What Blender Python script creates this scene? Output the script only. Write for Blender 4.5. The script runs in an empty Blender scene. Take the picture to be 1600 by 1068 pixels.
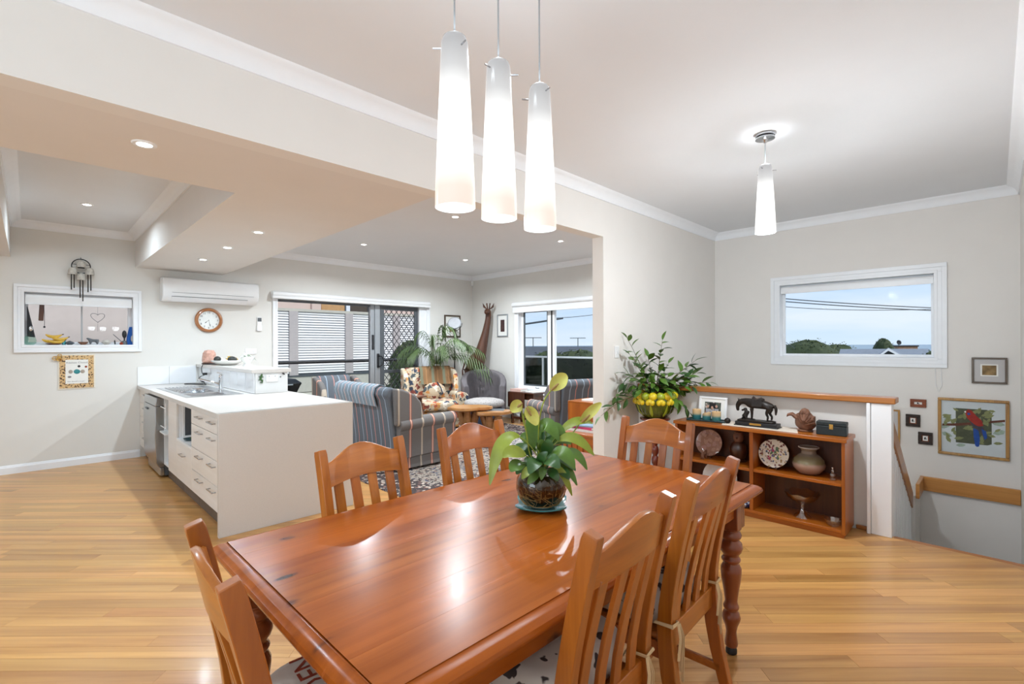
import bpy, bmesh, math, random
from mathutils import Vector, Matrix, Euler
random.seed(7)
PI = math.pi
R = math.radians
S = bpy.context.scene
COL = S.collection
# ------------------------------------------------------------------ camera
cam_d = bpy.data.cameras.new('camera')
cam = bpy.data.objects.new('camera', cam_d)
COL.objects.link(cam)
cam.location = (0, 0, 1.39)
cam.rotation_mode = 'QUATERNION'
cam.rotation_quaternion = Euler((R(90), 0, R(-45)), 'XYZ').to_quaternion() @ Euler((0, 0, R(-0.24)), 'XYZ').to_quaternion()
cam_d.sensor_width = 36
cam_d.sensor_fit = 'HORIZONTAL'
cam_d.lens = 755 / 1600 * 36
cam_d.shift_y = 0.003
cam_d.clip_start = 0.02
cam_d.clip_end = 20000
S.camera = cam
# ------------------------------------------------------------------ view
S.view_settings.view_transform = 'Standard'
S.view_settings.look = 'None'
S.view_settings.gamma = 1
S.view_settings.use_curve_mapping = False
S.view_settings.exposure = 0.07
# ------------------------------------------------------------------ sky
SKY = 1.05
W = bpy.data.worlds.new('world')
S.world = W
W.use_nodes = True
nt = W.node_tree
nt.nodes.clear()
def wn(t, **k):
    n = nt.nodes.new(t)
    for a, v in k.items(): setattr(n, a, v)
    return n
tc = wn('ShaderNodeTexCoord')
sep = wn('ShaderNodeSeparateXYZ')
nt.links.new(tc.outputs['Generated'], sep.inputs[0])
ramp = wn('ShaderNodeValToRGB')
ramp.color_ramp.elements[0].position = 0.0
ramp.color_ramp.elements[0].color = (.66, .80, .97, 1)
ramp.color_ramp.elements[1].position = 0.55
ramp.color_ramp.elements[1].color = (.30, .49, .86, 1)
e = ramp.color_ramp.elements.new(.12); e.color = (.52, .70, .97, 1)
nt.links.new(sep.outputs['Z'], ramp.inputs[0])
mp = wn('ShaderNodeMapping'); mp.inputs['Scale'].default_value = (1.6, 1.6, 11)
nt.links.new(tc.outputs['Generated'], mp.inputs[0])
no = wn('ShaderNodeTexNoise'); no.inputs['Scale'].default_value = 1.5; no.inputs['Detail'].default_value = 7; no.inputs['Roughness'].default_value = .55
nt.links.new(mp.outputs[0], no.inputs['Vector'])
cr = wn('ShaderNodeValToRGB')
cr.color_ramp.elements[0].position = .40; cr.color_ramp.elements[0].color = (0, 0, 0, 1)
cr.color_ramp.elements[1].position = .66; cr.color_ramp.elements[1].color = (.85, .85, .85, 1)
nt.links.new(no.outputs[0], cr.inputs[0])
mix = wn('ShaderNodeMixRGB'); mix.inputs['Color2'].default_value = (.80, .87, .97, 1)
nt.links.new(cr.outputs[0], mix.inputs['Fac'])
nt.links.new(ramp.outputs[0], mix.inputs['Color1'])
bg = wn('ShaderNodeBackground'); bg.inputs['Strength'].default_value = SKY
nt.links.new(mix.outputs[0], bg.inputs[0])
wo = wn('ShaderNodeOutputWorld')
nt.links.new(bg.outputs[0], wo.inputs[0])
# lamp and added fill-light powers (W)
P_DOWN = 12.0
P_PEND = 10.0
P_REST = 14.0
P_LIVING = 46.0
P_BOUNCE = 14.0
P_SIDE = 58.0
LAMP = (.84, .93, 1.0)
KLAMP = (.70, .87, 1.0)
def area_light(name, loc, size, power, rot=(0, 0, 0), col=LAMP, spread=180, parent=None, shape='DISK', size_y=None):
    l = bpy.data.lights.new(name, 'AREA')
    l.energy = power; l.size = size; l.shape = shape; l.color = col; l.spread = R(spread)
    if size_y: l.size_y = size_y
    o = bpy.data.objects.new(name, l); COL.objects.link(o)
    o.location = loc; o.rotation_euler = rot
    if parent: o.parent = parent
    return o
sun_d = bpy.data.lights.new('sun', 'SUN'); sun_d.energy = 2.6; sun_d.angle = R(25); sun_d.color = (1, .97, .93)
sun = bpy.data.objects.new('sun', sun_d); COL.objects.link(sun); sun.rotation_euler = Vector((-.25, 1, -1.1)).to_track_quat('-Z', 'Y').to_euler()
area_light('bounce_fill', (-.5, .3, 1.5), .8, P_BOUNCE, col=KLAMP, rot=(PI, 0, 0), shape='SQUARE')  # added upward fill out of view, stands in for bounced flash
area_light('side_fill', (-3.1, 1.2, 1.5), 2.0, P_SIDE, col=KLAMP, rot=(0, R(-90), 0), shape='RECTANGLE', size_y=2.0)  # added fill panel out of view, brightens the room from the left
# ------------------------------------------------------------------ materials
def nodes_of(name):
    m = bpy.data.materials.new(name); m.use_nodes = True
    t = m.node_tree; b = t.nodes['Principled BSDF']
    return m, t, b
def N(t, typ, **k):
    n = t.nodes.new(typ)
    for a, v in k.items(): setattr(n, a, v)
    return n
def c4(c): return (c[0], c[1], c[2], 1)
def srgb(r, g, b):
    f = lambda u: u/255/12.92 if u/255 <= .04045 else ((u/255+.055)/1.055)**2.4
    return (f(r), f(g), f(b))
def ramp_node(t, stops, mode='LINEAR'):
    n = N(t, 'ShaderNodeValToRGB'); cr_ = n.color_ramp; cr_.interpolation = mode
    while len(cr_.elements) > 1: cr_.elements.remove(cr_.elements[0])
    cr_.elements[0].position = stops[0][0]; cr_.elements[0].color = c4(stops[0][1])
    for p, c in stops[1:]:
        e_ = cr_.elements.new(p); e_.color = c4(c)
    return n
def coords(t, kind='Object', scale=(1, 1, 1), rot=(0, 0, 0), loc=(0, 0, 0)):
    if kind == 'Position':
        g = N(t, 'ShaderNodeNewGeometry'); o = g.outputs['Position']
    else:
        g = N(t, 'ShaderNodeTexCoord'); o = g.outputs[kind]
    m_ = N(t, 'ShaderNodeMapping')
    m_.inputs['Scale'].default_value = scale; m_.inputs['Rotation'].default_value = rot; m_.inputs['Location'].default_value = loc
    t.links.new(o, m_.inputs[0])
    return m_.outputs[0]
def bump(t, b, src, strength=.2, dist=.01):
    n = N(t, 'ShaderNodeBump'); n.inputs['Strength'].default_value = strength; n.inputs['Distance'].default_value = dist
    t.links.new(src, n.inputs['Height']); t.links.new(n.outputs[0], b.inputs['Normal'])
def plain(name, col, rough=.5, metal=0, var=.08, scale=12, bmp=0, coat=0, spec=None, emit=None, kind='Object'):
    m, t, b = nodes_of(name)
    v = coords(t, kind)
    nz = N(t, 'ShaderNodeTexNoise'); nz.inputs['Scale'].default_value = scale; nz.inputs['Detail'].default_value = 4
    t.links.new(v, nz.inputs['Vector'])
    lo = tuple(max(0, x*(1-var)) for x in col); hi = tuple(min(1, x*(1+var)) for x in col)
    rp = ramp_node(t, [(.3, lo), (.7, hi)])
    t.links.new(nz.outputs[0], rp.inputs[0]); t.links.new(rp.outputs[0], b.inputs['Base Color'])
    b.inputs['Roughness'].default_value = rough; b.inputs['Metallic'].default_value = metal
    b.inputs['Coat Weight'].default_value = coat
    if spec is not None: b.inputs['Specular IOR Level'].default_value = spec
    if bmp: bump(t, b, nz.outputs[0], bmp, .004)
    if emit:
        b.inputs['Emission Color'].default_value = c4(emit[0]); b.inputs['Emission Strength'].default_value = emit[1]
    return m
def wood(name, c1, c2, axis=0, rough=.35, scale=1.0, coat=.15, knots=0, kind='Object', tone=.12, huev=.06, dark=None, rotz=0, kscale=3.0):
    m, t, b = nodes_of(name)
    st = [22*scale]*3; st[axis] = 1.1*scale
    v = coords(t, kind, tuple(st)) if not rotz else None
    if rotz:
        v0 = coords(t, kind, (1, 1, 1), (0, 0, rotz))
        mm = N(t, 'ShaderNodeMapping'); mm.inputs['Scale'].default_value = tuple(st); t.links.new(v0, mm.inputs[0]); v = mm.outputs[0]
    oi = N(t, 'ShaderNodeObjectInfo'); at_ = N(t, 'ShaderNodeAttribute', attribute_name='tone')
    ad = N(t, 'ShaderNodeMath', operation='ADD'); t.links.new(oi.outputs['Random'], ad.inputs[0]); t.links.new(at_.outputs['Fac'], ad.inputs[1])
    fr = N(t, 'ShaderNodeMath', operation='FRACT'); t.links.new(ad.outputs[0], fr.inputs[0])
    ml = N(t, 'ShaderNodeMath', operation='MULTIPLY'); ml.inputs[1].default_value = 37; t.links.new(fr.outputs[0], ml.inputs[0])
    of = N(t, 'ShaderNodeVectorMath', operation='ADD'); t.links.new(v, of.inputs[0]); t.links.new(ml.outputs[0], of.inputs[1])
    nz = N(t, 'ShaderNodeTexNoise'); nz.inputs['Scale'].default_value = 1.0; nz.inputs['Detail'].default_value = 5; nz.inputs['Roughness'].default_value = .6; nz.inputs['Distortion'].default_value = .6
    t.links.new(of.outputs[0], nz.inputs['Vector'])
    rp = ramp_node(t, [(.28, c1), (.72, c2)])
    t.links.new(nz.outputs[0], rp.inputs[0])
    hs = N(t, 'ShaderNodeHueSaturation')
    vm = N(t, 'ShaderNodeMapRange'); vm.inputs['To Min'].default_value = 1-tone; vm.inputs['To Max'].default_value = 1+tone
    t.links.new(fr.outputs[0], vm.inputs['Value']); t.links.new(vm.outputs[0], hs.inputs['Value'])
    hm = N(t, 'ShaderNodeMath', operation='MULTIPLY'); hm.inputs[1].default_value = 7.3; t.links.new(fr.outputs[0], hm.inputs[0])
    hf = N(t, 'ShaderNodeMath', operation='FRACT'); t.links.new(hm.outputs[0], hf.inputs[0])
    hr = N(t, 'ShaderNodeMapRange'); hr.inputs['To Min'].default_value = .5-huev*tone; hr.inputs['To Max'].default_value = .5+huev*tone
    t.links.new(hf.outputs[0], hr.inputs['Value']); t.links.new(hr.outputs[0], hs.inputs['Hue'])
    t.links.new(rp.outputs[0], hs.inputs['Color'])
    out = hs.outputs[0]
    if knots:
        kst = [kscale*1.6]*3; kst[axis] = kscale*.75
        kv = coords(t, kind, tuple(kst))
        vo = N(t, 'ShaderNodeTexVoronoi'); vo.inputs['Scale'].default_value = 1
        ko = N(t, 'ShaderNodeVectorMath', operation='ADD'); t.links.new(kv, ko.inputs[0])
        nd = N(t, 'ShaderNodeTexNoise'); nd.inputs['Scale'].default_value = 5; t.links.new(kv, nd.inputs['Vector'])
        sc = N(t, 'ShaderNodeVectorMath', operation='SCALE'); sc.inputs['Scale'].default_value = .14; t.links.new(nd.outputs['Color'], sc.inputs[0])
        t.links.new(sc.outputs[0], ko.inputs[1]); t.links.new(ko.outputs[0], vo.inputs['Vector'])
        kr = ramp_node(t, [(.0, (1, 1, 1)), (.07, (.9, .9, .9)), (.13, (.18, .18, .18)), (.3, (0, 0, 0))])
        t.links.new(vo.outputs['Distance'], kr.inputs[0])
        mx = N(t, 'ShaderNodeMixRGB'); mx.inputs['Color2'].default_value = c4(dark or (.03, .012, .006))
        kk = N(t, 'ShaderNodeMath', operation='MULTIPLY'); kk.inputs[1].default_value = knots; t.links.new(kr.outputs[0], kk.inputs[0])
        t.links.new(kk.outputs[0], mx.inputs['Fac']); t.links.new(out, mx.inputs['Color1'])
        out = mx.outputs[0]
    t.links.new(out, b.inputs['Base Color'])
    b.inputs['Roughness'].default_value = rough; b.inputs['Coat Weight'].default_value = coat; b.inputs['Coat Roughness'].default_value = .12
    rr = N(t, 'ShaderNodeMapRange'); rr.inputs['To Min'].default_value = rough*.8; rr.inputs['To Max'].default_value = rough*1.25
    t.links.new(nz.outputs[0], rr.inputs['Value']); t.links.new(rr.outputs[0], b.inputs['Roughness'])
    bump(t, b, nz.outputs[0], .05, .002)
    return m
def glass(name, tint=(1, 1, 1), refl=.9, rough=0.0, ior=1.5):
    m = bpy.data.materials.new(name); m.use_nodes = True
    t = m.node_tree; t.nodes.clear()
    tr = N(t, 'ShaderNodeBsdfTransparent'); tr.inputs[0].default_value = c4(tint)
    gl = N(t, 'ShaderNodeBsdfGlossy'); gl.inputs['Roughness'].default_value = rough; gl.inputs[0].default_value = (refl, refl, refl, 1)
    lw = N(t, 'ShaderNodeLayerWeight'); lw.inputs['Blend'].default_value = .5
    pw_ = N(t, 'ShaderNodeMath', operation='POWER'); pw_.inputs[1].default_value = 4.2; t.links.new(lw.outputs['Facing'], pw_.inputs[0])
    fr = N(t, 'ShaderNodeMath', operation='MULTIPLY_ADD'); fr.inputs[1].default_value = .8*refl; fr.inputs[2].default_value = ((ior-1)/(ior+1))**2*refl; t.links.new(pw_.outputs[0], fr.inputs[0])
    mx = N(t, 'ShaderNodeMixShader'); out = N(t, 'ShaderNodeOutputMaterial')
    t.links.new(fr.outputs[0], mx.inputs[0]); t.links.new(tr.outputs[0], mx.inputs[1]); t.links.new(gl.outputs[0], mx.inputs[2])
    t.links.new(mx.outputs[0], out.inputs[0])
    return m
def stripes(name, axis, base, bands, period, offset=0, rough=.9):
    """woven striped cloth: bands = [(from, to, colour)] as fractions of the period, across one object axis"""
    m, t, b = nodes_of(name)
    g = N(t, 'ShaderNodeTexCoord'); sp = N(t, 'ShaderNodeSeparateXYZ'); t.links.new(g.outputs['Object'], sp.inputs[0])
    a1 = N(t, 'ShaderNodeMath', operation='ADD'); a1.inputs[1].default_value = 50*period+offset; t.links.new(sp.outputs[axis], a1.inputs[0])
    d1 = N(t, 'ShaderNodeMath', operation='DIVIDE'); d1.inputs[1].default_value = period; t.links.new(a1.outputs[0], d1.inputs[0])
    f1 = N(t, 'ShaderNodeMath', operation='FRACT'); t.links.new(d1.outputs[0], f1.inputs[0])
    stops = [(0, base)]
    for (p, q, c) in bands: stops += [(p, c), (q, base)]
    rp = ramp_node(t, stops, 'CONSTANT'); t.links.new(f1.outputs[0], rp.inputs[0])
    nz = N(t, 'ShaderNodeTexNoise'); nz.inputs['Scale'].default_value = 160; t.links.new(g.outputs['Object'], nz.inputs['Vector'])
    hs = N(t, 'ShaderNodeHueSaturation'); mr = N(t, 'ShaderNodeMapRange'); mr.inputs['To Min'].default_value = .82; mr.inputs['To Max'].default_value = 1.18
    t.links.new(nz.outputs[0], mr.inputs['Value']); t.links.new(mr.outputs[0], hs.inputs['Value']); t.links.new(rp.outputs[0], hs.inputs['Color'])
    t.links.new(hs.outputs[0], b.inputs['Base Color'])
    b.inputs['Roughness'].default_value = rough; b.inputs['Specular IOR Level'].default_value = .2
    bump(t, b, nz.outputs[0], .15, .002)
    return m
def cells(name, ground, blobs, scale, thr=.28, kind='Object', rough=.85, warp=.25, stretch=(1, 1, 1), soft=.05):
    """scattered motifs on a ground: voronoi cells, each motif in one of the blob colours"""
    m, t, b = nodes_of(name)
    v = coords(t, kind, stretch)
    nz = N(t, 'ShaderNodeTexNoise'); nz.inputs['Scale'].default_value = scale*1.6; t.links.new(v, nz.inputs['Vector'])
    sc = N(t, 'ShaderNodeVectorMath', operation='SCALE'); sc.inputs['Scale'].default_value = warp/scale*4; t.links.new(nz.outputs['Color'], sc.inputs[0])
    ad = N(t, 'ShaderNodeVectorMath', operation='ADD'); t.links.new(v, ad.inputs[0]); t.links.new(sc.outputs[0], ad.inputs[1])
    vo = N(t, 'ShaderNodeTexVoronoi'); vo.inputs['Scale'].default_value = scale; t.links.new(ad.outputs[0], vo.inputs['Vector'])
    n = len(blobs)
    sp = N(t, 'ShaderNodeSeparateColor'); t.links.new(vo.outputs['Color'], sp.inputs[0])
    rp = ramp_node(t, [(i/n, c) for i, c in enumerate(blobs)], 'CONSTANT'); t.links.new(sp.outputs[0], rp.inputs[0])
    fr = ramp_node(t, [(thr-soft, (1, 1, 1)), (thr, (0, 0, 0))]); t.links.new(vo.outputs['Distance'], fr.inputs[0])
    mx = N(t, 'ShaderNodeMixRGB'); mx.inputs['Color1'].default_value = c4(ground)
    t.links.new(fr.outputs[0], mx.inputs['Fac']); t.links.new(rp.outputs[0], mx.inputs['Color2'])
    t.links.new(mx.outputs[0], b.inputs['Base Color']); b.inputs['Roughness'].default_value = rough
    return m
M = {}
M['wall'] = plain('wall_paint', srgb(231, 226, 220), .85, var=.012, scale=4, bmp=.03)
M['wallgrey'] = plain('wall_paint_living', srgb(226, 223, 217), .85, var=.012, scale=4, bmp=.03)
M['ceil'] = plain('ceiling_paint', srgb(226, 227, 229), .9, var=.01, scale=3)
M['soffit'] = plain('soffit_paint', srgb(226, 220, 214), .85, var=.012, scale=3)
M['trim'] = plain('gloss_white_trim', srgb(240, 241, 243), .35, var=.01)
M['cornice'] = plain('cornice_paint', srgb(242, 243, 245), .8, var=.01)
M['plank'] = wood('floor_oak', srgb(172, 118, 62), srgb(216, 164, 98), 0, .30, .55, .12, kind='Position', tone=.15, rotz=R(45), huev=.025)
M['sub'] = plain('subfloor', srgb(110, 74, 42), .8)
M['chair_z'] = wood('honey_wood_upright', srgb(144, 74, 16), srgb(188, 108, 32), 2, .32, 1, .35, tone=.07)
M['chair_x'] = wood('honey_wood_crossways', srgb(148, 78, 18), srgb(192, 110, 34), 0, .30, 1, .35, tone=.07)
M['pine'] = wood('stained_pine', srgb(140, 66, 14), srgb(186, 98, 28), 0, .25, .6, .02, knots=.95, tone=.05, dark=srgb(44, 22, 16), kscale=5.0)
M['pine'].node_tree.nodes['Principled BSDF'].inputs['Specular IOR Level'].default_value = .28
M['pine_leg'] = wood('stained_pine_turned', srgb(110, 50, 22), srgb(150, 76, 36), 2, .28, .9, .5, knots=.5, tone=.06, dark=srgb(50, 24, 16), kscale=4)
M['case'] = wood('bookcase_wood', srgb(138, 68, 10), srgb(180, 98, 18), 1, .35, .8, .3, tone=.04)
M['case_z'] = wood('bookcase_wood_upright', srgb(138, 68, 12), srgb(176, 96, 20), 2, .35, .8, .3, tone=.04)
M['oak_rail'] = wood('rail_wood', srgb(148, 84, 28), srgb(184, 116, 48), 1, .35, .8, .3, tone=.03)
M['rail_light'] = wood('pale_rail_wood', srgb(170, 112, 50), srgb(206, 146, 76), 1, .35, .8, .2, tone=.03)
M['case_dark'] = wood('shaded_back_board', srgb(66, 32, 12), srgb(98, 50, 20), 2, .4, .8, .1, tone=.03)  # dark brown board, deepened to paint in the compartment shade
M['clockwood'] = wood('clock_rim_wood', srgb(140, 88, 46), srgb(180, 122, 70), 0, .3, 1, .3)
M['oak_rail_x'] = wood('rail_wood_raking', srgb(150, 92, 44), srgb(186, 124, 66), 0, .35, .8, .3, tone=.03)
M['dark_wood'] = wood('dark_stained_oak', srgb(52, 26, 14), srgb(84, 44, 24), 2, .3, .8, .3, tone=.05)
M['red_wood'] = wood('polished_redwood', srgb(82, 26, 14), srgb(126, 46, 24), 2, .2, .8, .6, tone=.03)
M['burl'] = wood('burl_slab', srgb(146, 92, 48), srgb(198, 142, 84), 0, .3, .5, .4, knots=.5, tone=.05, kscale=5)
M['giraffe'] = wood('carved_dark_wood', srgb(58, 32, 20), srgb(104, 62, 40), 2, .5, .6, .1, tone=.02)
M['carving'] = wood('carved_wood', srgb(92, 58, 42), srgb(140, 96, 72), 2, .6, .8, .05, tone=.02)
M['stone'] = plain('speckled_engineered_stone', srgb(205, 198, 191), .28, var=.05, scale=260, coat=.1)
M['lam'] = wood('white_grained_laminate', srgb(226, 219, 211), srgb(240, 235, 229), 1, .35, .35, .1, tone=.02)
M['white'] = plain('white_satin', srgb(238, 238, 238), .4, var=.01)
M['kick'] = plain('dark_kickboard', srgb(92, 80, 72), .4)
M['steel'] = plain('brushed_steel', srgb(186, 186, 188), .22, 1.0, var=.04, scale=30)
M['chrome'] = plain('chrome', srgb(225, 226, 228), .06, 1.0, var=.01)
M['dwsteel'] = plain('dishwasher_steel', srgb(176, 177, 178), .26, 1.0, var=.04, scale=20)
M['black'] = plain('black_plastic', srgb(28, 28, 30), .45)
M['dgrey'] = plain('dark_grey_metal', srgb(92, 96, 100), .4, .3)
M['alu'] = plain('silver_aluminium', srgb(170, 174, 178), .35, .55, var=.03)
M['pane'] = glass('window_glass', (.97, .985, .98), .5, 0, 1.4)
M['pane_clear'] = glass('clear_coated_glass', (.98, .99, .985), .1, 0, 1.4)
M['tint'] = glass('tinted_balustrade_glass', (.34, .37, .36))
M['shade_dish'] = glass('clear_crystal', (.86, .84, .82), 1.0, .02, 2.5)
M['gloss_tile'] = plain('white_glazed_tile', srgb(240, 241, 243), .08, var=.01, coat=.5)
M['brass'] = plain('brass', srgb(205, 165, 88), .3, .9)
M['bronze'] = plain('dark_bronze', srgb(44, 38, 34), .4, .5, var=.25, scale=40)
M['cream'] = plain('cream_cloth', srgb(232, 224, 208), .9, var=.05, scale=60)
M['lace'] = plain('lace_runner_cloth', srgb(222, 208, 192), .9, var=.15, scale=200)
M['tan'] = plain('tan_ribbon', srgb(214, 184, 140), .7)
M['ink'] = plain('dark_ink', srgb(32, 32, 36), .7)
M['paper'] = plain('paper', srgb(238, 236, 230), .8, var=.02)
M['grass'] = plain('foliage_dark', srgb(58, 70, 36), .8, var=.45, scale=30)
BASEG = srgb(112, 114, 118)
ST_old = [(.05, .065, srgb(190, 150, 140)), (.065, .10, srgb(226, 200, 178)), (.10, .118, srgb(178, 104, 92)), (.32, .36, srgb(186, 170, 152)), (.55, .575, srgb(178, 104, 92)), (.575, .60, srgb(226, 200, 178)), (.60, .625, srgb(178, 104, 92)), (.80, .835, srgb(150, 162, 172))]
SX = [(.06, .115, srgb(196, 138, 126)), (.50, .57, srgb(146, 158, 170))]
SY = [(.06, .09, srgb(162, 98, 86)), (.09, .125, srgb(214, 182, 160)), (.125, .155, srgb(162, 98, 86)), (.56, .63, srgb(176, 162, 146))]
M['stripe_x'] = stripes('striped_upholstery_back', 0, srgb(98, 102, 108), SX, .20, .043)
M['stripe_y'] = stripes('striped_upholstery_side', 1, srgb(110, 106, 104), SY, .30, .1)
ST2 = [(.06, .075, srgb(196, 120, 110)), (.075, .11, srgb(226, 206, 190)), (.11, .13, srgb(196, 120, 110)), (.53, .60, srgb(176, 190, 202))]
M['stripe_throw'] = stripes('striped_arm_cover', 0, srgb(126, 136, 144), ST2, .165, .03)
FL = [srgb(172, 88, 60), srgb(52, 60, 78), srgb(190, 132, 72), srgb(120, 60, 50), srgb(70, 78, 82), srgb(226, 214, 196)]
M['floral'] = cells('floral_linen', srgb(192, 174, 148), FL, 11, .52, warp=.4)
M['grey_velvet'] = plain('grey_velvet', srgb(98, 92, 94), .75, var=.1, scale=14)
M['tartan'] = stripes('brown_check_throw', 0, srgb(128, 96, 66), [(.2, .45, srgb(112, 112, 92)), (.7, .8, srgb(150, 112, 76))], .2)
M['weave'] = cells('grey_weave_cloth', srgb(160, 154, 150), [srgb(96, 92, 92), srgb(120, 116, 116)], 42, .3, warp=.02)
M['navy'] = plain('navy_cloth', srgb(34, 44, 62), .9)
M['rug'] = cells('patterned_wool_rug', srgb(150, 138, 126), [srgb(42, 34, 38), srgb(60, 46, 44), srgb(92, 60, 54), srgb(54, 60, 82), srgb(36, 30, 34)], 24, .5, warp=.5, rough=1)
M['pink'] = plain('salt_crystal', srgb(206, 160, 142), .5, var=.18, scale=30)
M['banana'] = plain('banana_skin', srgb(214, 172, 62), .5, var=.15, scale=25)
M['avocado'] = plain('avocado_skin', srgb(40, 42, 38), .35, var=.2, scale=60, bmp=.3)
M['porcelain'] = plain('white_porcelain', srgb(240, 240, 236), .15, var=.02, coat=.4)
M['teal'] = plain('teal_glass', srgb(46, 134, 138), .12, var=.12, scale=14, coat=.6)
M['leaf'] = plain('glossy_leaf', srgb(82, 116, 40), .35, var=.25, scale=14)
M['leaf_l'] = plain('pale_leaf', srgb(138, 152, 50), .4, var=.18, scale=12)
M['leaf_d'] = plain('dark_leaf', srgb(52, 88, 40), .3, var=.2, scale=14)
M['palmleaf'] = plain('palm_leaf', srgb(74, 92, 52), .5, var=.2, scale=9)
M['stem'] = plain('plant_stem', srgb(120, 130, 62), .5)
M['twig'] = plain('brown_twig', srgb(92, 78, 50), .7)
# ------------------------------------------------------------------ geometry helpers
rv = Vector((.7071, -.7071, 0)); dv = Vector((.7071, .7071, 0))   # to the right, and away, as seen from the camera
def BM(): return bmesh.new()
def box(bm, lo, hi, mat=None):
    """axis-aligned box between two corners (optionally transformed)"""
    x0, y0, z0 = lo; x1, y1, z1 = hi
    vs = [bm.verts.new(p) for p in ((x0, y0, z0), (x1, y0, z0), (x1, y1, z0), (x0, y1, z0), (x0, y0, z1), (x1, y0, z1), (x1, y1, z1), (x0, y1, z1))]
    if mat: 
        for v in vs: v.co = mat @ v.co
    for f in ((0, 3, 2, 1), (4, 5, 6, 7), (0, 1, 5, 4), (1, 2, 6, 5), (2, 3, 7, 6), (3, 0, 4, 7)):
        bm.faces.new([vs[i] for i in f])
    return vs
def cbox(bm, c, s, rot=None):
    m = Matrix.Translation(c) @ (Euler(rot).to_matrix().to_4x4() if rot else Matrix())
    h = [u/2 for u in s]
    return box(bm, (-h[0], -h[1], -h[2]), tuple(h), m)
def loft(bm, rings, closed=True, cap=True):
    vr = [[bm.verts.new(p) for p in r] for r in rings]
    n = len(vr[0])
    for a, b in zip(vr, vr[1:]):
        for i in range(n if closed else n-1):
            j = (i+1) % n
            bm.faces.new((a[i], a[j], b[j], b[i]))
    if cap and closed:
        bm.faces.new(vr[0][::-1]); bm.faces.new(vr[-1])
    return vr
def lathe(bm, prof, n=24, c=(0, 0, 0), cap=True, sx=1, sy=1):
    rings = [[(c[0]+r*sx*math.cos(2*PI*i/n), c[1]+r*sy*math.sin(2*PI*i/n), c[2]+z) for i in range(n)] for r, z in prof]
    return loft(bm, rings, True, cap)
def frame_of(d):
    d = d.normalized(); up = Vector((0, 0, 1)) if abs(d.z) < .95 else Vector((1, 0, 0))
    a = d.cross(up).normalized(); b = a.cross(d).normalized()
    return a, b
def tube(bm, pts, r, n=8, cap=True, flat=1.0):
    pts = [Vector(p) for p in pts]; rs = r if isinstance(r, (list, tuple)) else [r]*len(pts)
    rings = []; prev = None
    for i, p in enumerate(pts):
        d = (pts[min(i+1, len(pts)-1)]-pts[max(i-1, 0)])
        if prev is None: a, b = frame_of(d)
        else:
            d = d.normalized(); a = (prev - d*prev.dot(d))
            a = a.normalized() if a.length > 1e-6 else frame_of(d)[0]
            b = a.cross(d).normalized()
        prev = a
        rings.append([tuple(p + a*rs[i]*math.cos(2*PI*k/n) + b*rs[i]*flat*math.sin(2*PI*k/n)) for k in range(n)])
    return loft(bm, rings, True, cap)
def rod(bm, p, q, r, n=10, r2=None): return tube(bm, [p, q], [r, r if r2 is None else r2], n)
def prism(bm, poly, axis, a, b):
    """polygon in the two other axes (cyclic order) swept along axis from a to b"""
    def pt(u, v, w): return ((w, u, v), (v, w, u), (u, v, w))[axis]
    # axis 0 -> poly in (y,z); axis 1 -> poly in (z,x); axis 2 -> poly in (x,y)
    return loft(bm, [[pt(u, v, a) for u, v in poly], [pt(u, v, b) for u, v in poly]], True, True)
def ball(bm, c, r, n=16, m=10):
    rx, ry, rz = r if isinstance(r, (tuple, list)) else (r, r, r)
    prof = [(math.sin(PI*i/m), -math.cos(PI*i/m)) for i in range(m+1)]
    prof[0] = (.02, -1); prof[-1] = (.02, 1)
    rings = [[(c[0]+p*rx*math.cos(2*PI*k/n), c[1]+p*ry*math.sin(2*PI*k/n), c[2]+z*rz) for k in range(n)] for p, z in prof]
    return loft(bm, rings, True, True)
def sweep_rect(bm, pts, wx, dy):
    """rectangular bar along pts (bars that run mostly along z, wide in x, deep in y)"""
    rings = []
    for i, p in enumerate(pts):
        a = Vector(pts[max(i-1, 0)]); b = Vector(pts[min(i+1, len(pts)-1)])
        t = (b-a).normalized(); nrm = Vector((0, t.z, -t.y)); p = Vector(p)
        w = wx[i] if isinstance(wx, (list, tuple)) else wx; d_ = dy[i] if isinstance(dy, (list, tuple)) else dy
        X = Vector((1, 0, 0))
        rings.append([tuple(p-X*w/2-nrm*d_/2), tuple(p+X*w/2-nrm*d_/2), tuple(p+X*w/2+nrm*d_/2), tuple(p-X*w/2+nrm*d_/2)])
    return loft(bm, rings)
def done(name, bm, mat, parent=None, bevel=0, seg=2, smooth=True, subsurf=0, angle=38, loc=None):
    bmesh.ops.recalc_face_normals(bm, faces=bm.faces)
    me = bpy.data.meshes.new(name); bm.to_mesh(me); bm.free()
    if smooth:
        for p in me.polygons: p.use_smooth = True
        me.set_sharp_from_angle(angle=R(angle))
    me.materials.append(mat)
    o = bpy.data.objects.new(name, me); COL.objects.link(o)
    if parent: o.parent = parent
    if loc: o.location = loc
    if bevel:
        b = o.modifiers.new('bevel', 'BEVEL'); b.width = bevel; b.segments = seg; b.limit_method = 'ANGLE'; b.angle_limit = R(40); b.harden_normals = False
    if subsurf:
        s = o.modifiers.new('sub', 'SUBSURF'); s.levels = subsurf; s.render_levels = subsurf
    return o
def tag(o, label, cat, group=None, kind=None):
    o['label'] = label; o['category'] = cat
    if group: o['group'] = group
    if kind: o['kind'] = kind
    return o
def thing(name, label, cat, loc=(0, 0, 0), rz=0, group=None):
    o = bpy.data.objects.new(name, None); o.empty_display_size = .1; COL.objects.link(o)
    o.location = loc; o.rotation_euler = (0, 0, rz)
    return tag(o, label, cat, group)
def struct(o):
    o['kind'] = 'structure'; return o
def kids(o): return [c for c in bpy.data.objects if c.parent == o]
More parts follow.
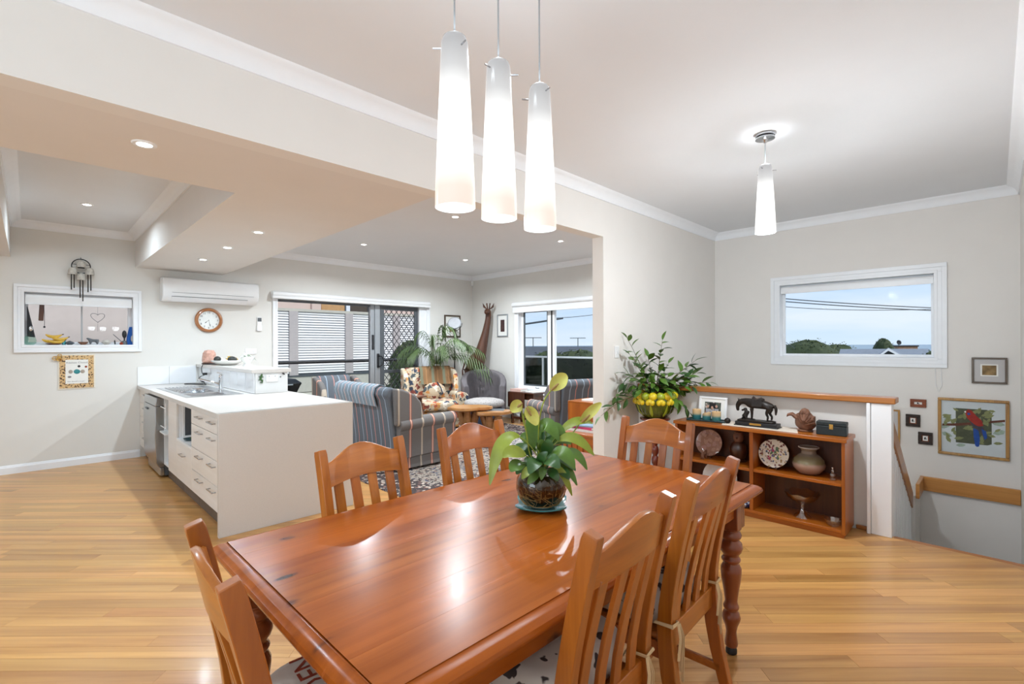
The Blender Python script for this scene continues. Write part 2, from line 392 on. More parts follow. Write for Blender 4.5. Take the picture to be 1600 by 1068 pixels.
def copy_tree(o, parent=None):
    c = o.copy(); COL.objects.link(c); c.parent = parent
    for k in list(o.children): copy_tree(k, c)
    return c
def dup(o, loc, rz, label, group=None):
    c = copy_tree(o); c.location = loc; c.rotation_euler = (0, 0, rz); c['label'] = label
    if group: c['group'] = group
    return c
def text(name, body, size, mat, parent, loc, rot, extrude=.0005, align='CENTER'):
    cu = bpy.data.curves.new(name, 'FONT'); cu.body = body; cu.size = size; cu.extrude = extrude
    cu.align_x = align; cu.align_y = 'CENTER'; cu.resolution_u = 2; cu.materials.append(mat)
    tmp = bpy.data.objects.new(name, cu); me = bpy.data.meshes.new_from_object(tmp)
    bpy.data.objects.remove(tmp); bpy.data.curves.remove(cu)
    o = bpy.data.objects.new(name, me); COL.objects.link(o); o.parent = parent; o.location = loc; o.rotation_euler = rot
    return o
def skin(name, verts, edges, radii, mat, parent=None, sub=2):
    bm = BM(); lay = bm.verts.layers.skin.verify()
    vs = [bm.verts.new(tuple(v)) for v in verts]
    for i, r_ in enumerate(radii):
        vs[i][lay].radius = r_ if isinstance(r_, (tuple, list)) else (r_, r_)
        vs[i][lay].use_root = (i == 0)
    for a_, b_ in edges: bm.edges.new((vs[a_], vs[b_]))
    me = bpy.data.meshes.new(name); bm.to_mesh(me); bm.free()
    o = bpy.data.objects.new(name, me); COL.objects.link(o)
    sk = o.modifiers.new('skin', 'SKIN'); sk.use_smooth_shade = True; sk.branch_smoothing = .3
    s = o.modifiers.new('sub', 'SUBSURF'); s.levels = sub; s.render_levels = sub
    me.materials.append(mat)
    if parent: o.parent = parent
    return o
def bez(p0, p1, p2, n=8):
    p0, p1, p2 = Vector(p0), Vector(p1), Vector(p2)
    return [p0*(1-t)**2 + p1*2*t*(1-t) + p2*t*t for t in [i/n for i in range(n+1)]]
def blade(bm, base, direc, length, width, droop=.5, cup=.25, twist=0, n=7, shape=.45, tip=None):
    """one leaf: a folded lamina that starts along direc and bends down by droop"""
    base = Vector(base); d = Vector(direc).normalized()
    side = d.cross(Vector((0, 0, 1)))
    if side.length < .05: side = Vector((1, 0, 0))
    side = Matrix.Rotation(twist, 3, d) @ side.normalized()
    p = base.copy(); st = length/n; L, C, Rr = [], [], []
    for i in range(n+1):
        t = i/n
        w = width*.5*(math.sin(PI*min(1, max(0, t))**(.5+shape*.6)) if 0 < t < 1 else .02)
        up = side.cross(d).normalized()
        C.append(bm.verts.new(p)); L.append(bm.verts.new(p - side*w + up*w*cup)); Rr.append(bm.verts.new(p + side*w + up*w*cup))
        d = (d + Vector((0, 0, -droop/n*1.6))).normalized(); p = p + d*st
    for i in range(n):
        bm.faces.new((L[i], C[i], C[i+1], L[i+1])); bm.faces.new((C[i], Rr[i], Rr[i+1], C[i+1]))
    return p
# ------------------------------------------------------------------ room shell
X0, XD, XL = -3.2, 6.25, 6.5          # left wall, stair wall, living window wall
YN, YB, YW = -0.16, 2.55, 7.65        # near wall, bulkhead face, back wall
CZ, SZ = 2.80, 2.385                  # ceiling, soffit
FX = 4.40                             # floor edge at the stair
# floor: subfloor + boards laid at 45 degrees
bm = BM()
box(bm, (X0, YN, -.2), (FX, YW, -.012)); box(bm, (FX, YB, -.2), (XL+.1, YW, -.012))
floor = struct(done('floor', bm, M['sub'], smooth=False))
def clip(poly, a, b, c):
    """keep a*x+b*y<=c"""
    out = []
    for i, p in enumerate(poly):
        q = poly[(i+1) % len(poly)]
        fp = a*p[0]+b*p[1]-c; fq = a*q[0]+b*q[1]-c
        if fp <= 0: out.append(p)
        if fp*fq < 0:
            t = fp/(fp-fq); out.append((p[0]+(q[0]-p[0])*t, p[1]+(q[1]-p[1])*t))
    return out
def area(p): return abs(sum(p[i][0]*p[(i+1) % len(p)][1]-p[(i+1) % len(p)][0]*p[i][1] for i in range(len(p))))/2 if len(p) > 2 else 0
rnd = random.Random(11)
BW = .083
u = (math.sqrt(.5), -math.sqrt(.5)); w_ = (math.sqrt(.5), math.sqrt(.5))   # along the boards, across them
boards = []
for k in range(-40, 130):
    v0 = k*BW; s = -9 - rnd.random()*1.5
    while s < 9.5:
        ln = rnd.choice((.55, .8, 1.0, 1.25, 1.5, 1.8)) * rnd.uniform(.85, 1.15)
        g = .0006
        q = [(s+g, v0+g), (s+ln-g, v0+g), (s+ln-g, v0+BW-g), (s+g, v0+BW-g)]
        poly = [(a*u[0]+b*w_[0], a*u[1]+b*w_[1]) for a, b in q]
        for con in ((-1, 0, -X0), (1, 0, XL), (0, -1, -YN), (0, 1, YW)): poly = clip(poly, *con)
        pcs = [clip(poly, 1, 0, FX), clip(clip(poly, -1, 0, -FX), 0, -1, -(YB+.12))] if poly else []
        pcs = [p for p in pcs if area(p) > 2e-4]
        if pcs:
            cx = sum(p[0] for p in pcs[0])/len(pcs[0]); cy = sum(p[1] for p in pcs[0])/len(pcs[0])
            t = (cx+cy)*.7071; l = (cx-cy)*.7071
            vis = t > 1.7 and abs(l) < t*1.1+.3 and not (cy > 3.9 and 1.0 < cx < 1.95)
            if vis and cx < 2.3 and cx > .4 and .8 < cy < 1.7: vis = False
            boards.append((t if vis else 99, pcs, ln))
        s += ln
boards.sort(key=lambda b_: b_[0])
def add_board(bm, pcs):
    fs = []
    for p in pcs:
        top = [bm.verts.new((x, y, 0)) for x, y in p]; bot = [bm.verts.new((x, y, -.012)) for x, y in p]
        fs.append(bm.faces.new(top))
        for i in range(len(p)):
            j = (i+1) % len(p); fs.append(bm.faces.new((top[i], bot[i], bot[j], top[j])))
    return fs
NB = 280
for t, pcs, ln in boards[:NB]:
    bm = BM(); add_board(bm, pcs); done('plank', bm, M['plank'], floor, smooth=False)
bm = BM(); lay = bm.faces.layers.float.new('tone')
for t, pcs, ln in boards[NB:]:
    tv = rnd.random()
    for f in add_board(bm, pcs): f[lay] = tv
o = done('plank_field', bm, M['plank'], floor, smooth=False); o['kind'] = 'stuff'
# walls
def wall_x(name, y0, y1, xa, xb, z0, z1, holes, mat):
    """wall running along x with rectangular holes (x0, x1, z0, z1)"""
    bm = BM(); xs = xa
    for (hx0, hx1, hz0, hz1) in sorted(holes):
        box(bm, (xs, y0, z0), (hx0, y1, z1))
        if hz0 > z0: box(bm, (hx0, y0, z0), (hx1, y1, hz0))
        if hz1 < z1: box(bm, (hx0, y0, hz1), (hx1, y1, z1))
        xs = hx1
    box(bm, (xs, y0, z0), (xb, y1, z1))
    return struct(done(name, bm, mat, smooth=False))
def wall_y(name, x0, x1, ya, yb, z0, z1, holes, mat):
    bm = BM(); ys = ya
    for (h0, h1, hz0, hz1) in sorted(holes):
        box(bm, (x0, ys, z0), (x1, h0, z1))
        if hz0 > z0: box(bm, (x0, h0, z0), (x1, h1, hz0))
        if hz1 < z1: box(bm, (x0, h0, hz1), (x1, h1, z1))
        ys = h1
    box(bm, (x0, ys, z0), (x1, yb, z1))
    return struct(done(name, bm, mat, smooth=False))
WK = (-.047, .938, 1.40, 2.02)       # kitchen window
WD = (2.64, 5.36, -.012, 2.12)       # sliding door
WL = (3.9, 6.33, .57, 2.08)          # living window (y range)
WS = (.41, 1.80, 1.236, 2.085)       # stair window (y range)
wall_x('wall_back', YW, YW+.2, X0, XL+.2, -.2, CZ, [WK, WD], M['wallgrey'])
wall_y('wall_living', XL, XL+.16, YB+.12, YW, -.2, CZ, [WL], M['wallgrey'])
wall_y('wall_right', XD, XD+.16, YN-.1, YB, -2.4, CZ, [WS], M['wall'])
wall_x('wall_partition', YB, YB+.12, 3.742, XL, -2.4, CZ, [], M['wall'])
wall_x('wall_near', YN-.15, YN, X0, XD, -2.4, CZ, [], M['wall'])
wall_y('wall_left', X0-.15, X0, YN, YW, -.2, CZ, [(.3, 2.3, .2, 2.2), (3.9, 6.6, 1.0, 2.2)], M['wall'])
bm = BM(); box(bm, (X0, YN-.1, CZ), (XL+.2, YW+.2, CZ+.1)); struct(done('ceiling', bm, M['ceil'], smooth=False))
bm = BM()
box(bm, (X0, YB, SZ), (3.742, YB+.12, CZ))
struct(done('wall_bulkhead', bm, M['wall'], smooth=False))
bm = BM()
for lo, hi in (((X0, YB+.12, SZ), (1.92, 3.49, CZ)), ((.95, 3.49, SZ), (1.92, YW, CZ)), ((X0, 3.49, SZ), (-.14, YW, CZ))): box(bm, lo, hi)
struct(done('ceiling_soffit', bm, M['soffit'], smooth=False))
# stairwell: lower wall block, treads
bm = BM(); box(bm, (5.82, .53, -2.4), (XD, YB, -.03)); struct(done('wall_stair_lower', bm, M['wallgrey'], smooth=False))
bm = BM(); box(bm, (FX-.02, YN, -2.4), (FX, YB, -.2)); struct(done('wall_stair_riser', bm, M['wallgrey'], smooth=False))
st = thing('staircase', 'timber stair going down from the dining floor edge', 'stairs', (FX+.004, YN, 0))
for i in range(7):
    bm = BM(); box(bm, (i*.24, .005, -.2*(i+1)-.03), (i*.24+.26, .66, -.2*(i+1))); done('tread', bm, M['oak_rail'], st, .004)
    bm = BM(); box(bm, (i*.24+.24, .005, -.2*(i+2)), (i*.24+.255, .66, -.2*(i+1)-.03)); done('riser', bm, M['trim'], st)
bm = BM(); box(bm, (FX+.001, .53, -2.4), (XD, 2.55, -2.35)); box(bm, (FX+.001, YN, -2.4), (XD, .53, -2.35)); struct(done('floor_lower', bm, M['sub'], smooth=False))
bm = BM(); box(bm, (FX-.035, YN, -.03), (FX+.015, .52, .001)); struct(done('trim_floor_edge', bm, M['oak_rail'], bevel=.004))
# cornices (cove)
CV = [(0, 0), (0, -.085), (.012, -.085), (.018, -.06), (.032, -.036), (.055, -.018), (.078, -.012), (.085, 0)]
def cornice(i, ax, pos, sgn, a, b, z=CZ):
    """cove along axis ax (0 x, 1 y) on the wall at pos, room side in direction sgn"""
    bm = BM(); rings = []
    for w in (a, b):
        rings.append([((w, pos+sgn*p, z+q) if ax == 0 else (pos+sgn*p, w, z+q)) for p, q in CV])
    loft(bm, rings); struct(done('trim_%d' % i, bm, M['cornice'], angle=50))
for i, a in enumerate([(0, YB, -1, X0, XD), (1, XD, -1, YN, YB), (0, YN, 1, X0, XD), (1, X0, 1, YN, YB), (0, YW, -1, 1.92, XL), (1, XL, -1, YB+.12, YW), (0, YB+.12, 1, 1.92, XL), (1, 1.92, 1, YB+.12, YW),
                       (0, YW, -1, -.14, .95), (1, .95, -1, 3.49, YW), (1, -.14, 1, 3.49, YW), (0, 3.49, 1, -.14, .95)]):
    cornice(i+1, *a)
# skirting boards
SK = [(0, 0), (.016, 0), (.016, .07), (.010, .078), (.008, .09), (0, .095)]
def skirt(name, ax, pos, sgn, a, b):
    bm = BM()
    loft(bm, [[((w, pos+sgn*p, q) if ax == 0 else (pos+sgn*p, w, q)) for p, q in SK] for w in (a, b)])
    struct(done(name, bm, M['trim'], angle=30))
skirt('baseboard_back', 0, YW, -1, X0, .99)
skirt('baseboard_living', 0, YW, -1, 5.47, XL)
skirt('baseboard_window', 1, XL, -1, YB+.12, YW)
skirt('baseboard_partition', 0, YB, -1, 3.742, 4.3)
skirt('baseboard_near', 0, YN, 1, X0, FX-.1)
# ------------------------------------------------------------------ half wall at the stair
bm = BM(); box(bm, (4.42, .66, -.2), (4.47, YB, .955)); struct(done('wall_half', bm, M['wall'], smooth=False))
t = thing('newel_post', 'white square post at the free end of the stair half wall', 'post', (4.345+.06, .585, 0), 0, None)
bm = BM(); box(bm, (-.055, -.06, 0), (.055, .06, .955)); done('shaft', bm, M['trim'], t, .004)
bm = BM(); box(bm, (-.065, .062, 0), (-.02, .085, .955)); done('side_bead', bm, M['trim'], t, .003)
t = thing('newel_post', 'white square post where the half wall meets the partition wall', 'post', (4.405, YB-.062, 0), 0, None)
bm = BM(); box(bm, (-.055, -.06, 0), (.055, .06, .955)); done('shaft', bm, M['trim'], t, .004)
bm = BM(); box(bm, (-.065, -.085, 0), (-.02, -.062, .955)); done('side_bead', bm, M['trim'], t, .003)
bm = BM(); box(bm, (4.335, .50, .957), (4.50, YB-.001, 1.0))
tag(done('capping_rail', bm, M['oak_rail'], bevel=.008, seg=3), 'long honey timber capping rail along the top of the stair half wall', 'handrail')
bm = BM(); box(bm, (4.40, .665, 0), (4.418, .745, .03)); struct(done('trim_20', bm, M['oak_rail'], bevel=.004))
# raking balustrade
t = thing('stair_balustrade', 'raking stair balustrade of white uprights under a sloping brown timber rail', 'balustrade', (4.47, .57, 0))
bm = BM(); prism(bm, [(-.012, .90), (.04, .90), (.04, .76), (-.012, .76)], 0, .0, .001); bm.clear()
rings = []
for (x, z) in ((.02, .90), (1.37, -.005)):
    rings.append([(x, -.025, z), (x, .03, z), (x, .03, z-.15), (x, -.025, z-.15)])
loft(bm, rings); done('raking_rail', bm, M['oak_rail_x'], t, .004)
for i in range(13):
    x = .05+i*.105; zt = .90-.67*(x-.02)-.13
    bm = BM(); box(bm, (x, -.012, zt-1.05), (x+.07, .012, zt)); done('upright', bm, M['trim'], t, .003)
# wall rail
t = thing('wall_handrail', 'flat honey timber rail running along the stair wall below the pictures', 'handrail', (0, 0, 0))
bm = BM(); box(bm, (XD-.035, YN+.002, -.055), (XD-.002, .53, .082)); done('board', bm, M['rail_light'], t, .005)
bm = BM(); box(bm, (5.84, .50, -.055), (XD-.036, .529, .082)); done('return_board', bm, M['rail_light'], t, .005)
# ------------------------------------------------------------------ windows and the sliding door
def arch(bm, ax, pos, sgn, h, wd, th=.022, bottom=True):
    """picture-frame architrave round a hole, two steps"""
    a, b, c, d = h
    for (o_, i_, t_) in ((wd, wd*.55, th), (wd*.55, 0, th*.6), (wd*.18, -.012, th*.8)):
        for lo, hi in (((a-o_, d+i_), (b+o_, d+o_)), ((a-o_, c-o_), (b+o_, c-i_)), ((a-o_, c-i_), (a-i_, d+i_)), ((b+i_, c-i_), (b+o_, d+i_))):
            if not bottom and hi[1] <= c: continue
            p0, p1 = sorted((pos, pos+sgn*t_))
            if ax == 0: box(bm, (lo[0], p0, lo[1]), (hi[0], p1, hi[1]))
            else: box(bm, (p0, lo[0], lo[1]), (p1, hi[0], hi[1]))
def frame4(bm, ax, p0, p1, a, b, c, d, w):
    for lo, hi in (((a, d-w), (b, d)), ((a, c), (b, c+w)), ((a, c+w), (a+w, d-w)), ((b-w, c+w), (b, d-w))):
        if ax == 0: box(bm, (lo[0], p0, lo[1]), (hi[0], p1, hi[1]))
        else: box(bm, (p0, lo[0], lo[1]), (p1, hi[0], hi[1]))
def wempty(name):
    o = bpy.data.objects.new(name, None); COL.objects.link(o); return struct(o)
# window_1: kitchen servery window
w = wempty('window_1')
bm = BM(); arch(bm, 0, YW-.0005, -1, WK, .072); done('architrave', bm, M['trim'], w, .002)
bm = BM(); a, b, c, d = WK
for lo, hi in (((a-.001, YW, c), (a+.012, YW+.2, d)), ((b-.012, YW, c), (b, YW+.2, d)), ((a, YW, c-.001), (b, YW+.2, c+.014)), ((a, YW, d-.012), (b, YW+.2, d))): box(bm, lo, hi)
done('reveal_lining', bm, M['trim'], w)
bm = BM(); frame4(bm, 0, YW+.15, YW+.19, a+.013, b-.013, c+.015, d-.013, .032); done('sash_frame', bm, M['trim'], w, .002)
bm = BM(); box(bm, (.447, YW+.155, c+.047), (.462, YW+.185, d-.045)); done('mullion', bm, M['alu'], w)
for (p, q) in ((a+.045, .447), (.462, b-.045)):
    bm = BM(); box(bm, (p, YW+.168, c+.047), (q, YW+.172, d-.045)); done('pane', bm, M['pane'], w, smooth=False)
bl = thing('roller_blind', 'white roller blind rolled up under the head of the kitchen window', 'blind', (a+.02, YW+.05, d-.06))
bm = BM(); rod(bm, (0, 0, 0), (b-a-.04, 0, 0), .03, 16); done('roll', bm, M['white'], bl)
bm = BM(); box(bm, (0, -.033, -.075), (b-a-.04, -.028, 0)); done('cloth', bm, M['white'], bl)
bm = BM(); box(bm, (0, -.038, -.09), (b-a-.04, -.023, -.072)); done('bottom_bar', bm, M['trim'], bl, .003)
# window_2: living room window
w = wempty('window_2'); a, b, c, d = WL
bm = BM(); arch(bm, 1, XL+.0005, -1, WL, .085); done('architrave', bm, M['trim'], w, .002)
bm = BM()
for lo, hi in (((XL, b-.014, c), (XL+.15, b, d)), ((XL, a, c), (XL+.15, a+.014, d)), ((XL, a, c-.001), (XL+.15, b, c+.014)), ((XL, a, d-.012), (XL+.15, b, d))): box(bm, lo, hi)
done('reveal_lining', bm, M['trim'], w)
bm = BM(); frame4(bm, 1, XL+.07, XL+.12, a+.014, b-.014, c+.015, d-.013, .05); done('frame', bm, M['trim'], w, .003)
bm = BM(); box(bm, (XL+.06, 5.50, c+.06), (XL+.12, 5.66, d-.06)); done('mullion', bm, M['trim'], w, .004)
bm = BM(); box(bm, (XL+.055, 5.545, c+.06), (XL+.06, 5.575, d-.06)); done('seal', bm, M['black'], w)
bm = BM(); frame4(bm, 1, XL+.075, XL+.10, 5.66, b-.06, c+.06, d-.06, .03); done('sash', bm, M['dgrey'], w, .002)
bm = BM(); box(bm, (XL+.088, a+.06, c+.06), (XL+.091, 5.50, d-.06)); done('pane', bm, M['pane'], w, smooth=False)
bm = BM(); box(bm, (XL+.088, 5.69, c+.09), (XL+.091, b-.09, d-.09)); done('pane', bm, M['pane'], w, smooth=False)
bm = BM(); tube(bm, [(XL+.06, 5.95, c+.05), (XL+.045, 5.93, c+.03), (XL+.05, 5.86, c+.035)], .006, 6); done('latch', bm, M['black'], w)
bl = thing('roller_blind', 'wide white blind cassette above the living room window beside the carved giraffe', 'blind', (XL-.03, 6.42, 2.02))
bm = BM(); rod(bm, (-.02, 0, .12), (-.02, -2.4, .12), .045, 16); done('roll', bm, M['white'], bl)
bm = BM(); box(bm, (-.03, -2.4, -.03), (-.005, 0, .1)); done('valance', bm, M['white'], bl, .004)
# window_3: stair window
w = wempty('window_3'); a, b, c, d = WS
bm = BM(); arch(bm, 1, XD+.0005, -1, WS, .085); done('architrave', bm, M['trim'], w, .002)
bm = BM()
for lo, hi in (((XD, b-.012, c), (XD+.15, b, d)), ((XD, a, c), (XD+.15, a+.012, d)), ((XD, a, c-.001), (XD+.15, b, c+.012)), ((XD, a, d-.012), (XD+.15, b, d))): box(bm, lo, hi)
done('reveal_lining', bm, M['trim'], w)
bm = BM(); frame4(bm, 1, XD+.09, XD+.12, a+.012, b-.012, c+.013, d-.012, .028); done('sash_frame', bm, M['trim'], w, .002)
bm = BM(); box(bm, (XD+.103, a+.04, c+.04), (XD+.106, b-.04, d-.04)); done('pane', bm, M['pane_clear'], w, smooth=False)
bl = thing('roller_blind', 'white roller blind rolled up inside the stair window head', 'blind', (XD+.045, a+.015, d-.055))
bm = BM(); rod(bm, (0, 0, 0), (0, b-a-.03, 0), .03, 16); done('roll', bm, M['white'], bl)
bm = BM(); box(bm, (-.034, 0, -.055), (-.026, b-a-.03, 0)); done('bottom_bar', bm, M['trim'], bl, .002)
bm = BM(); tube(bm, [(-.05, .0, -.02), (-.055, -.005, -.7), (-.055, -.015, -1.05), (-.055, -.035, -1.11), (-.055, -.06, -1.05), (-.05, -.045, -.7), (-.045, -.002, -.05)], .0022, 5); done('pull_cord', bm, M['white'], bl)
# door_1: sliding door
w = wempty('door_1'); a, b, c, d = WD
bm = BM(); arch(bm, 0, YW-.0005, -1, (a, b, 0, d), .06, bottom=False); done('architrave', bm, M['trim'], w, .002)
bm = BM()
for lo, hi in (((a-.001, YW, 0), (a+.012, YW+.16, d)), ((b-.17, YW, 0), (b, YW+.16, d)), ((a, YW, d-.012), (b, YW+.16, d))): box(bm, lo, hi)
done('jamb_lining', bm, M['trim'], w, .004)
bm = BM(); box(bm, (a, YW+.02, -.012), (b, YW+.18, .02)); done('sill_track', bm, M['alu'], w)
bm = BM(); frame4(bm, 0, YW+.11, YW+.15, a+.012, 4.26, .02, d-.012, .035); done('fixed_frame', bm, M['dgrey'], w, .002)
bm = BM(); box(bm, (a+.047, YW+.128, .055), (4.225, YW+.131, d-.047)); done('pane', bm, M['pane'], w, smooth=False)
bm = BM(); box(bm, (4.225, YW+.07, .02), (4.30, YW+.11, d-.012)); done('sliding_stile', bm, M['alu'], w, .003)
bm = BM(); box(bm, (4.302, YW+.05, .02), (4.40, YW+.10, d-.012)); done('closing_stile', bm, M['alu'], w, .003)
bm = BM(); frame4(bm, 0, YW+.04, YW+.075, 4.40, 5.188, .02, d-.02, .075); box(bm, (4.475, YW+.045, .90), (5.113, YW+.07, .955)); done('security_frame', bm, M['dgrey'], w, .003)
bm = BM()
gx0, gx1, gz0, gz1 = 4.475, 5.113, .095, d-.095
def dia(x0, z0, sg, bm):
    # one diagonal bar clipped to the grille opening
    pts = []
    for tt in (-4, 4):
        pts.append((x0+tt, z0+sg*tt*1.25))
    (x1, z1), (x2, z2) = pts
    t0, t1 = 0., 1.
    for (p, dq, lo, hi) in ((x1, x2-x1, gx0, gx1), (z1, z2-z1, gz0, gz1)):
        ta, tb = (lo-p)/dq, (hi-p)/dq
        t0 = max(t0, min(ta, tb)); t1 = min(t1, max(ta, tb))
    if t1-t0 > .001:
        rod(bm, (x1+(x2-x1)*t0, YW+.058, z1+(z2-z1)*t0), (x1+(x2-x1)*t1, YW+.058, z1+(z2-z1)*t1), .0065, 4)
for k in range(-30, 60):
    dia(gx0+k*.105, gz0, 1, bm); dia(gx0+k*.105, gz0, -1, bm)
o = done('diamond_grille', bm, M['black'], w); o['kind'] = 'stuff'
bm = BM(); box(bm, (4.335, YW+.03, 1.00), (4.375, YW+.05, 1.25)); tube(bm, [(4.36, YW+.04, 1.03)]+[(4.36+.075*math.sin(PI*i/8), YW-.0, 1.12-.09*math.cos(PI*i/8)) for i in range(9)]+[(4.36, YW+.04, 1.21)], .012, 8); done('pull_handle', bm, M['black'], w, .003)
bm = BM(); box(bm, (4.25, YW+.055, 1.32), (4.285, YW+.07, 1.58)); done('lock_case', bm, M['black'], w, .004)
bl = thing('roller_blind', 'long white blind cassette above the sliding door', 'blind', (2.555, YW-.005, 2.14))
bm = BM(); box(bm, (0, -.09, -.04), (2.83, -.001, .0)); box(bm, (0, -.05, 0), (2.83, -.001, .065)); done('valance', bm, M['white'], bl, .008, 3)
bm = BM(); rod(bm, (.005, -.052, .03), (2.825, -.052, .03), .04, 18); done('roll', bm, M['white'], bl)
# ------------------------------------------------------------------ dining table
TZ = .76
TX0, TX1, TY0, TY1 = -.965, .965, -.525, .525
tb = thing('dining_table', 'large stained pine dining table with turned legs and knotty board top', 'table', (1.375, 1.265, 0), 0)
nb = 7; ins = .040
for i in range(nb):
    y0 = TY0+ins + (TY1-TY0-2*ins)*i/nb; y1 = TY0+ins + (TY1-TY0-2*ins)*(i+1)/nb
    bm = BM(); box(bm, (TX0+ins+.001, y0+.0002, TZ-.032), (TX1-ins-.001, y1-.0002, TZ)); done('board', bm, M['pine'], tb, smooth=False)
# moulded edge frame (rounded nosing, small step beside the boards)
prof = [(ins-.002, 0), (ins, -.0035), (.030, -.0045), (.016, -.009), (.004, -.018), (0, -.028), (.004, -.038), (.014, -.044), (ins, -.045)]
bm = BM()
def ring_pt(o_, z):
    return [(TX0+o_, TY0+o_, TZ+z), (TX1-o_, TY0+o_, TZ+z), (TX1-o_, TY1-o_, TZ+z), (TX0+o_, TY1-o_, TZ+z)]
loft(bm, [ring_pt(o_, z) for o_, z in prof], True, False)
bmesh.ops.contextual_create(bm, geom=[])
done('edge_moulding', bm, M['pine'], tb, .010, 3, angle=30)
bm = BM(); box(bm, (TX0+.05, TY0+.05, TZ-.046), (TX1-.05, TY1-.05, TZ-.033)); done('under_board', bm, M['pine_leg'], tb)
for lo, hi in (((TX0+.10, TY0+.075, .62), (TX1-.10, TY0+.10, TZ-.046)), ((TX0+.10, TY1-.10, .62), (TX1-.10, TY1-.075, TZ-.046)), ((TX0+.075, TY0+.10, .62), (TX0+.10, TY1-.10, TZ-.046)), ((TX1-.10, TY0+.10, .62), (TX1-.075, TY1-.10, TZ-.046))):
    bm = BM(); box(bm, lo, hi); done('apron', bm, M['pine'], tb, .003)
LP = [(.018, .03), (.026, .034), (.028, .05), (.024, .075), (.022, .10), (.027, .125), (.037, .15), (.040, .165), (.034, .185), (.026, .196), (.032, .204), (.034, .213), (.030, .222), (.026, .235), (.032, .28), (.040, .33), (.044, .365), (.044, .385), (.036, .402), (.031, .41), (.040, .418), (.041, .428), (.033, .437), (.032, .445), (.044, .46), (.050, .478), (.046, .498), (.034, .510), (.032, .515), (.043, .523), (.045, .535), (.04, .548), (.034, .555), (.044, .563), (.045, .57)]
for sx in (-1, 1):
    for sy in (-1, 1):
        x = sx*(.965-.105); y = sy*(.525-.105)
        bm = BM(); lathe(bm, LP, 20, (x, y, 0)); box(bm, (x-.045, y-.045, .57), (x+.045, y+.045, TZ-.046))
        lg = done('leg', bm, M['pine_leg'], tb, .004, angle=45)
        bm = BM(); lathe(bm, [(.020, 0), (.024, .004), (.024, .02), (.018, .03)], 16, (x, y, 0)); f = done('foot_cap', bm, M['black'], lg)
# ------------------------------------------------------------------ dining chairs (front towards -y, back leaning to +y)
def ypro(z):
    P = [(0, .285), (.12, .25), (.25, .218), (.38, .198), (.47, .193), (.56, .197), (.66, .212), (.76, .232), (.87, .256), (.97, .280)]
    for (a, p), (b, q) in zip(P, P[1:]):
        if z <= b: return p+(q-p)*(z-a)/(b-a)
    return P[-1][1]
HW = .193
def make_chair(label):
    c = thing('dining_chair', label, 'chair', group='dining chairs round the pine table')
    zs = [0, .08, .16, .25, .34, .42, .48, .55, .62, .70, .78, .87, .955]
    for s in (-1, 1):
        bm = BM(); sweep_rect(bm, [(s*HW, ypro(z), z) for z in zs]+[(s*HW, ypro(.968)+.002, .972)], [.034]*13+[.031], [.036, .038, .04, .044, .05, .052, .05, .046, .043, .042, .042, .042, .042, .038])
        done('back_post', bm, M['chair_z'], c, .0025)
    # crested top rail
    n = 14; bm = BM(); rings = []
    for i in range(n+1):
        f = i/n; x = -HW+.016 + (2*HW-.032)*f; s = math.sin(PI*f)
        top = .918+.058*s**1.6; bot = .828+.014*s
        bow = .022*s
        rings.append([(x, ypro(bot)-.010+bow, bot), (x, ypro(top)-.010+bow, top-.004), (x, ypro(top)-.003+bow, top), (x, ypro(top)+.008+bow, top-.004), (x, ypro(bot)+.012+bow, bot)])
    loft(bm, rings); done('crest_rail', bm, M['chair_x'], c, 0, angle=50)
    for i in range(4):
        x = -.126+.084*i; s = math.sin(PI*(x+HW)/(2*HW))
        pts = []
        for k in range(9):
            f = k/8; z = .475+(.845-.475)*f
            pts.append((x, ypro(z)+.022*s*f+.002, z))
        bm = BM(); sweep_rect(bm, pts, .040, .012); done('slat', bm, M['chair_z'], c, .002)
    bm = BM(); box(bm, (-HW+.016, ypro(.44)-.012, .405), (HW-.016, ypro(.44)+.012, .482)); done('lower_back_rail', bm, M['chair_x'], c, .003)
    bm = BM()
    ring = [(-.205, -.235), (.205, -.235), (.185, .17), (-.185, .17)]
    loft(bm, [[(x, y, .425) for x, y in ring], [(x, y, .447) for x, y in ring]]); done('seat', bm, M['chair_x'], c, .008, 3)
    for s in (-1, 1):
        bm = BM(); sweep_rect(bm, [(s*.182, -.205, 0), (s*.182, -.205, .42)], [.03, .042], [.03, .042]); done('front_leg', bm, M['chair_z'], c, .004)
        bm = BM(); box(bm, (s*.182-.009, -.185, .37), (s*.182+.009, .175, .424)); done('side_apron', bm, M['chair_x'], c, .002)
        bm = BM(); box(bm, (s*.184-.008, -.19, .17), (s*.184+.008, ypro(.18), .20)); done('side_stretcher', bm, M['chair_x'], c, .003)
    bm = BM(); box(bm, (-.165, -.215, .365), (.165, -.195, .424)); done('front_apron', bm, M['chair_x'], c, .002)
    bm = BM(); box(bm, (-.176, -.01, .175), (.176, .012, .198)); done('cross_stretcher', bm, M['chair_x'], c, .003)
    return c
def put_chair(c, bx, by, rz):
    """place the chair so the middle of its top rail is at (bx, by)"""
    off = Matrix.Rotation(rz, 2) @ Vector((0, .28))
    c.location = (bx-off.x, by-off.y, 0); c.rotation_euler = (0, 0, rz)
ch = make_chair('dining chair at the near left end of the table, GARDEN cushion on its seat')
put_chair(ch, .262, 1.152, R(86))
CH = {'N': ch}
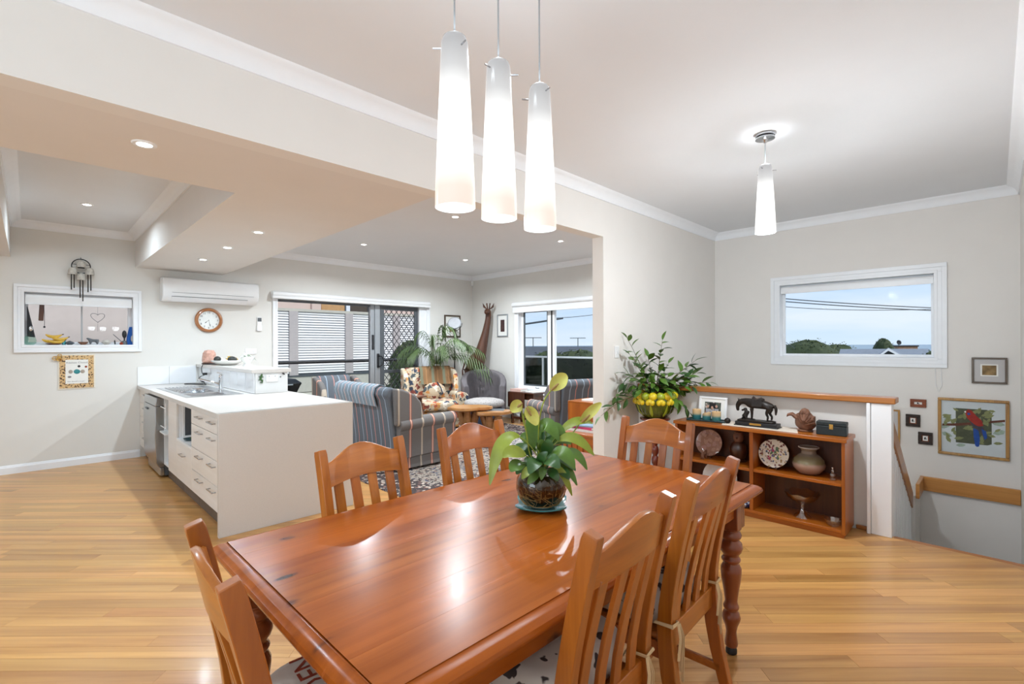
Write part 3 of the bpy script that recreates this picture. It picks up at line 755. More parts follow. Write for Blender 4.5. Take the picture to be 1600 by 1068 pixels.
for key, lab, bx, by, rz in (('1', 'honey wood dining chair across the table, in front of the white bench end panel', 1.011, 1.925, R(7)),
                             ('2', 'honey wood dining chair across the table, in front of the burl slab tables', 1.664, 1.975, R(-2)),
                             ('E', 'honey wood dining chair at the far table end, in front of the yellow fruit pot', 2.475, 1.335, R(-88)),
                             ('A', 'honey wood dining chair nearest the camera on the right, back to the viewer', 1.075, .640, R(183)),
                             ('B', 'dining chair on the right near the table corner, tan ribbon tied to its left post', 1.640, .672, R(183))):
    k = copy_tree(ch); k['label'] = lab; put_chair(k, bx, by, rz); CH[key] = k
# seat cushions
def cushion(chair, label, mat, printed=False):
    c = thing('seat_cushion', label, 'cushion', tuple(chair.location), chair.rotation_euler[2], 'tie-on seat cushions')
    bm = BM(); rings = []
    for f, sc_ in ((0, .86), (.12, .97), (.5, 1.0), (.82, .97), (.95, .90), (1.0, .80)):
        r_ = []
        for i in range(40):
            a = 2*PI*i/40; e_ = .42
            x = .198*sc_*math.copysign(abs(math.cos(a))**e_, math.cos(a)); y = .195*sc_*math.copysign(abs(math.sin(a))**e_, math.sin(a))
            r_.append((x, -.03+y, 0.449+.118*f))
        rings.append(r_)
    vr = loft(bm, rings); done('pad', bm, mat, c, 0, angle=60)
    for s in (-1, 1):
        bm = BM(); z = .50; yb = ypro(z)
        tube(bm, [(s*.165, .15, .475), (s*(HW-.023), yb-.03, z), (s*(HW+.021), yb-.03, z), (s*(HW+.021), yb+.03, z+.004), (s*(HW-.022), yb+.03, z), (s*(HW-.023), yb-.03, z-.004)], .006, 6, flat=.35)
        for q, ln in ((.0, .15), (.012, .11), (-.01, .19)):
            tube(bm, [(s*(HW-.02)+q*.3, yb+.032, z), (s*(HW-.02)+q, yb+.043, z-.04), (s*(HW-.02)+q*1.4, yb+.038, z-ln)], .005, 5, flat=.35)
        if s == -1 or not printed: done('ribbon_tie', bm, M['tan'], c)
        else: bm.free()
    return c
M['sack'] = plain('printed_sackcloth', srgb(206, 198, 186), .9, var=.06, scale=30, bmp=.1)
M['redink'] = plain('red_print', srgb(150, 62, 36), .9, var=.25, scale=90)
M['greenink'] = plain('green_print', srgb(52, 74, 44), .9)
M['batik'] = cells('dark_leaf_cloth', srgb(206, 196, 186), [srgb(60, 48, 46), srgb(92, 74, 70)], 16, .36)
cu = cushion(CH['N'], 'cream printed cushion on the near left end chair, with red and green lettering', M['sack'], True)
ZC = .5675
text('print_lettering', 'GARDEN', .085, M['redink'], cu, (.0, .045, ZC), (0, 0, 0))
text('print_lettering', '1905', .052, M['greenink'], cu, (.085, -.055, ZC), (0, 0, R(-12)))
text('print_lettering', 'SEEDS', .030, M['ink'], cu, (.0, -.012, ZC), (0, 0, 0))
for k in range(26):
    bm = BM(); a0 = R(rnd.uniform(200, 340)); q = rnd.uniform(0, 1)
    x = -.01+rnd.uniform(-.07, .07); y = -.13+rnd.uniform(-.035, .035)
    bez_ = bez((x, y, ZC+.0005), (x+.02, y+.02+.02*q, ZC+.002), (x+.06*math.cos(a0), y+.05*math.sin(a0)+.03, ZC+.0005), 5)
    tube(bm, bez_, [.002, .005, .006, .005, .003, .001], 5, flat=.3)
    done('print_feather', bm, M['redink'] if k % 4 else M['ink'], cu)
cushion(CH['A'], 'dark leaf print cushion tied to the chair nearest the camera', M['batik'])
cushion(CH['B'], 'pale patterned cushion tied with long tan ribbon to the chair by the table corner', M['batik'])
# ------------------------------------------------------------------ pendants
def lamp_glow(name, zlo, zhi, warm=True, k=1.0):
    m, t, b = nodes_of(name)
    g = N(t, 'ShaderNodeTexCoord'); sp = N(t, 'ShaderNodeSeparateXYZ'); t.links.new(g.outputs['Object'], sp.inputs[0])
    mr = N(t, 'ShaderNodeMapRange'); mr.inputs['From Min'].default_value = zlo; mr.inputs['From Max'].default_value = zhi
    t.links.new(sp.outputs['Z'], mr.inputs['Value'])
    lo = (.90, .76, .66) if warm else (.95, .93, .9)
    rp = ramp_node(t, [(0, lo), (.10, tuple(x*1.04 for x in lo)), (.24, (1.15, 1.12, 1.06)), (.45, (1.5, 1.5, 1.45)), (.62, (1.2, 1.2, 1.18)), (.80, (.62, .62, .62)), (1, (.36, .36, .37))])
    t.links.new(mr.outputs[0], rp.inputs[0])
    t.links.new(rp.outputs[0], b.inputs['Emission Color']); b.inputs['Emission Strength'].default_value = k
    b.inputs['Base Color'].default_value = (.10, .10, .10, 1); b.inputs['Roughness'].default_value = .2
    return m
M['shade_a'] = lamp_glow('lit_opal_glass', 0, .565, True, .95)
M['shade_b'] = lamp_glow('lit_opal_glass_small', 0, .455, False, 1.0)
M['bulb'] = plain('lit_bulb', (1, .95, .88), .5, emit=((1, .95, .88), 5))
def pendant(label, loc, H, rb, rt, mat, canopy, spin=0, group=None, pw=5, pup=1.0):
    p = thing('pendant_light', label, 'pendant lamp', loc, R(spin), group)
    bm = BM(); T = .004
    out = [(rb, 0), (rb*.985, H*.1), (rb+(rt-rb)*.9, H*.86), (rt*1.0, H*.95), (rt*.9, H*.985), (rt*.6, H), (.006, H)]
    inn = [(.006, H-T), (rt*.55, H-T), (rt*.9-T, H*.975), (rb+(rt-rb)*.9-T, H*.86), (rb-T, 0)]
    lathe(bm, out+inn, 40, cap=False)
    done('shade', bm, mat, p, angle=60)
    bm = BM(); lathe(bm, [(.001, H*.2), (.016, H*.22), (.02, H*.3), (.016, H*.4), (.012, H*.5)], 12); done('bulb', bm, M['bulb'], p)
    top = CZ-loc[2]
    bm = BM(); rod(bm, (0, 0, H-.002), (0, 0, top-.02), .0032, 8); done('cord', bm, M['alu'], p)
    for a, zz in ((0, .90), (115, .93), (240, .91)):
        bm = BM(); rr = rt*1.02+.004; ca, sa = math.cos(R(a)), math.sin(R(a))
        rod(bm, (ca*(rr-.012), sa*(rr-.012), H*zz), (ca*(rr+.022), sa*(rr+.022), H*zz), .003, 6); done('pin', bm, M['steel'], p)
    bm = BM()
    if canopy: lathe(bm, [(.055, top), (.06, top-.004), (.06, top-.016), (.04, top-.02), (.058, top-.026), (.06, top-.034), (.02, top-.038), (.008, top-.06)], 28)
    else: lathe(bm, [(.05, top), (.05, top-.016), (.012, top-.024)], 24)
    done('canopy', bm, M['steel'], p)
    l = bpy.data.lights.new('pendant_bulb', 'POINT'); l.energy = pw; l.shadow_soft_size = .06; l.color = LAMP
    lo = bpy.data.objects.new('pendant_bulb', l); COL.objects.link(lo); lo.parent = p; lo.location = (0, 0, -.035)
    l = bpy.data.lights.new('pendant_point', 'POINT'); l.energy = pup; l.shadow_soft_size = .05; l.color = LAMP
    lo = bpy.data.objects.new('pendant_point', l); COL.objects.link(lo); lo.parent = p; lo.location = (0, 0, H+.02)
    return p
G3 = 'three pendants over the dining table'
pendant('white tapered glass pendant over the table, leftmost and nearest of the three', (1.0, 1.263, 1.845), .568, .0665, .045, M['shade_a'], False, 20, G3)
pendant('white tapered glass pendant over the table, middle one of the three', (1.199, 1.262, 1.845), .565, .0645, .044, M['shade_a'], False, 70, G3)
pendant('white tapered glass pendant over the table, rightmost and farthest of the three', (1.422, 1.263, 1.845), .563, .0635, .043, M['shade_a'], False, 140, G3)
pendant('single white glass pendant with a steel ceiling plate, alone near the stair window', (3.505, 1.09, 2.137), .456, .064, .042, M['shade_b'], True, 60, None, 66, 2.6)
# ------------------------------------------------------------------ downlights
M['dlglow'] = plain('lit_downlight_lens', (1, .98, .95), .5, emit=((1, .97, .93), 16))
M['dlring'] = plain('downlight_ring', srgb(236, 236, 236), .4)
def downlight(label, x, y, z, power=None, grp='recessed downlights', col=None):
    d_ = thing('downlight', label, 'downlight', (x, y, z), 0, grp)
    bm = BM(); lathe(bm, [(.033, -.001), (.033, -.006), (.048, -.007), (.052, -.003), (.052, -.0005)], 28, cap=False); done('ring', bm, M['dlring'], d_)
    bm = BM(); lathe(bm, [(.033, -.0035), (.033, -.001)], 24); done('lens', bm, M['dlglow'], d_)
    area_light('downlight_beam', (0, 0, -.012), .07, power or P_DOWN, parent=d_, spread=160, col=LAMP if power else KLAMP)
downlight('recessed downlight in the soffit nearest the camera', .404, 2.951, SZ)
downlight('recessed downlight in the kitchen ceiling coffer above the small window', .412, 6.353, CZ)
downlight('recessed downlight over the bench, nearest of the row of three', 1.42, 4.543, SZ)
downlight('recessed downlight over the bench, middle of the row of three', 1.417, 5.463, SZ)
downlight('recessed downlight over the bench, closest to the air conditioner', 1.415, 6.411, SZ)
downlight('recessed downlight in the living ceiling at left, near the sliding door', 3.30, 6.21, CZ, P_LIVING)
downlight('recessed downlight in the living ceiling just below the nearest pendant', 3.31, 4.18, CZ, P_LIVING)
downlight('recessed downlight in the living ceiling near the far corner with the giraffe', 5.10, 6.18, CZ, P_LIVING)
downlight('recessed downlight in the living ceiling at right, by the living room window', 5.11, 4.17, CZ, P_LIVING)
l = bpy.data.lights.new('stair_fill', 'POINT'); l.energy = 14; l.shadow_soft_size = .1; l.color = LAMP  # added unseen fill to brighten the stair wall, no fitting
lo = bpy.data.objects.new('stair_fill', l); COL.objects.link(lo); lo.location = (5.1, 1.2, -1.1)
# added fill lights out of view in the kitchen, without fittings
for (x, y, z) in ((-1.2, 5.4, SZ), (-2.4, 3.2, SZ)):
    area_light('ceiling_fill', (x, y, z-.03), .35, P_REST, col=KLAMP)
# ------------------------------------------------------------------ glass globe with a peace lily
VX, VY = 1.408, 1.25
M['globe'] = glass('smoky_glass', (.80, .74, .64), 1.0, .01, 1.6)
M['murk'] = plain('brown_water', srgb(46, 34, 20), .2, var=.3, scale=30)
M['rootm'] = plain('pale_roots', srgb(150, 120, 66), .6, var=.2)
bm = BM(); n = 40; rings = []
for k, z0 in ((.25, 0), (.6, .001), (.85, .004), (1.0, .010), (1.0, .014), (.85, .009), (.6, .006), (.02, .005)):
    rg = []
    for i in range(n):
        a = 2*PI*i/n; rr = .105*(1+.16*math.cos(4*a+.4))*k
        rg.append((rr*math.cos(a), rr*math.sin(a), z0+.010*k**3*(1+math.cos(4*a+.4))*.6))
    rings.append(rg)
loft(bm, rings); o = done('wavy_dish', bm, M['teal'], angle=60); o.location = (VX, VY, TZ+.0005)
tag(o, 'teal wavy glass dish under the globe vase on the dining table', 'dish')
vz = TZ+.0085
v = thing('globe_vase', 'smoky glass globe vase full of roots and water on the teal dish', 'vase', (VX, VY, vz))
bm = BM(); lathe(bm, [(.03, .0), (.055, .003), (.085, .03), (.100, .07), (.096, .105), (.078, .135), (.058, .148), (.056, .152), (.060, .157)], 44, cap=False); done('glass', bm, M['globe'], v)
bm = BM(); lathe(bm, [(.02, .004), (.05, .006), (.08, .032), (.0945, .07), (.09, .104), (.074, .128), (.01, .130)], 40); done('water', bm, M['murk'], v)
bm = BM(); q = random.Random(3)
for i in range(70):
    a = q.uniform(0, 2*PI); z = q.uniform(.03, .12); R_ = .0965*math.sin(math.acos(max(-1, min(1, (z-.072)/.1))))
    pts = []
    for k in range(6):
        zz_ = z-.012*k*q.uniform(.2, 1.6); zz_ = min(.124, max(.012, zz_)); aa = a+k*q.uniform(-.05, .22)
        rr = .097*math.sqrt(max(.05, 1-((zz_-.071)/.088)**2))*.985; pts.append((rr*math.cos(aa), rr*math.sin(aa), zz_))
    tube(bm, pts, .0012, 4)
o = done('roots', bm, M['rootm'], v); o['kind'] = 'stuff'
pl = thing('peace_lily', 'peace lily plant with arching leaves and three pale green flowers in the globe vase', 'plant', (VX, VY, vz+.135))
U = .00249
def pv(px, py, aw=0):   # lay the leaves out across the view: right, up and away from the vase mouth
    q_ = rv*((px-845)*U)+dv*aw; return Vector((q_.x, q_.y, (724-py)*U))
def lily_leaf(mid, tip, w, mat, aw=0, aw2=None, f0=.38, par=None, name='leaf', base=None, cup=.22):
    b0 = base or pv(845+rnd.uniform(-9, 9), 724, rnd.uniform(-.02, .02)); m1 = pv(mid[0], mid[1], aw); t1 = pv(tip[0], tip[1], aw if aw2 is None else aw2)
    c1 = m1*2-(b0+t1)*.5   # so the curve passes through mid
    path = bez(b0, c1, t1, 16)
    bm = BM(); tube(bm, path[:8], [.0026]*8, 5)
    i0 = int(16*f0); L, Cc, Rr = [], [], []; m = 16-i0
    for i in range(i0, 17):
        t = (i-i0)/m; p = path[i]; tg = (path[min(16, i+1)]-path[i-1]).normalized()
        sd = tg.cross(Vector((0, 0, .6))-dv*.85); sd = (sd.normalized() if sd.length > .1 else rv.copy())
        # turn the blade partly to the viewer
        up_ = sd.cross(tg).normalized(); tw = rnd.uniform(-.25, .25) if i == i0 else tw; sd = (sd*math.cos(tw)+up_*math.sin(tw)).normalized(); up_ = sd.cross(tg).normalized()
        ww = w*.5*(math.sin(PI*min(.995, t*.93+.045))**.8); 
        Cc.append(bm.verts.new(p)); L.append(bm.verts.new(p-sd*ww+up_*ww*cup)); Rr.append(bm.verts.new(p+sd*ww+up_*ww*cup))
    for i in range(m):
        bm.faces.new((L[i], Cc[i], Cc[i+1], L[i+1])); bm.faces.new((Cc[i], Rr[i], Rr[i+1], Cc[i+1]))
    return done(name, bm, mat, par or pl, angle=80, subsurf=1)
LA, LD, LL = M['leaf'], M['leaf_d'], M['leaf_l']
for mid, tip, w, mt, aw, aw2 in [((800, 668), (766, 738), .058, LL, -.03, -.08), ((812, 690), (786, 693), .052, LL, -.08, -.12), ((812, 706), (798, 713), .05, LA, -.09, -.13), ((836, 672), (823, 642), .058, LA, .02, .03),
        ((848, 656), (872, 676), .06, LA, .0, -.03), ((884, 660), (930, 656), .04, LL, .03, .06), ((880, 672), (925, 698), .042, LL, -.02, -.04), ((886, 692), (913, 718), .036, LA, -.03, -.06), ((866, 688), (891, 710), .062, LA, -.08, -.12),
        ((868, 698), (895, 718), .05, LD, -.04, -.07), ((872, 708), (896, 738), .036, LA, -.05, -.09), ((866, 712), (888, 752), .028, LL, -.07, -.10), ((850, 690), (854, 670), .046, LD, -.06, -.07), ((842, 704), (852, 686), .04, LD, -.08, -.11),
        ((828, 714), (814, 726), .036, LL, -.08, -.11), ((836, 718), (822, 732), .034, LA, -.09, -.12), ((832, 690), (824, 668), .04, LD, .03, .05), ((858, 700), (878, 690), .05, LD, -.02, -.01), ((846, 712), (842, 726), .03, LA, -.09, -.12),
        ((856, 716), (866, 728), .036, LD, -.09, -.12), ((860, 676), (872, 664), .045, LD, .05, .08), ((826, 700), (806, 690), .045, LD, .04, .08), ((866, 704), (884, 700), .05, LD, .06, .1), ((838, 708), (826, 706), .04, LD, -.05, -.1), ((846, 690), (838, 676), .04, LA, -.02, -.04), ((854, 706), (862, 698), .05, LD, -.09, -.13), ((858, 664), (884, 672), .05, LA, .01, .0), ((830, 682), (812, 676), .05, LA, .01, .02), ((864, 682), (892, 684), .05, LA, .02, .0), ((842, 684), (848, 656), .05, LD, .03, .05), ((822, 712), (806, 722), .045, LD, -.05, -.08), ((870, 716), (884, 728), .04, LD, -.06, -.1), ((852, 698), (868, 706), .055, LD, -.1, -.15), ((836, 700), (824, 714), .055, LD, -.1, -.15), ((832, 712), (818, 708), .045, LD, .0, .0), ((858, 690), (866, 678), .05, LA, .06, .08)]:
    lily_leaf(mid, tip, w, mt, aw, aw2)
def flower(stem, sp_tip, w, aw):
    f = bpy.data.objects.new('flower', None); COL.objects.link(f); f.parent = pl
    pts = [pv(845, 722, 0)]+[pv(x, y, aw*(i+1)/len(stem)) for i, (x, y) in enumerate(stem)]
    sm = []
    for i in range(len(pts)-1):
        for k in range(4):
            p0, p1, p2, p3 = pts[max(i-1, 0)], pts[i], pts[i+1], pts[min(i+2, len(pts)-1)]; t = k/4
            sm.append(.5*((2*p1)+(-p0+p2)*t+(2*p0-5*p1+4*p2-p3)*t*t+(-p0+3*p1-3*p2+p3)*t**3))
    sm.append(pts[-1]); bm = BM(); tube(bm, sm, .0028, 6); done('flower_stem', bm, M['leaf_l'], f)
    b0 = pts[-1]; t1 = pv(sp_tip[0], sp_tip[1], aw); mid = (b0+t1)*.5+Vector((0, 0, .006))
    bm = BM(); path = bez(b0, mid*2-(b0+t1)*.5, t1, 12); L, Cc, Rr = [], [], []
    for i in range(13):
        t = i/12; tg = (path[min(12, i+1)]-path[max(0, i-1)]).normalized(); nrm = -dv; sd = tg.cross(nrm).normalized()
        ww = w*.5*math.sin(PI*min(.99, t*.9+.06))**.7
        Cc.append(bm.verts.new(path[i]+dv*.008*math.sin(PI*t))); L.append(bm.verts.new(path[i]-sd*ww-dv*ww*.35)); Rr.append(bm.verts.new(path[i]+sd*ww-dv*ww*.35))
    for i in range(12):
        bm.faces.new((L[i], Cc[i], Cc[i+1], L[i+1])); bm.faces.new((Cc[i], Rr[i], Rr[i+1], Cc[i+1]))
    done('spathe', bm, M['spathe'], f, angle=80, subsurf=1)
    bm = BM(); d_ = (t1-b0); tube(bm, [b0-dv*.006, b0+d_*.25-dv*.012, b0+d_*.45-dv*.012], [.004, .006, .003], 8); done('spadix', bm, M['rootm'], f)
M['spathe'] = plain('pale_green_spathe', srgb(206, 204, 104), .45, var=.1, scale=30)
flower([(841, 690), (842, 650), (849, 618), (861, 599)], (886, 576), .062, .0)
flower([(828, 700), (822, 665), (816, 640), (815, 618)], (799, 632), .05, -.02)
flower([(828, 700), (822, 665), (818, 640), (822, 624)], (838, 652), .05, -.03)
flower([(870, 690), (893, 672), (908, 655)], (943, 622), .042, .05)
# ------------------------------------------------------------------ kitchen bench
M['barwhite'] = plain('bar_laminate', srgb(218, 217, 215), .4, var=.01)
M['slotgrey'] = plain('outlet_slot_grey', srgb(176, 176, 176), .6)
KX = .99                      # face of the drawers
t = thing('island_benchtop', 'speckled white stone benchtop with a waterfall end panel facing the dining table', 'benchtop', (0, 0, 0))
bm = BM()
sx0, sx1, sy0, sy1 = 1.075, 1.535, 5.46, 6.93     # sink cut-out
for lo, hi in (((.965, 3.985, .862), (2.0, sy0, .90)), ((.965, sy1, .862), (2.0, YW-.002, .90)), ((.965, sy0, .862), (sx0, sy1, .90)), ((sx1, sy0, .862), (2.0, sy1, .90))): box(bm, lo, hi)
done('worktop', bm, M['stone'], t, smooth=False)
bm = BM(); box(bm, (.967, 3.97, 0), (2.0, 4.008, .90)); done('end_panel', bm, M['stone'], t, .002)
bm = BM(); box(bm, (1.96, 4.01, 0), (1.995, YW-.002, .861)); done('back_panel', bm, M['white'], t)
# raised bar
t = thing('raised_bar', 'raised white breakfast bar behind the sink, a power outlet in its end', 'bar', (0, 0, 0))
bm = BM(); box(bm, (1.64, 5.36, .901), (1.96, YW-.001, 1.112)); done('upstand', bm, M['barwhite'], t, .002)
bm = BM(); box(bm, (1.60, 5.345, 1.113), (1.99, YW-.001, 1.15)); done('bar_top', bm, M['stone'], t, .002)
for i in range(8):
    bm = BM(); y = 5.37+i*.285; box(bm, (1.63, y, .903), (1.639, y+.282, 1.11)); done('tile', bm, M['gloss_tile'], t, .0015, 1)
g = bpy.data.objects.new('power_outlet', None); COL.objects.link(g); g.parent = t; g.location = (1.80, 5.36, 1.055)
bm = BM(); box(bm, (-.058, -.010, -.037), (.058, 0, .037)); done('plate', bm, M['white'], g, .003)
bm = BM()
for sx in (-.03, .03):
    for (dx, dz, rr) in ((-.007, -.002, .5), (.007, -.002, -.5), (0, -.018, 0)): cbox(bm, (sx+dx, -.0102, dz), (.003, .001, .010), (0, rr, 0))
    cbox(bm, (sx, -.0115, .021), (.008, .003, .013))
done('slot', bm, M['slotgrey'], g)
gk = thing('fridge_magnet', 'small green gecko ornament stuck on the end of the raised bar', 'ornament', (1.69, 5.358, 1.06))
bm = BM(); tube(bm, [(-.01, -.006, -.045), (.012, -.006, -.05), (.014, -.007, -.03), (-.006, -.008, -.01), (.004, -.008, .02), (.012, -.007, .042)], [.004, .007, .009, .011, .012, .007], 8); done('body', bm, M['leaf_d'], gk)
bm = BM()
for (x, z) in ((-.022, .02), (.026, .012), (-.024, -.02), (.022, -.022)): rod(bm, (0, -.005, z*.6), (x, -.005, z), .004, 6)
done('legs', bm, M['leaf_d'], gk)
ck = thing('wall_clip', 'small black clip on the end of the raised bar near its corner', 'clip', (1.915, 5.358, 1.095))
bm = BM(); cbox(bm, (0, -.006, 0), (.026, .012, .012), (0, .5, 0)); done('grip', bm, M['black'], ck, .003)
bm = BM(); cbox(bm, (-.03, -.004, -.03), (.014, .006, .012), (0, -.6, 0)); done('tab', bm, M['dgrey'], ck, .002)
# splashback tiles on the back wall
t = thing('splashback', 'row of glossy white wall tiles behind the bench corner', 'tiles', (0, YW, 0))
for (a, b) in ((.968, 1.296), (1.299, 1.598)):
    bm = BM(); box(bm, (a, -.010, .902), (b, -.0005, 1.132)); done('tile', bm, M['gloss_tile'], t, .0015, 1)
# cabinets under the bench
def handle(par, y, z, ln=.13):
    h = done('handle', _handle(ln), M['steel'], par, .0015, 1); h.location = (KX, y, z); return h
def _handle(ln):
    bm = BM(); box(bm, (-.030, -ln/2, -.005), (-.022, ln/2, .005))
    for s in (-1, 1): box(bm, (-.023, s*(ln/2-.004)-.005, -.004), (0, s*(ln/2-.004)+.005, .004))
    return bm
def carcass(par, y0, y1, z0=.145, z1=.86, open_=False):
    bm = BM()
    box(bm, (KX+.02, y0+.001, z0), (KX+.55, y0+.018, z1)); box(bm, (KX+.02, y1-.018, z0), (KX+.55, y1-.001, z1)); box(bm, (KX+.53, y0+.018, z0), (KX+.55, y1-.018, z1)); box(bm, (KX+.02, y0+.018, z0), (KX+.53, y1-.018, z0+.018))
    box(bm, (KX+.02, y0+.018, z1-.018), (KX+.53, y1-.018, z1))
    done('carcass', bm, M['white'], par)
    bm = BM(); box(bm, (KX+.06, y0+.001, 0), (KX+.075, y1-.001, z0)); done('kickboard', bm, M['kick'], par)
t = thing('drawer_cabinet', 'bank of four wide white drawers with paired steel handles, nearest the dining table', 'cabinet')
carcass(t, 4.012, 4.915)
zz = [.147, .337, .528, .728, .858]
for i in range(4):
    bm = BM(); box(bm, (KX, 4.014, zz[i]+.002), (KX+.018, 4.913, zz[i+1]-.002)); d = done('drawer_front', bm, M['lam'], t, .0012, 1)
    for y in (4.22, 4.60): handle(d, y, zz[i+1]-.045 if i < 3 else zz[i+1]-.05, .16)
t = thing('nook_cabinet', 'white cabinet with an open appliance nook above one large drawer', 'cabinet')
carcass(t, 4.917, 5.505)
bm = BM(); box(bm, (KX+.0, 4.918, .500), (KX+.53, 5.504, .520)); done('nook_shelf', bm, M['white'], t)
bm = BM(); box(bm, (KX, 4.919, .149), (KX+.018, 5.503, .498)); d = done('drawer_front', bm, M['lam'], t, .0012, 1)
handle(d, 5.21, .405, .16)
x = thing('tablet_panel', 'white-framed grey panel leaning inside the bench nook', 'panel', (KX+.04, 5.455, .521))
bm = BM(); frame4(bm, 0, 0, .02, 0, .3, 0, .32, .02); o = done('frame', bm, M['white'], x, .002)
bm = BM(); box(bm, (.021, .006, .021), (.279, .016, .299)); done('panel', bm, M['dgrey'], x)
x = thing('nook_dish', 'small dark teal dish on the nook shelf', 'dish', (KX+.075, 5.28, .521))
bm = BM(); lathe(bm, [(.04, 0), (.06, .012), (.064, .02), (.058, .02), (.04, .008)], 24); done('bowl', bm, plain('dark_teal_ceramic', srgb(60, 84, 88), .3), x)
bm = BM(); ball(bm, (.01, 0, .018), (.025, .02, .012), 10, 6); done('sponge', bm, M['leaf_d'], x)
t = thing('door_cabinet', 'narrow tall white bench door between the nook and the open shelves', 'cabinet')
carcass(t, 5.507, 5.89)
bm = BM(); box(bm, (KX, 5.509, .149), (KX+.018, 5.888, .857)); done('door', bm, M['lam'], t, .0012, 1)
t = thing('open_shelf_cabinet', 'narrow open white cabinet beside the dishwasher with pull-out wire rack', 'cabinet')
carcass(t, 5.892, 6.235)
bm = BM(); box(bm, (KX-.02, 5.912, .49), (KX+.5, 6.215, .505)); done('shelf', bm, M['white'], t, .002)
bm = BM()
for z in (.56, .76): rod(bm, (KX-.012, 5.93, z), (KX-.012, 6.2, z), .005, 6)
rod(bm, (KX-.012, 5.93, .56), (KX-.012, 5.93, .82), .005, 6); done('rack_rail', bm, M['trim'], t)
x = thing('oil_bottle', 'yellow-green bottle on the upper shelf of the open cabinet', 'bottle', (KX+.10, 6.07, .506))
bm = BM(); lathe(bm, [(.04, 0), (.042, .01), (.042, .17), (.034, .2), (.016, .225), (.015, .25)], 18); done('body', bm, plain('olive_oil', srgb(150, 150, 40), .15, coat=.5), x)
bm = BM(); lathe(bm, [(.017, .25), (.017, .285)], 14); done('cap', bm, M['black'], x)
x = thing('soap_bottle', 'white and grey bottle on the lower shelf of the open cabinet', 'bottle', (KX+.10, 6.05, .164))
bm = BM(); lathe(bm, [(.045, 0), (.048, .01), (.048, .15), (.02, .19), (.018, .2)], 16); done('body', bm, M['paper'], x)
bm = BM(); rod(bm, (0, 0, .2), (0, 0, .25), .01); rod(bm, (0, 0, .245), (-.04, 0, .24), .007); done('pump', bm, M['dgrey'], x)
t = thing('dishwasher', 'stainless steel dishwasher standing slightly proud of the bench', 'dishwasher', (0, 0, 0))
bm = BM(); box(bm, (KX+.03, 6.245, .02), (KX+.55, 6.985, .855)); done('body', bm, M['dgrey'], t)
bm = BM()
pf = [(KX+.028, .09)]
pf = [(KX-.02, .11), (KX-.045, .16), (KX-.055, .45), (KX-.05, .755), (KX+.028, .755), (KX+.028, .11)]
prism(bm, [(z, x) for x, z in pf], 1, 6.25, 6.98); done('door', bm, M['dwsteel'], t, .004)
bm = BM(); prism(bm, [(z, x) for x, z in [(KX-.05, .76), (KX-.04, .845), (KX+.028, .845), (KX+.028, .76)]], 1, 6.25, 6.98); done('control_panel', bm, M['dwsteel'], t, .004)
bm = BM(); cbox(bm, (KX-.056, 6.75, .70), (.012, .14, .02)); done('door_handle', bm, M['dgrey'], t, .004)
bm = BM(); box(bm, (KX-.01, 6.25, .02), (KX+.028, 6.98, .105)); done('kick_panel', bm, M['dwsteel'], t, .004)
t = thing('drawer_cabinet', 'narrow bank of white drawers between the dishwasher and the back wall', 'cabinet')
carcass(t, 6.99, YW-.002)
zz = [.147, .337, .528, .693, .858]
for i in range(4):
    bm = BM(); box(bm, (KX, 6.992, zz[i]+.002), (KX+.018, YW-.004, zz[i+1]-.002)); d = done('drawer_front', bm, M['lam'], t, .0012, 1); handle(d, 7.22, zz[i+1]-.05, .16)
# sink and tap
t = thing('kitchen_sink', 'stainless double bowl sink with drainer set in the benchtop', 'sink', (0, 0, 0))
bm = BM()
b1 = (1.115, 1.42, 5.52, 5.88); b2 = (1.115, 1.42, 5.95, 6.22)
def rim(bm, z):
    xs = [sx0-.02, 1.115, 1.42, sx1+.02]; ys = [sy0-.02, 5.52, 5.88, 5.95, 6.22, 6.93+.02]
    for i in range(3):
        for j in range(5):
            if i == 1 and j in (1, 3): continue
            box(bm, (xs[i], ys[j], z-.004), (xs[i+1], ys[j+1], z))
rim(bm, .9045); bmesh.ops.remove_doubles(bm, verts=bm.verts, dist=.0001); done('rim', bm, M['steel'], t, smooth=False)
for (a, b, c, d), dep in ((b1, .17), (b2, .12)):
    bm = BM(); loft(bm, [[(a, c, .904), (b, c, .904), (b, d, .904), (a, d, .904)], [(a+.01, c+.01, .9-dep+.02), (b-.01, c+.01, .9-dep+.02), (b-.01, d-.01, .9-dep+.02), (a+.01, d-.01, .9-dep+.02)], [(a+.03, c+.03, .9-dep), (b-.03, c+.03, .9-dep), (b-.03, d-.03, .9-dep), (a+.03, d-.03, .9-dep)]], True, False)
    box(bm, (a+.03, c+.03, .9-dep-.003), (b-.03, d-.03, .9-dep)); done('bowl', bm, M['steel'], t)
for i in range(9):
    bm = BM(); x = 1.13+i*.036; tube(bm, [(x, 6.27, .905), (x, 6.3, .908), (x, 6.86, .908), (x, 6.88, .905)], .006, 6); done('drainer_rib', bm, M['steel'], t)
x = thing('basin_strainer', 'round chrome strainer bowl hanging in the sink', 'strainer', (1.28, 6.02, .906))
bm = BM(); lathe(bm, [(.035, -.03), (.055, 0), (.062, .03), (.058, .032), (.05, .004)], 22); done('basket', bm, M['chrome'], x)
bm = BM(); tube(bm, [(.062*math.cos(PI*i/5), .062*math.sin(PI*i/5), .03) for i in range(11)], .004, 6); done('rim', bm, M['chrome'], x)
t = thing('mixer_tap', 'chrome mixer tap with a long angled spout behind the sink', 'tap', (1.50, 6.05, .9046))
bm = BM(); lathe(bm, [(.028, 0), (.028, .006), (.02, .012), (.019, .13), (.022, .135), (.022, .165), (.015, .172)], 20); done('body', bm, M['chrome'], t)
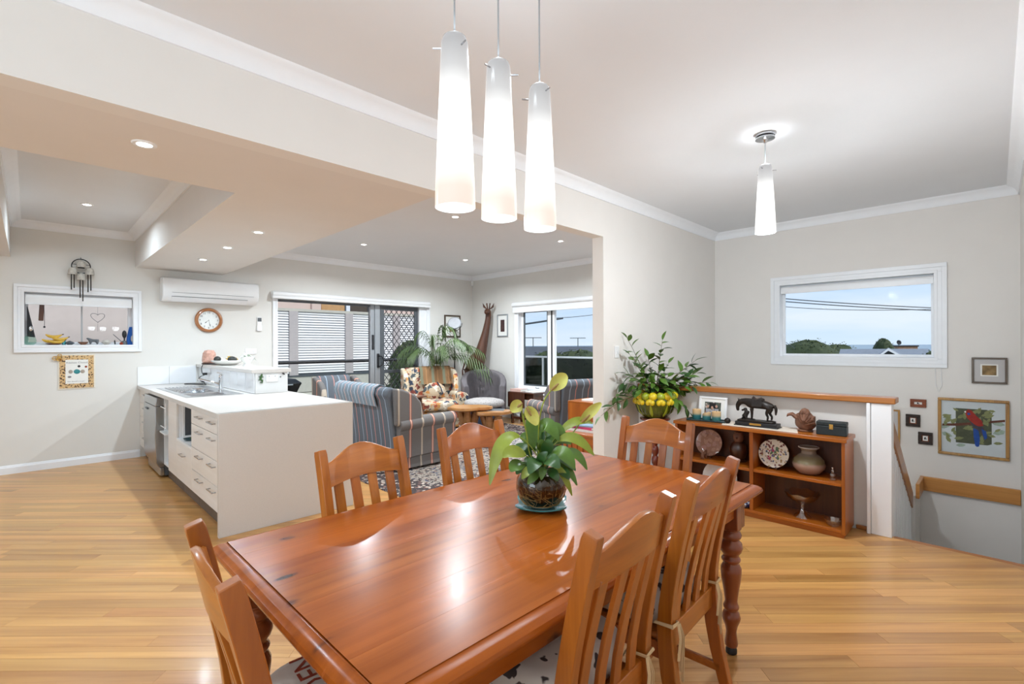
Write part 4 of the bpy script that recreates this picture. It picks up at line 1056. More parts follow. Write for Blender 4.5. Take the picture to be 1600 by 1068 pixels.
bm = BM(); tube(bm, [(0, 0, .06), (-.06, .05, .085), (-.16, .13, .12), (-.18, .145, .122), (-.185, .15, .108)], [.013, .012, .011, .012, .012], 10); done('spout', bm, M['chrome'], t)
bm = BM(); tube(bm, [(0, 0, .165), (.01, -.005, .18), (-.03, .03, .195)], [.012, .010, .006], 8); done('lever', bm, M['chrome'], t)
t = thing('power_cable', 'black cable and plug hanging over the end of the raised bar onto the benchtop', 'cable', (0, 0, 0))
pts = [(1.70, 7.30, 1.155), (1.62, 7.30, 1.156), (1.585, 7.28, 1.12), (1.58, 7.24, 1.05), (1.60, 7.22, 1.02), (1.585, 7.32, 1.0), (1.57, 7.36, .96), (1.59, 7.27, .93), (1.60, 7.20, .92), (1.57, 7.13, .907), (1.52, 7.2, .906), (1.47, 7.34, .906), (1.42, 7.40, .906), (1.46, 7.42, .906), (1.56, 7.30, .906), (1.60, 7.12, .91), (1.56, 7.05, .906)]
sp_ = []
for i in range(len(pts)-1):
    for k in range(4):
        p0 = Vector(pts[max(i-1, 0)]); p1 = Vector(pts[i]); p2 = Vector(pts[i+1]); p3 = Vector(pts[min(i+2, len(pts)-1)]); f = k/4
        sp_.append(.5*((2*p1)+(-p0+p2)*f+(2*p0-5*p1+4*p2-p3)*f*f+(-p0+3*p1-3*p2+p3)*f**3))
bm = BM(); tube(bm, sp_, .005, 6); done('lead', bm, M['black'], t)
bm = BM(); cbox(bm, (1.605, 7.22, 1.035), (.05, .035, .03)); cbox(bm, (1.59, 7.25, .94), (.03, .05, .03)); done('plug', bm, M['black'], t, .006)
# things on the raised bar
bt = 1.15
x = thing('salt_lamp', 'pink rock salt lamp on the raised bar by the wall', 'lamp', (1.70, 7.40, bt))
bm = BM(); lathe(bm, [(.085, 0), (.09, .006), (.088, .02), (.07, .022)], 20); done('base', bm, M['dark_wood'], x)
bm = BM(); lathe(bm, [(.075, .022), (.088, .05), (.088, .10), (.082, .15), (.055, .185), (.02, .19)], 9)
for v in bm.verts: v.co.x += random.uniform(-.012, .012); v.co.y += random.uniform(-.012, .012); v.co.z += random.uniform(-.004, .004)
done('crystal', bm, M['pink'], x, smooth=False)
x = thing('cream_candle', 'square cream block candle beside the salt lamp', 'candle', (1.80, 7.36, bt))
bm = BM(); cbox(bm, (0, 0, .045), (.08, .08, .09)); done('wax', bm, M['cream'], x, .006); bm = BM(); rod(bm, (0, 0, .09), (0, 0, .1), .0015); done('wick', bm, M['ink'], x)
x = thing('remote_control', 'flat black remote lying between the salt lamp and the fruit bowl', 'remote', (1.72, 7.22, bt), R(20))
bm = BM(); box(bm, (-.02, -.1, 0), (.02, .1, .016)); done('case', bm, M['black'], x, .004); bm = BM(); cbox(bm, (0, .06, .017), (.014, .014, .003)); done('button', bm, M['dgrey'], x)
x = thing('fruit_bowl', 'wide white ceramic bowl holding bananas and avocados', 'bowl', (1.78, 6.88, bt))
bm = BM(); lathe(bm, [(.07, 0), (.10, .006), (.17, .045), (.185, .062), (.178, .064), (.15, .04), (.08, .014), (.01, .012)], 36, sy=1.0); done('bowl', bm, M['porcelain'], x)
bm = BM(); lathe(bm, [(.07, 0), (.07, .003)], 24); done('foot_ring', bm, M['porcelain'], x)
def banana(label, loc, rz, tilt, ln=.17, grp='bananas in the white bowl', upright=False):
    b = thing('banana', label, 'banana', loc, rz, grp)
    pts = []
    for i in range(9):
        a = (i/8-.5)*1.5; pts.append((ln*.62*math.sin(a), ln*.5*(math.cos(a)-.8)+.01, .012*math.sin(a*2)*tilt))
    if upright: pts = [(x_, z_, .05-y_*1.2) for x_, y_, z_ in pts]
    bm = BM(); tube(bm, pts, [.006, .012, .017, .0185, .019, .0185, .016, .011, .005], 7); done('skin', bm, M['banana'], b)
    bm = BM(); tube(bm, [pts[-1], (pts[-1][0]+.012, pts[-1][1]-.01, pts[-1][2]+.004)], .005, 6); done('stalk', bm, M['twig'], b)
    return b
banana('banana lying on top in the white bowl on the bar, upper one', (1.83, 6.84, bt+.095), R(120), .6)
banana('banana in the white bowl on the bar, leaning lower at the back', (1.85, 6.93, bt+.075), R(140), .3)
def avocado(label, loc, rz):
    a = thing('avocado', label, 'avocado', loc, rz, 'avocados in the white bowl')
    bm = BM(); lathe(bm, [(.004, -.05), (.024, -.044), (.038, -.02), (.040, .002), (.034, .025), (.022, .046), (.012, .055), (.003, .057)], 18)
    for v in bm.verts: v.co = Vector((v.co.z, v.co.y, v.co.x))
    done('skin', bm, M['avocado'], a); bm = BM(); rod(bm, (.056, 0, 0), (.062, 0, .001), .004); done('stalk_end', bm, M['twig'], a)
avocado('dark avocado at the left side of the white fruit bowl', (1.69, 6.97, bt+.075), R(50))
avocado('dark avocado in front of the bananas in the white fruit bowl', (1.80, 6.76, bt+.075), R(-30))
x = thing('white_planter', 'small white footed planter with pale trailing plant on the raised bar', 'planter', (1.84, 6.30, bt))
bm = BM(); lathe(bm, [(.05, 0), (.048, .012), (.038, .03), (.045, .05), (.075, .085), (.085, .115), (.078, .115), (.06, .09)], 26); done('pot', bm, M['porcelain'], x)
for i in range(36):
    bm = BM(); a = rnd.uniform(0, 2*PI); el = rnd.uniform(.1, 1.2); L_ = rnd.uniform(.05, .1)
    blade(bm, (.04*math.cos(a)*rnd.random(), .04*math.sin(a)*rnd.random(), .11), (math.cos(a)*math.cos(el), math.sin(a)*math.cos(el), math.sin(el)), L_, .028, .9, .2, 0, 4)
    done('leaf', bm, plain('variegated_leaf', srgb(206, 214, 200), .6, var=.25, scale=60) if i == 0 else bpy.data.materials['variegated_leaf'], x)
# wall items, kitchen
t = thing('air_conditioner', 'white split system air conditioner on the back wall above the clock', 'air conditioner', (1.20, YW, 1.975))
bm = BM(); prism(bm, [(z, y) for y, z in [(-.002, 0), (-.13, 0), (-.195, .055), (-.215, .12), (-.215, .235), (-.19, .29), (-.15, .305), (-.002, .305)]][::-1], 0, 0, 0.001) if False else None
rings = [[(xx, y, z) for y, z in [(-.002, 0), (-.13, 0), (-.195, .055), (-.215, .12), (-.215, .235), (-.19, .29), (-.15, .305), (-.002, .305)]] for xx in (0, 1.13)]
loft(bm, rings); done('casing', bm, M['white'], t, .012, 3)
bm = BM(); loft(bm, [[(xx, -.140, .002), (xx, -.202, .052), (xx, -.206, .056), (xx, -.146, .000)] for xx in (.10, .98)]); done('louvre', bm, M['trim'], t, .001)
bm = BM(); loft(bm, [[(xx, -.2165, .108), (xx, -.2165, .111), (xx, -.212, .111), (xx, -.212, .108)] for xx in (.1, 1.06)]); done('panel_seam', bm, M['dgrey'], t)
bm = BM(); loft(bm, [[(xx, -.199, .056), (xx, -.2035, .0605), (xx, -.2025, .0615), (xx, -.197, .058)] for xx in (.095, .985)]); done('louvre_seam', bm, M['dgrey'], t)
t = thing('wall_clock', 'round wooden wall clock with white dial below the air conditioner', 'clock', (1.749, YW, 1.748))
def lathe_y(bm, prof, n=40, cap=True):
    lathe(bm, prof, n, cap=cap)
    for v in bm.verts: v.co = Vector((v.co.x, -v.co.z, v.co.y))
bm = BM(); lathe_y(bm, [(.12, .002), (.165, .002), (.168, .02), (.155, .042), (.14, .046), (.128, .036), (.125, .006)], cap=False); done('rim', bm, M['clockwood'], t)
bm = BM(); lathe_y(bm, [(.13, .004), (.13, .012)]); done('dial', bm, plain('clock_dial', srgb(238, 240, 236), .4), t)
for i in range(1, 13):
    a = R(90-30*i); text('numeral', str(i), .035, M['ink'], t, (.104*math.cos(a), -.0135, .104*math.sin(a)), (R(90), 0, 0))
def hand(name, ang, ln, wd):
    bm = BM(); d = Vector((math.sin(ang), 0, math.cos(ang))); s = Vector((math.cos(ang), 0, -math.sin(ang)))
    P = [(-.1, .3), (.55, .35), (.72, 1.0), (.82, .9), (1, .1)]
    loft(bm, [[tuple(d*ln*f+s*wd*w2+Vector((0, yy, 0))) for f, w2 in P]+[tuple(d*ln*f-s*wd*w2+Vector((0, yy, 0))) for f, w2 in P[::-1]] for yy in (-.0165, -.015)]); done(name, bm, M['ink'], t)
hand('hour_hand', R(230), .062, .005); hand('minute_hand', R(168), .088, .004)
t = thing('aircon_remote', 'white remote with a dark screen in a holder on the wall beside the sliding door', 'remote', (2.395, YW, 1.715))
bm = BM(); box(bm, (-.03, -.022, -.10), (.03, -.001, .10)); done('case', bm, M['white'], t, .006); bm = BM(); box(bm, (-.026, -.0235, .035), (.026, -.021, .09)); done('screen', bm, M['dgrey'], t)
bm = BM(); box(bm, (-.034, -.026, -.104), (.034, -.001, -.02)); done('holder', bm, M['white'], t, .004)
t = thing('wall_outlet', 'double white power outlet low on the back wall behind the planter', 'outlet', (2.28, YW, 1.315))
bm = BM(); box(bm, (-.075, -.010, -.04), (.075, 0, .04)); done('plate', bm, M['white'], t, .003)
bm = BM()
for sx in (-.035, .035):
    for (dx, dz, rr) in ((-.007, -.002, .5), (.007, -.002, -.5), (0, -.018, 0)): cbox(bm, (sx+dx, -.0102, dz), (.003, .001, .010), (0, rr, 0))
done('slot', bm, M['slotgrey'], t)
# wind chime
t = thing('wind_chime', 'black wind chime with pale shell cups hanging in front of the kitchen window head', 'wind chime', (.437, YW-.06, 2.335))
bm = BM(); tube(bm, [(.083*math.cos(2*PI*i/28), 0, .083*math.sin(2*PI*i/28)) for i in range(29)], .006, 6); done('ring', bm, M['black'], t)
bm = BM(); rod(bm, (-.083, 0, .02), (.083, 0, .02), .003, 5); cbox(bm, (0, 0, -.005), (.06, .03, .035)); rod(bm, (0, .0, .083), (0, .055, .11), .003, 5); done('cross_bar', bm, M['black'], t)
M['shell'] = plain('pale_shell', srgb(196, 190, 180), .6, var=.2, scale=40)
for (px_, pz_) in ((0, .03), (-.075, -.06), (.0, -.12), (.075, -.05)):
    bm = BM(); lathe(bm, [(.008, .04), (.03, .03), (.04, 0), (.043, -.045), (.038, -.04), (.03, 0)], 14, (px_, -.015, pz_)); done('shell_cup', bm, M['shell'], t)
for (px_, pz_, ln) in ((-.085, -.09, .19), (-.062, -.09, .17), (-.01, -.15, .22), (.014, -.15, .26), (.06, -.08, .22), (.085, -.08, .20)):
    bm = BM(); rod(bm, (px_, -.015, pz_), (px_, -.015, pz_-ln), .0055, 8); done('chime_tube', bm, M['bronze'], t)
# quilt
t = thing('wall_quilt', 'square quilted hanging with spotted border and stitched hen below the kitchen window', 'wall hanging', (.40, YW, 1.10))
M['spot'] = cells('spotted_border_cloth', srgb(214, 178, 128), [srgb(66, 48, 40), srgb(92, 66, 50)], 55, .42, warp=.3)
bm = BM(); loft(bm, [[(x_*.163, yy, z_*.203+x_*.004) for x_, z_ in ((-1, -1), (1, -1), (1, 1), (-1, 1))] for yy in (-.006, -.001)]); done('backing', bm, M['cream'], t)
bm = BM(); frame4(bm, 0, -.010, -.006, -.150, .150, -.190, .190, .050); done('border', bm, M['spot'], t)
bm = BM(); box(bm, (-.10, -.009, -.14), (.10, -.006, .14)); done('panel', bm, M['paper'], t)
M['taupe'] = plain('taupe_felt', srgb(168, 156, 142), .9)
M['thread'] = plain('grey_thread', srgb(130, 126, 128), .9)
text('stitched_words', 'Kitchen Closed', .030, M['thread'], t, (0, -.0095, .105), (R(90), 0, 0))
text('stitched_words', 'the chook\'s tired !', .021, M['thread'], t, (-.005, -.0095, -.115), (R(90), 0, 0))
for (nm, c_, s_, mt) in (('hen_body', (0, 0), (.03, .028), M['teal']), ('hen_wing', (-.055, .0), (.02, .022), M['taupe']), ('hen_wing', (.05, 0), (.02, .022), M['taupe']), ('hen_head', (.018, .062), (.013, .014), M['ink']), ('heart_patch', (.08, .055), (.012, .012), M['redink']), ('chick', (-.065, -.06), (.017, .012), M['thread'])):
    bm = BM(); ball(bm, (c_[0], -.009, c_[1]), (s_[0], .003, s_[1]), 12, 6); done(nm, bm, mt, t)
t = thing('brass_trinket', 'cluster of small brass rings hooked on the top left corner of the quilt', 'trinket', (.245, YW-.02, 1.275))
for i in range(5):
    bm = BM(); cx_, cz_ = rnd.uniform(-.035, .03), rnd.uniform(-.03, .025); rr = rnd.uniform(.013, .022)
    tube(bm, [(cx_+rr*math.cos(2*PI*k/14), rnd.uniform(-.003, .003), cz_+rr*math.sin(2*PI*k/14)) for k in range(15)], .004, 5); done('ring', bm, M['brass'], t)
# things on the window sill
WY = YW+.07; wz = WK[2]+.0145
def sx_(px): return -.047+(px-35)/175*.985
x = thing('glass_flask', 'green glass flask at the left end of the kitchen sill', 'bottle', (sx_(45), WY, wz))
bm = BM(); lathe(bm, [(.03, 0), (.05, .02), (.055, .05), (.045, .09), (.02, .115), (.014, .15), (.018, .165)], 20); done('body', bm, glass('green_glass', (.75, .88, .82)), x)
bm = BM(); rod(bm, (0, 0, .15), (0, 0, .175), .012); done('stopper', bm, M['carving'], x)
x = thing('dark_scarf', 'dark cloth hanging inside the left reveal of the kitchen window', 'cloth', (sx_(43), WY+.02, 1.6))
bm = BM(); loft(bm, [[(-.012, -.03, -.09), (.05, -.03, -.1), (.055, .03, -.09), (-.012, .03, -.09)], [(-.012, -.03, .05), (.02, -.03, .05), (.03, .03, .05), (-.012, .03, .05)], [(-.012, -.01, .25), (-.008, -.01, .25), (-.006, .01, .25), (-.012, .01, .25)]]); done('fold', bm, M['ink'], x)
bm = BM(); ball(bm, (.02, -.035, .0), (.018, .01, .03), 10, 6); done('silver_charm', bm, M['chrome'], x)
x = thing('driftwood_hanging', 'flat dark driftwood piece hanging in the left of the kitchen window', 'ornament', (sx_(62), WY, 1.82))
bm = BM(); cbox(bm, (0, 0, 0), (.042, .02, .26), (0, .05, 0)); done('plank', bm, M['dark_wood'], x, .006); bm = BM(); rod(bm, (-.035, -.01, .06), (.05, -.01, .065), .004, 5); rod(bm, (.0, 0, .12), (0, 0, .16), .002, 4); done('twig', bm, M['twig'], x)
bm = BM(); tube(bm, [(.02, -.01, .04), (.024, -.01, -.15), (.022, -.01, -.19)], .002, 4); cbox(bm, (.022, -.01, -.2), (.018, .012, .02)); done('string', bm, M['ink'], x)
x = thing('banana_plate', 'brown pottery plate under the sill bananas', 'plate', (sx_(80), WY, wz))
bm = BM(); lathe(bm, [(.04, 0), (.075, .014), (.07, .016), (.03, .006)], 20); done('dish', bm, M['carving'], x)
bm = BM(); lathe(bm, [(.035, -.0), (.035, .004)], 16); done('foot', bm, M['carving'], x)
for i, (dx, dz, rz, lab) in enumerate(((-.03, .02, 30, 'leftmost'), (.0, .075, 20, 'topmost'), (.05, .045, -15, 'rightmost'), (.02, .01, 0, 'lowest'))):
    banana('ripe banana of the bunch on the kitchen sill, ' + lab + ' of the four', (sx_(80)+dx, WY-.01-.004*i, wz+dz), R(rz*.4), .5, .17, 'bananas on the window sill', True)
for (nm, lab, px_, prof, mt) in (('glass_vase', 'tiny blue glass vase right of the sill bananas', 95, [(.016, 0), (.02, .03), (.012, .06), (.016, .07)], M['teal']),
                                 ('shell_dish', 'grey shell shaped dish on the kitchen sill', 104, [(.02, 0), (.045, .02), (.03, .035), (.01, .045)], M['dgrey']),
                                 ('brown_bowl', 'small brown bowl in the middle of the kitchen sill', 125, [(.02, 0), (.045, .025), (.05, .035), (.04, .03)], M['carving']),
                                 ('cream_bowl', 'cream shell bowl right of the grey figurine on the kitchen sill', 163, [(.02, 0), (.05, .03), (.03, .055), (.008, .06)], M['shell']),
                                 ('red_pot', 'little red pot near the right end of the kitchen sill', 190, [(.02, 0), (.028, .015), (.018, .03), (.01, .033)], M['redink'])):
    x = thing(nm, lab, 'ornament', (sx_(px_), WY, wz)); bm = BM(); lathe(bm, prof, 16); done('body', bm, mt, x)
    bm = BM(); lathe(bm, [(prof[-1][0]*.9, prof[-1][1]-.002), (prof[-1][0]*1.1, prof[-1][1]+.003)], 14); done('rim', bm, mt, x)
def animal(name, label, loc, rz, s, mat, cat, sit=False):
    x = thing(name, label, cat, loc, rz)
    if sit: V = [(0, 0, .35), (0, .05, .8), (0, .12, 1.15), (0, .3, 1.2), (.12, .02, .05), (-.12, .02, .05), (.07, .12, 1.5), (-.07, .12, 1.5)]; E_ = [(0, 1), (1, 2), (2, 3), (0, 4), (0, 5), (2, 6), (2, 7)]; Q = [.3, .2, .17, .09, .12, .12, .05, .05]
    else: V = [(0, -.4, .6), (0, .35, .62), (0, .55, .9), (0, .8, .9), (.15, .35, .05), (-.15, .35, .05), (.15, -.4, .05), (-.15, -.4, .05), (0, -.6, .75)]; E_ = [(0, 1), (1, 2), (2, 3), (1, 4), (1, 5), (0, 6), (0, 7), (0, 8)]; Q = [.22, .22, .16, .1, .08, .08, .08, .08, .05]
    skin('body', [tuple(q*s for q in v) for v in V], E_, [q*s for q in Q], mat, x); return x
animal('pewter_animal', 'grey figurine of an animal standing in the middle of the kitchen sill', (sx_(142), WY, wz), R(90), .085, M['dgrey'], 'figurine')
animal('cat_figurine', 'small black seated cat figurine on the kitchen sill', (sx_(178), WY, wz), R(60), .04, M['black'], 'figurine', True)
x = thing('wire_heart', 'thin wire heart hanging in the kitchen window', 'ornament', (sx_(149), WY, 1.75))
bm = BM(); pts = [(.05*math.sin(u_)**3*1.3, 0, (.040*math.cos(u_)-.016*math.cos(2*u_)-.006*math.cos(3*u_))*1.3) for u_ in [2*PI*i/40 for i in range(41)]]
tube(bm, pts, .0028, 5); done('wire', bm, M['dgrey'], x); bm = BM(); rod(bm, (0, 0, .03), (0, 0, .2), .001, 4); rod(bm, (0, 0, -.08), (0, 0, -.17), .0012, 4); done('thread', bm, M['dgrey'], x)
x = thing('blue_cloth', 'bright blue cloth hanging in the right reveal of the kitchen window', 'cloth', (sx_(203), WY+.03, 1.52))
bm = BM(); loft(bm, [[(-.03, -.03, -.105), (.03, -.03, -.11), (.034, .03, -.10), (-.03, .03, -.10)], [(-.02, -.02, 0), (.03, -.03, .0), (.03, .03, 0), (-.022, .03, .0)], [(0, -.02, .12), (.03, -.02, .12), (.03, .02, .12), (.004, .02, .12)]]); done('fold', bm, plain('blue_cotton', srgb(38, 92, 170), .9), x, .004)
bm = BM(); ball(bm, (.03, -.05, -.03), (.02, .015, .045), 10, 8); done('peg', bm, M['shell'], x)
x = thing('dark_brush', 'dark brush standing at the right end of the kitchen sill', 'brush', (sx_(194), WY, wz))
bm = BM(); ball(bm, (0, 0, .13), (.024, .018, .05), 12, 8); rod(bm, (0, 0, .01), (0, 0, .1), .008); done('bristles', bm, M['black'], x); bm = BM(); lathe(bm, [(.03, 0), (.03, .03), (.02, .05)], 14); rod(bm, (-.02, 0, .03), (-.11, 0, .13), .004); done('holder', bm, M['dgrey'], x)
# ------------------------------------------------------------------ bookcase
BX0, BX1, BY0, BY1 = 4.09, 4.385, .755, 2.03
BT = .712; DV = 1.386
t = thing('bookcase', 'low honey wood open bookcase with four compartments against the stair half wall', 'bookcase', (0, 0, 0))
bm = BM(); box(bm, (BX0-.012, BY0-.012, BT-.028), (BX1, BY1+.012, BT)); done('top', bm, M['case'], t, .004)
for y in (BY0, BY1-.022):
    bm = BM(); box(bm, (BX0, y, .028), (BX1-.001, y+.022, BT-.029)); done('side_panel', bm, M['case_z'], t, .002)
bm = BM(); box(bm, (BX0, DV-.014, .06), (BX1-.012, DV+.014, BT-.029)); done('divider', bm, M['case_z'], t, .002)
bm = BM(); box(bm, (BX0, BY0+.023, .038), (BX1-.012, BY1-.023, .06)); done('bottom_shelf', bm, M['case'], t, .002)
bm = BM(); box(bm, (BX0+.012, BY0+.01, 0), (BX1-.02, BY1-.01, .037)); done('plinth', bm, M['case'], t, .002)
SHZ = .39
for (a, b) in ((BY0+.023, DV-.015), (DV+.015, BY1-.023)):
    bm = BM(); box(bm, (BX0+.004, a, SHZ-.022), (BX1-.012, b, SHZ)); done('shelf', bm, M['case'], t, .002)
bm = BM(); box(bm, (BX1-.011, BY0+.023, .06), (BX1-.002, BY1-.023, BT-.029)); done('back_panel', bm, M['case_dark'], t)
# --- on top
T0 = BT+.0004
x = thing('photo_frame', 'white photo frame with a family photograph standing on the left of the bookcase', 'picture frame', (4.335, 1.80, T0), R(0))
fr = bpy.data.objects.new('frame', None)
bm = BM(); frame4(bm, 1, -.009, .009, -.125, .125, 0, .205, .018)
TL = Matrix.Rotation(R(10), 4, 'Y')
for v in bm.verts: v.co = TL @ v.co
done('frame', bm, M['white'], x, .002)
bm = BM(); box(bm, (-.002, -.108, .017), (.006, .108, .188)); bm.transform(TL); done('mount', bm, M['paper'], x)
M['photo'] = cells('photo_print', srgb(86, 92, 82), [srgb(196, 180, 170), srgb(60, 64, 66), srgb(150, 110, 100), srgb(120, 128, 120)], 34, .4)
bm = BM(); box(bm, (-.004, -.072, .048), (-.001, .072, .158)); bm.transform(TL); done('photograph', bm, M['photo'], x)
bm = BM()
for yy, ss in ((-.035, 1), (.0, .9), (.035, 1)):
    lathe(bm, [(.013*ss, 0), (.011*ss, .002)], 12, (0, 0, 0)); 
    vs = bm.verts[-24:] if False else None
bm.clear()
for yy, zz_ in ((-.042, .105), (-.004, .092), (.036, .1)):
    ball(bm, (-.0045, yy, zz_+.018), (.0015, .011, .013), 10, 6)
done('faces_in_photograph', bm, plain('printed_skin', srgb(206, 162, 140), .8), x)
bm = BM()
for yy, zz_ in ((-.042, .078), (-.004, .066), (.036, .074)): cbox(bm, (-.0045, yy, zz_), (.002, .034, .045))
done('clothes_in_photograph', bm, plain('printed_shirts', srgb(180, 180, 188), .8), x)
bm = BM(); bm_ = [(.03, 0, .14), (.045, 0, .0), (.04, 0, .0)]; box(bm, (.010, -.03, .0), (.013, .03, .15)); bm.transform(Matrix.Translation((.004, 0, 0))); done('easel_back', bm, M['black'], x)
x = thing('candle_tray', 'long dark teal tray holding three candles in front of the photo frame', 'tray', (4.235, 1.80, T0), R(8))
bm = BM(); box(bm, (-.055, -.16, 0), (.055, .16, .008)); box(bm, (-.06, -.165, .006), (-.052, .165, .016)); box(bm, (.052, -.165, .006), (.06, .165, .016)); done('tray', bm, plain('dark_teal_tray', srgb(36, 60, 62), .3), x, .003)
bm = BM(); box(bm, (-.055, -.165, .006), (.055, -.158, .016)); box(bm, (-.055, .158, .006), (.055, .165, .016)); done('end_lip', bm, bpy.data.materials['dark_teal_tray'], x)
m, t_, b_ = nodes_of('ombre_candle_wax')
g = N(t_, 'ShaderNodeTexCoord'); sp = N(t_, 'ShaderNodeSeparateXYZ'); t_.links.new(g.outputs['Object'], sp.inputs[0])
mr = N(t_, 'ShaderNodeMapRange'); mr.inputs['From Max'].default_value = .085; t_.links.new(sp.outputs['Z'], mr.inputs['Value'])
rp = ramp_node(t_, [(0, srgb(34, 92, 96)), (.4, srgb(52, 120, 120)), (.62, srgb(196, 172, 132)), (1, srgb(216, 180, 132))]); t_.links.new(mr.outputs[0], rp.inputs[0]); t_.links.new(rp.outputs[0], b_.inputs['Base Color'])
for lab, y, hh in (('leftmost candle on the teal tray, cream over teal wax', 1.90, .088), ('middle candle on the teal tray, burnt lower on one side', 1.805, .07), ('rightmost candle on the teal tray, cream over teal wax', 1.715, .085)):
    k = thing('pillar_candle', lab, 'candle', (4.235+(1.8-y)*-.14, y, T0+.0085), 0, 'candles on the tray')
    bm = BM(); lathe(bm, [(.036, 0), (.037, .003), (.037, hh-.003), (.034, hh), (.02, hh-.006)], 24)
    if 'middle' in lab:
        for v in bm.verts:
            if v.co.z > .05: v.co.z -= max(0, v.co.y)*.5
    done('wax', bm, m, k); bm = BM(); rod(bm, (0, 0, hh-.008), (0, 0, hh+.008), .0015, 5); done('wick', bm, M['ink'], k)
x = thing('dark_ball', 'small dark round pebble at the right end of the candle tray', 'ornament', (4.22, 1.62, T0))
bm = BM(); ball(bm, (0, 0, .024), (.026, .026, .024), 14, 10); done('stone', bm, M['bronze'], x)
bm = BM(); ball(bm, (0, 0, .046), (.008, .008, .004), 8, 6); done('top_mark', bm, M['black'], x)
bm = BM(); n = 20
loft(bm, [[(4.12, 1.63, T0), (4.36, 1.70, T0), (4.36, 1.13, T0), (4.12, 1.06, T0)], [(4.12, 1.63, T0+.002), (4.36, 1.70, T0+.002), (4.36, 1.13, T0+.002), (4.12, 1.06, T0+.002)]])
tag(done('lace_runner', bm, M['lace'], smooth=False), 'pale pink lace runner under the bronze horse', 'cloth')
# bronze horse and kneeling figure
x = thing('horse_sculpture', 'dark bronze saddled horse lowering its head to a crouching figure, on a black base', 'sculpture', (4.235, 1.385, T0+.0025), R(0))
bm = BM(); prism(bm, [(-.055, -.165), (-.055, .165), (.055, .165), (.055, -.165)][::-1], 2, 0, .026) if False else box(bm, (-.058, -.168, 0), (.058, .168, .008))
box(bm, (-.052, -.16, .008), (.052, .16, .034)); done('plinth', bm, M['black'], x, .003)
bm = BM(); box(bm, (-.045, -.13, .034), (.045, .145, .05)); ball(bm, (0, .07, .05), (.04, .06, .012), 12, 8); ball(bm, (0, -.10, .048), (.035, .04, .01), 12, 8); done('ground', bm, M['bronze'], x, .006)
bm = BM(); box(bm, (-.0535, -.045, .012), (-.0515, .045, .028)); done('plaque', bm, M['brass'], x)
# horse faces +y (left in view)
hv = [(0, -.085, .185), (0, .0, .182), (0, .058, .200), (0, .102, .204), (0, .140, .190), (0, .158, .150), (0, .152, .112),
      (.022, -.10, .15), (.022, -.085, .11), (.022, -.105, .085), (.022, -.10, .055),
      (-.022, -.095, .15), (-.022, -.075, .11), (-.022, -.088, .085), (-.022, -.082, .055),
      (.02, .048, .15), (.02, .05, .10), (.02, .048, .055), (-.02, .04, .15), (-.02, .033, .10), (-.02, .038, .055),
      (0, -.128, .185), (0, -.142, .15), (0, -.138, .10)]
he = [(0, 1), (1, 2), (2, 3), (3, 4), (4, 5), (5, 6), (0, 7), (7, 8), (8, 9), (9, 10), (0, 11), (11, 12), (12, 13), (13, 14), (2, 15), (15, 16), (16, 17), (2, 18), (18, 19), (19, 20), (0, 21), (21, 22), (22, 23)]
hr = [(.040, .046), (.040, .044), (.036, .044), (.020, .034), (.017, .026), (.015, .018), (.010, .012), .022, .012, .009, .008, .022, .012, .009, .008, .018, .010, .008, .018, .010, .008, .010, .014, .006]
skin('horse', hv, he, hr, M['bronze'], x, 1)
bm = BM()
for s in (-1, 1): tube(bm, [(s*.009, .142, .195), (s*.012, .150, .222)], [.006, .001], 6)
done('ears', bm, M['bronze'], x)
bm = BM(); loft(bm, [[(-.044, y, .165), (-.036, y, .222+q), (0, y, .232+q), (.036, y, .222+q), (.044, y, .165), (.03, y, .175), (0, y, .215), (-.03, y, .175)] for y, q in ((-.045, .0), (-.03, .008), (0, -.004), (.02, .0), (.03, .014))]); done('saddle', bm, M['bronze'], x)
kv = [(0, .095, .075), (0, .085, .105), (0, .09, .13), (0, .095, .148), (0, .06, .115), (0, .125, .12), (.02, .12, .07), (.02, .11, .052), (-.02, .085, .06), (-.02, .12, .054)]
skin('crouching_figure', kv, [(0, 1), (1, 2), (2, 3), (1, 4), (2, 5), (0, 6), (6, 7), (0, 8), (8, 9)], [.024, .022, .010, .015, .009, .008, .013, .009, .014, .009], M['bronze'], x, 1)
# carved bird / root carving
x = thing('root_carving', 'reddish brown carved wooden bird between the bronze horse and the black box', 'carving', (4.27, 1.055, T0), R(-8))
bm = BM(); ball(bm, (0, -.01, .075), (.055, .075, .075), 18, 12)
for v in bm.verts: v.co *= 1+.10*math.sin(v.co.y*95)*math.cos(v.co.z*80)
done('body', bm, M['carving'], x)
bm = BM()
tube(bm, [(-.01, .05, .10), (-.02, .08, .125), (-.025, .105, .118), (-.02, .118, .10)], [.03, .026, .018, .004], 8, flat=.6); done('beak', bm, M['carving'], x)
for i in range(7):
    a = R(20+i*17); bm = BM()
    tube(bm, [(-.045, -.02, .05), (-.062, -.02-.04*math.cos(a), .05+.04*math.sin(a)), (-.055, -.02-.085*math.cos(a), .05+.085*math.sin(a))], [.006, .014, .009], 6, flat=.5); done('feather', bm, M['carving'], x)
for i in range(5):
    a = R(30+i*30); bm = BM(); ball(bm, (-.01, .02*math.cos(a)-.01, .12+.03*math.sin(a)), (.03, .022, .03), 10, 8); done('curl', bm, M['carving'], x)
bm = BM(); lathe(bm, [(.05, 0), (.055, .006), (.04, .014)], 18, (0, -.01, 0)); done('foot', bm, M['carving'], x)
x = thing('jewellery_box', 'black box with a brass clasp at the right end of the bookcase top', 'box', (4.235, .862, T0), R(4))
bm = BM(); box(bm, (-.05, -.095, 0), (.05, .095, .068)); done('case', bm, plain('black_leatherette', srgb(24, 34, 36), .5, bmp=.1, scale=90), x, .004)
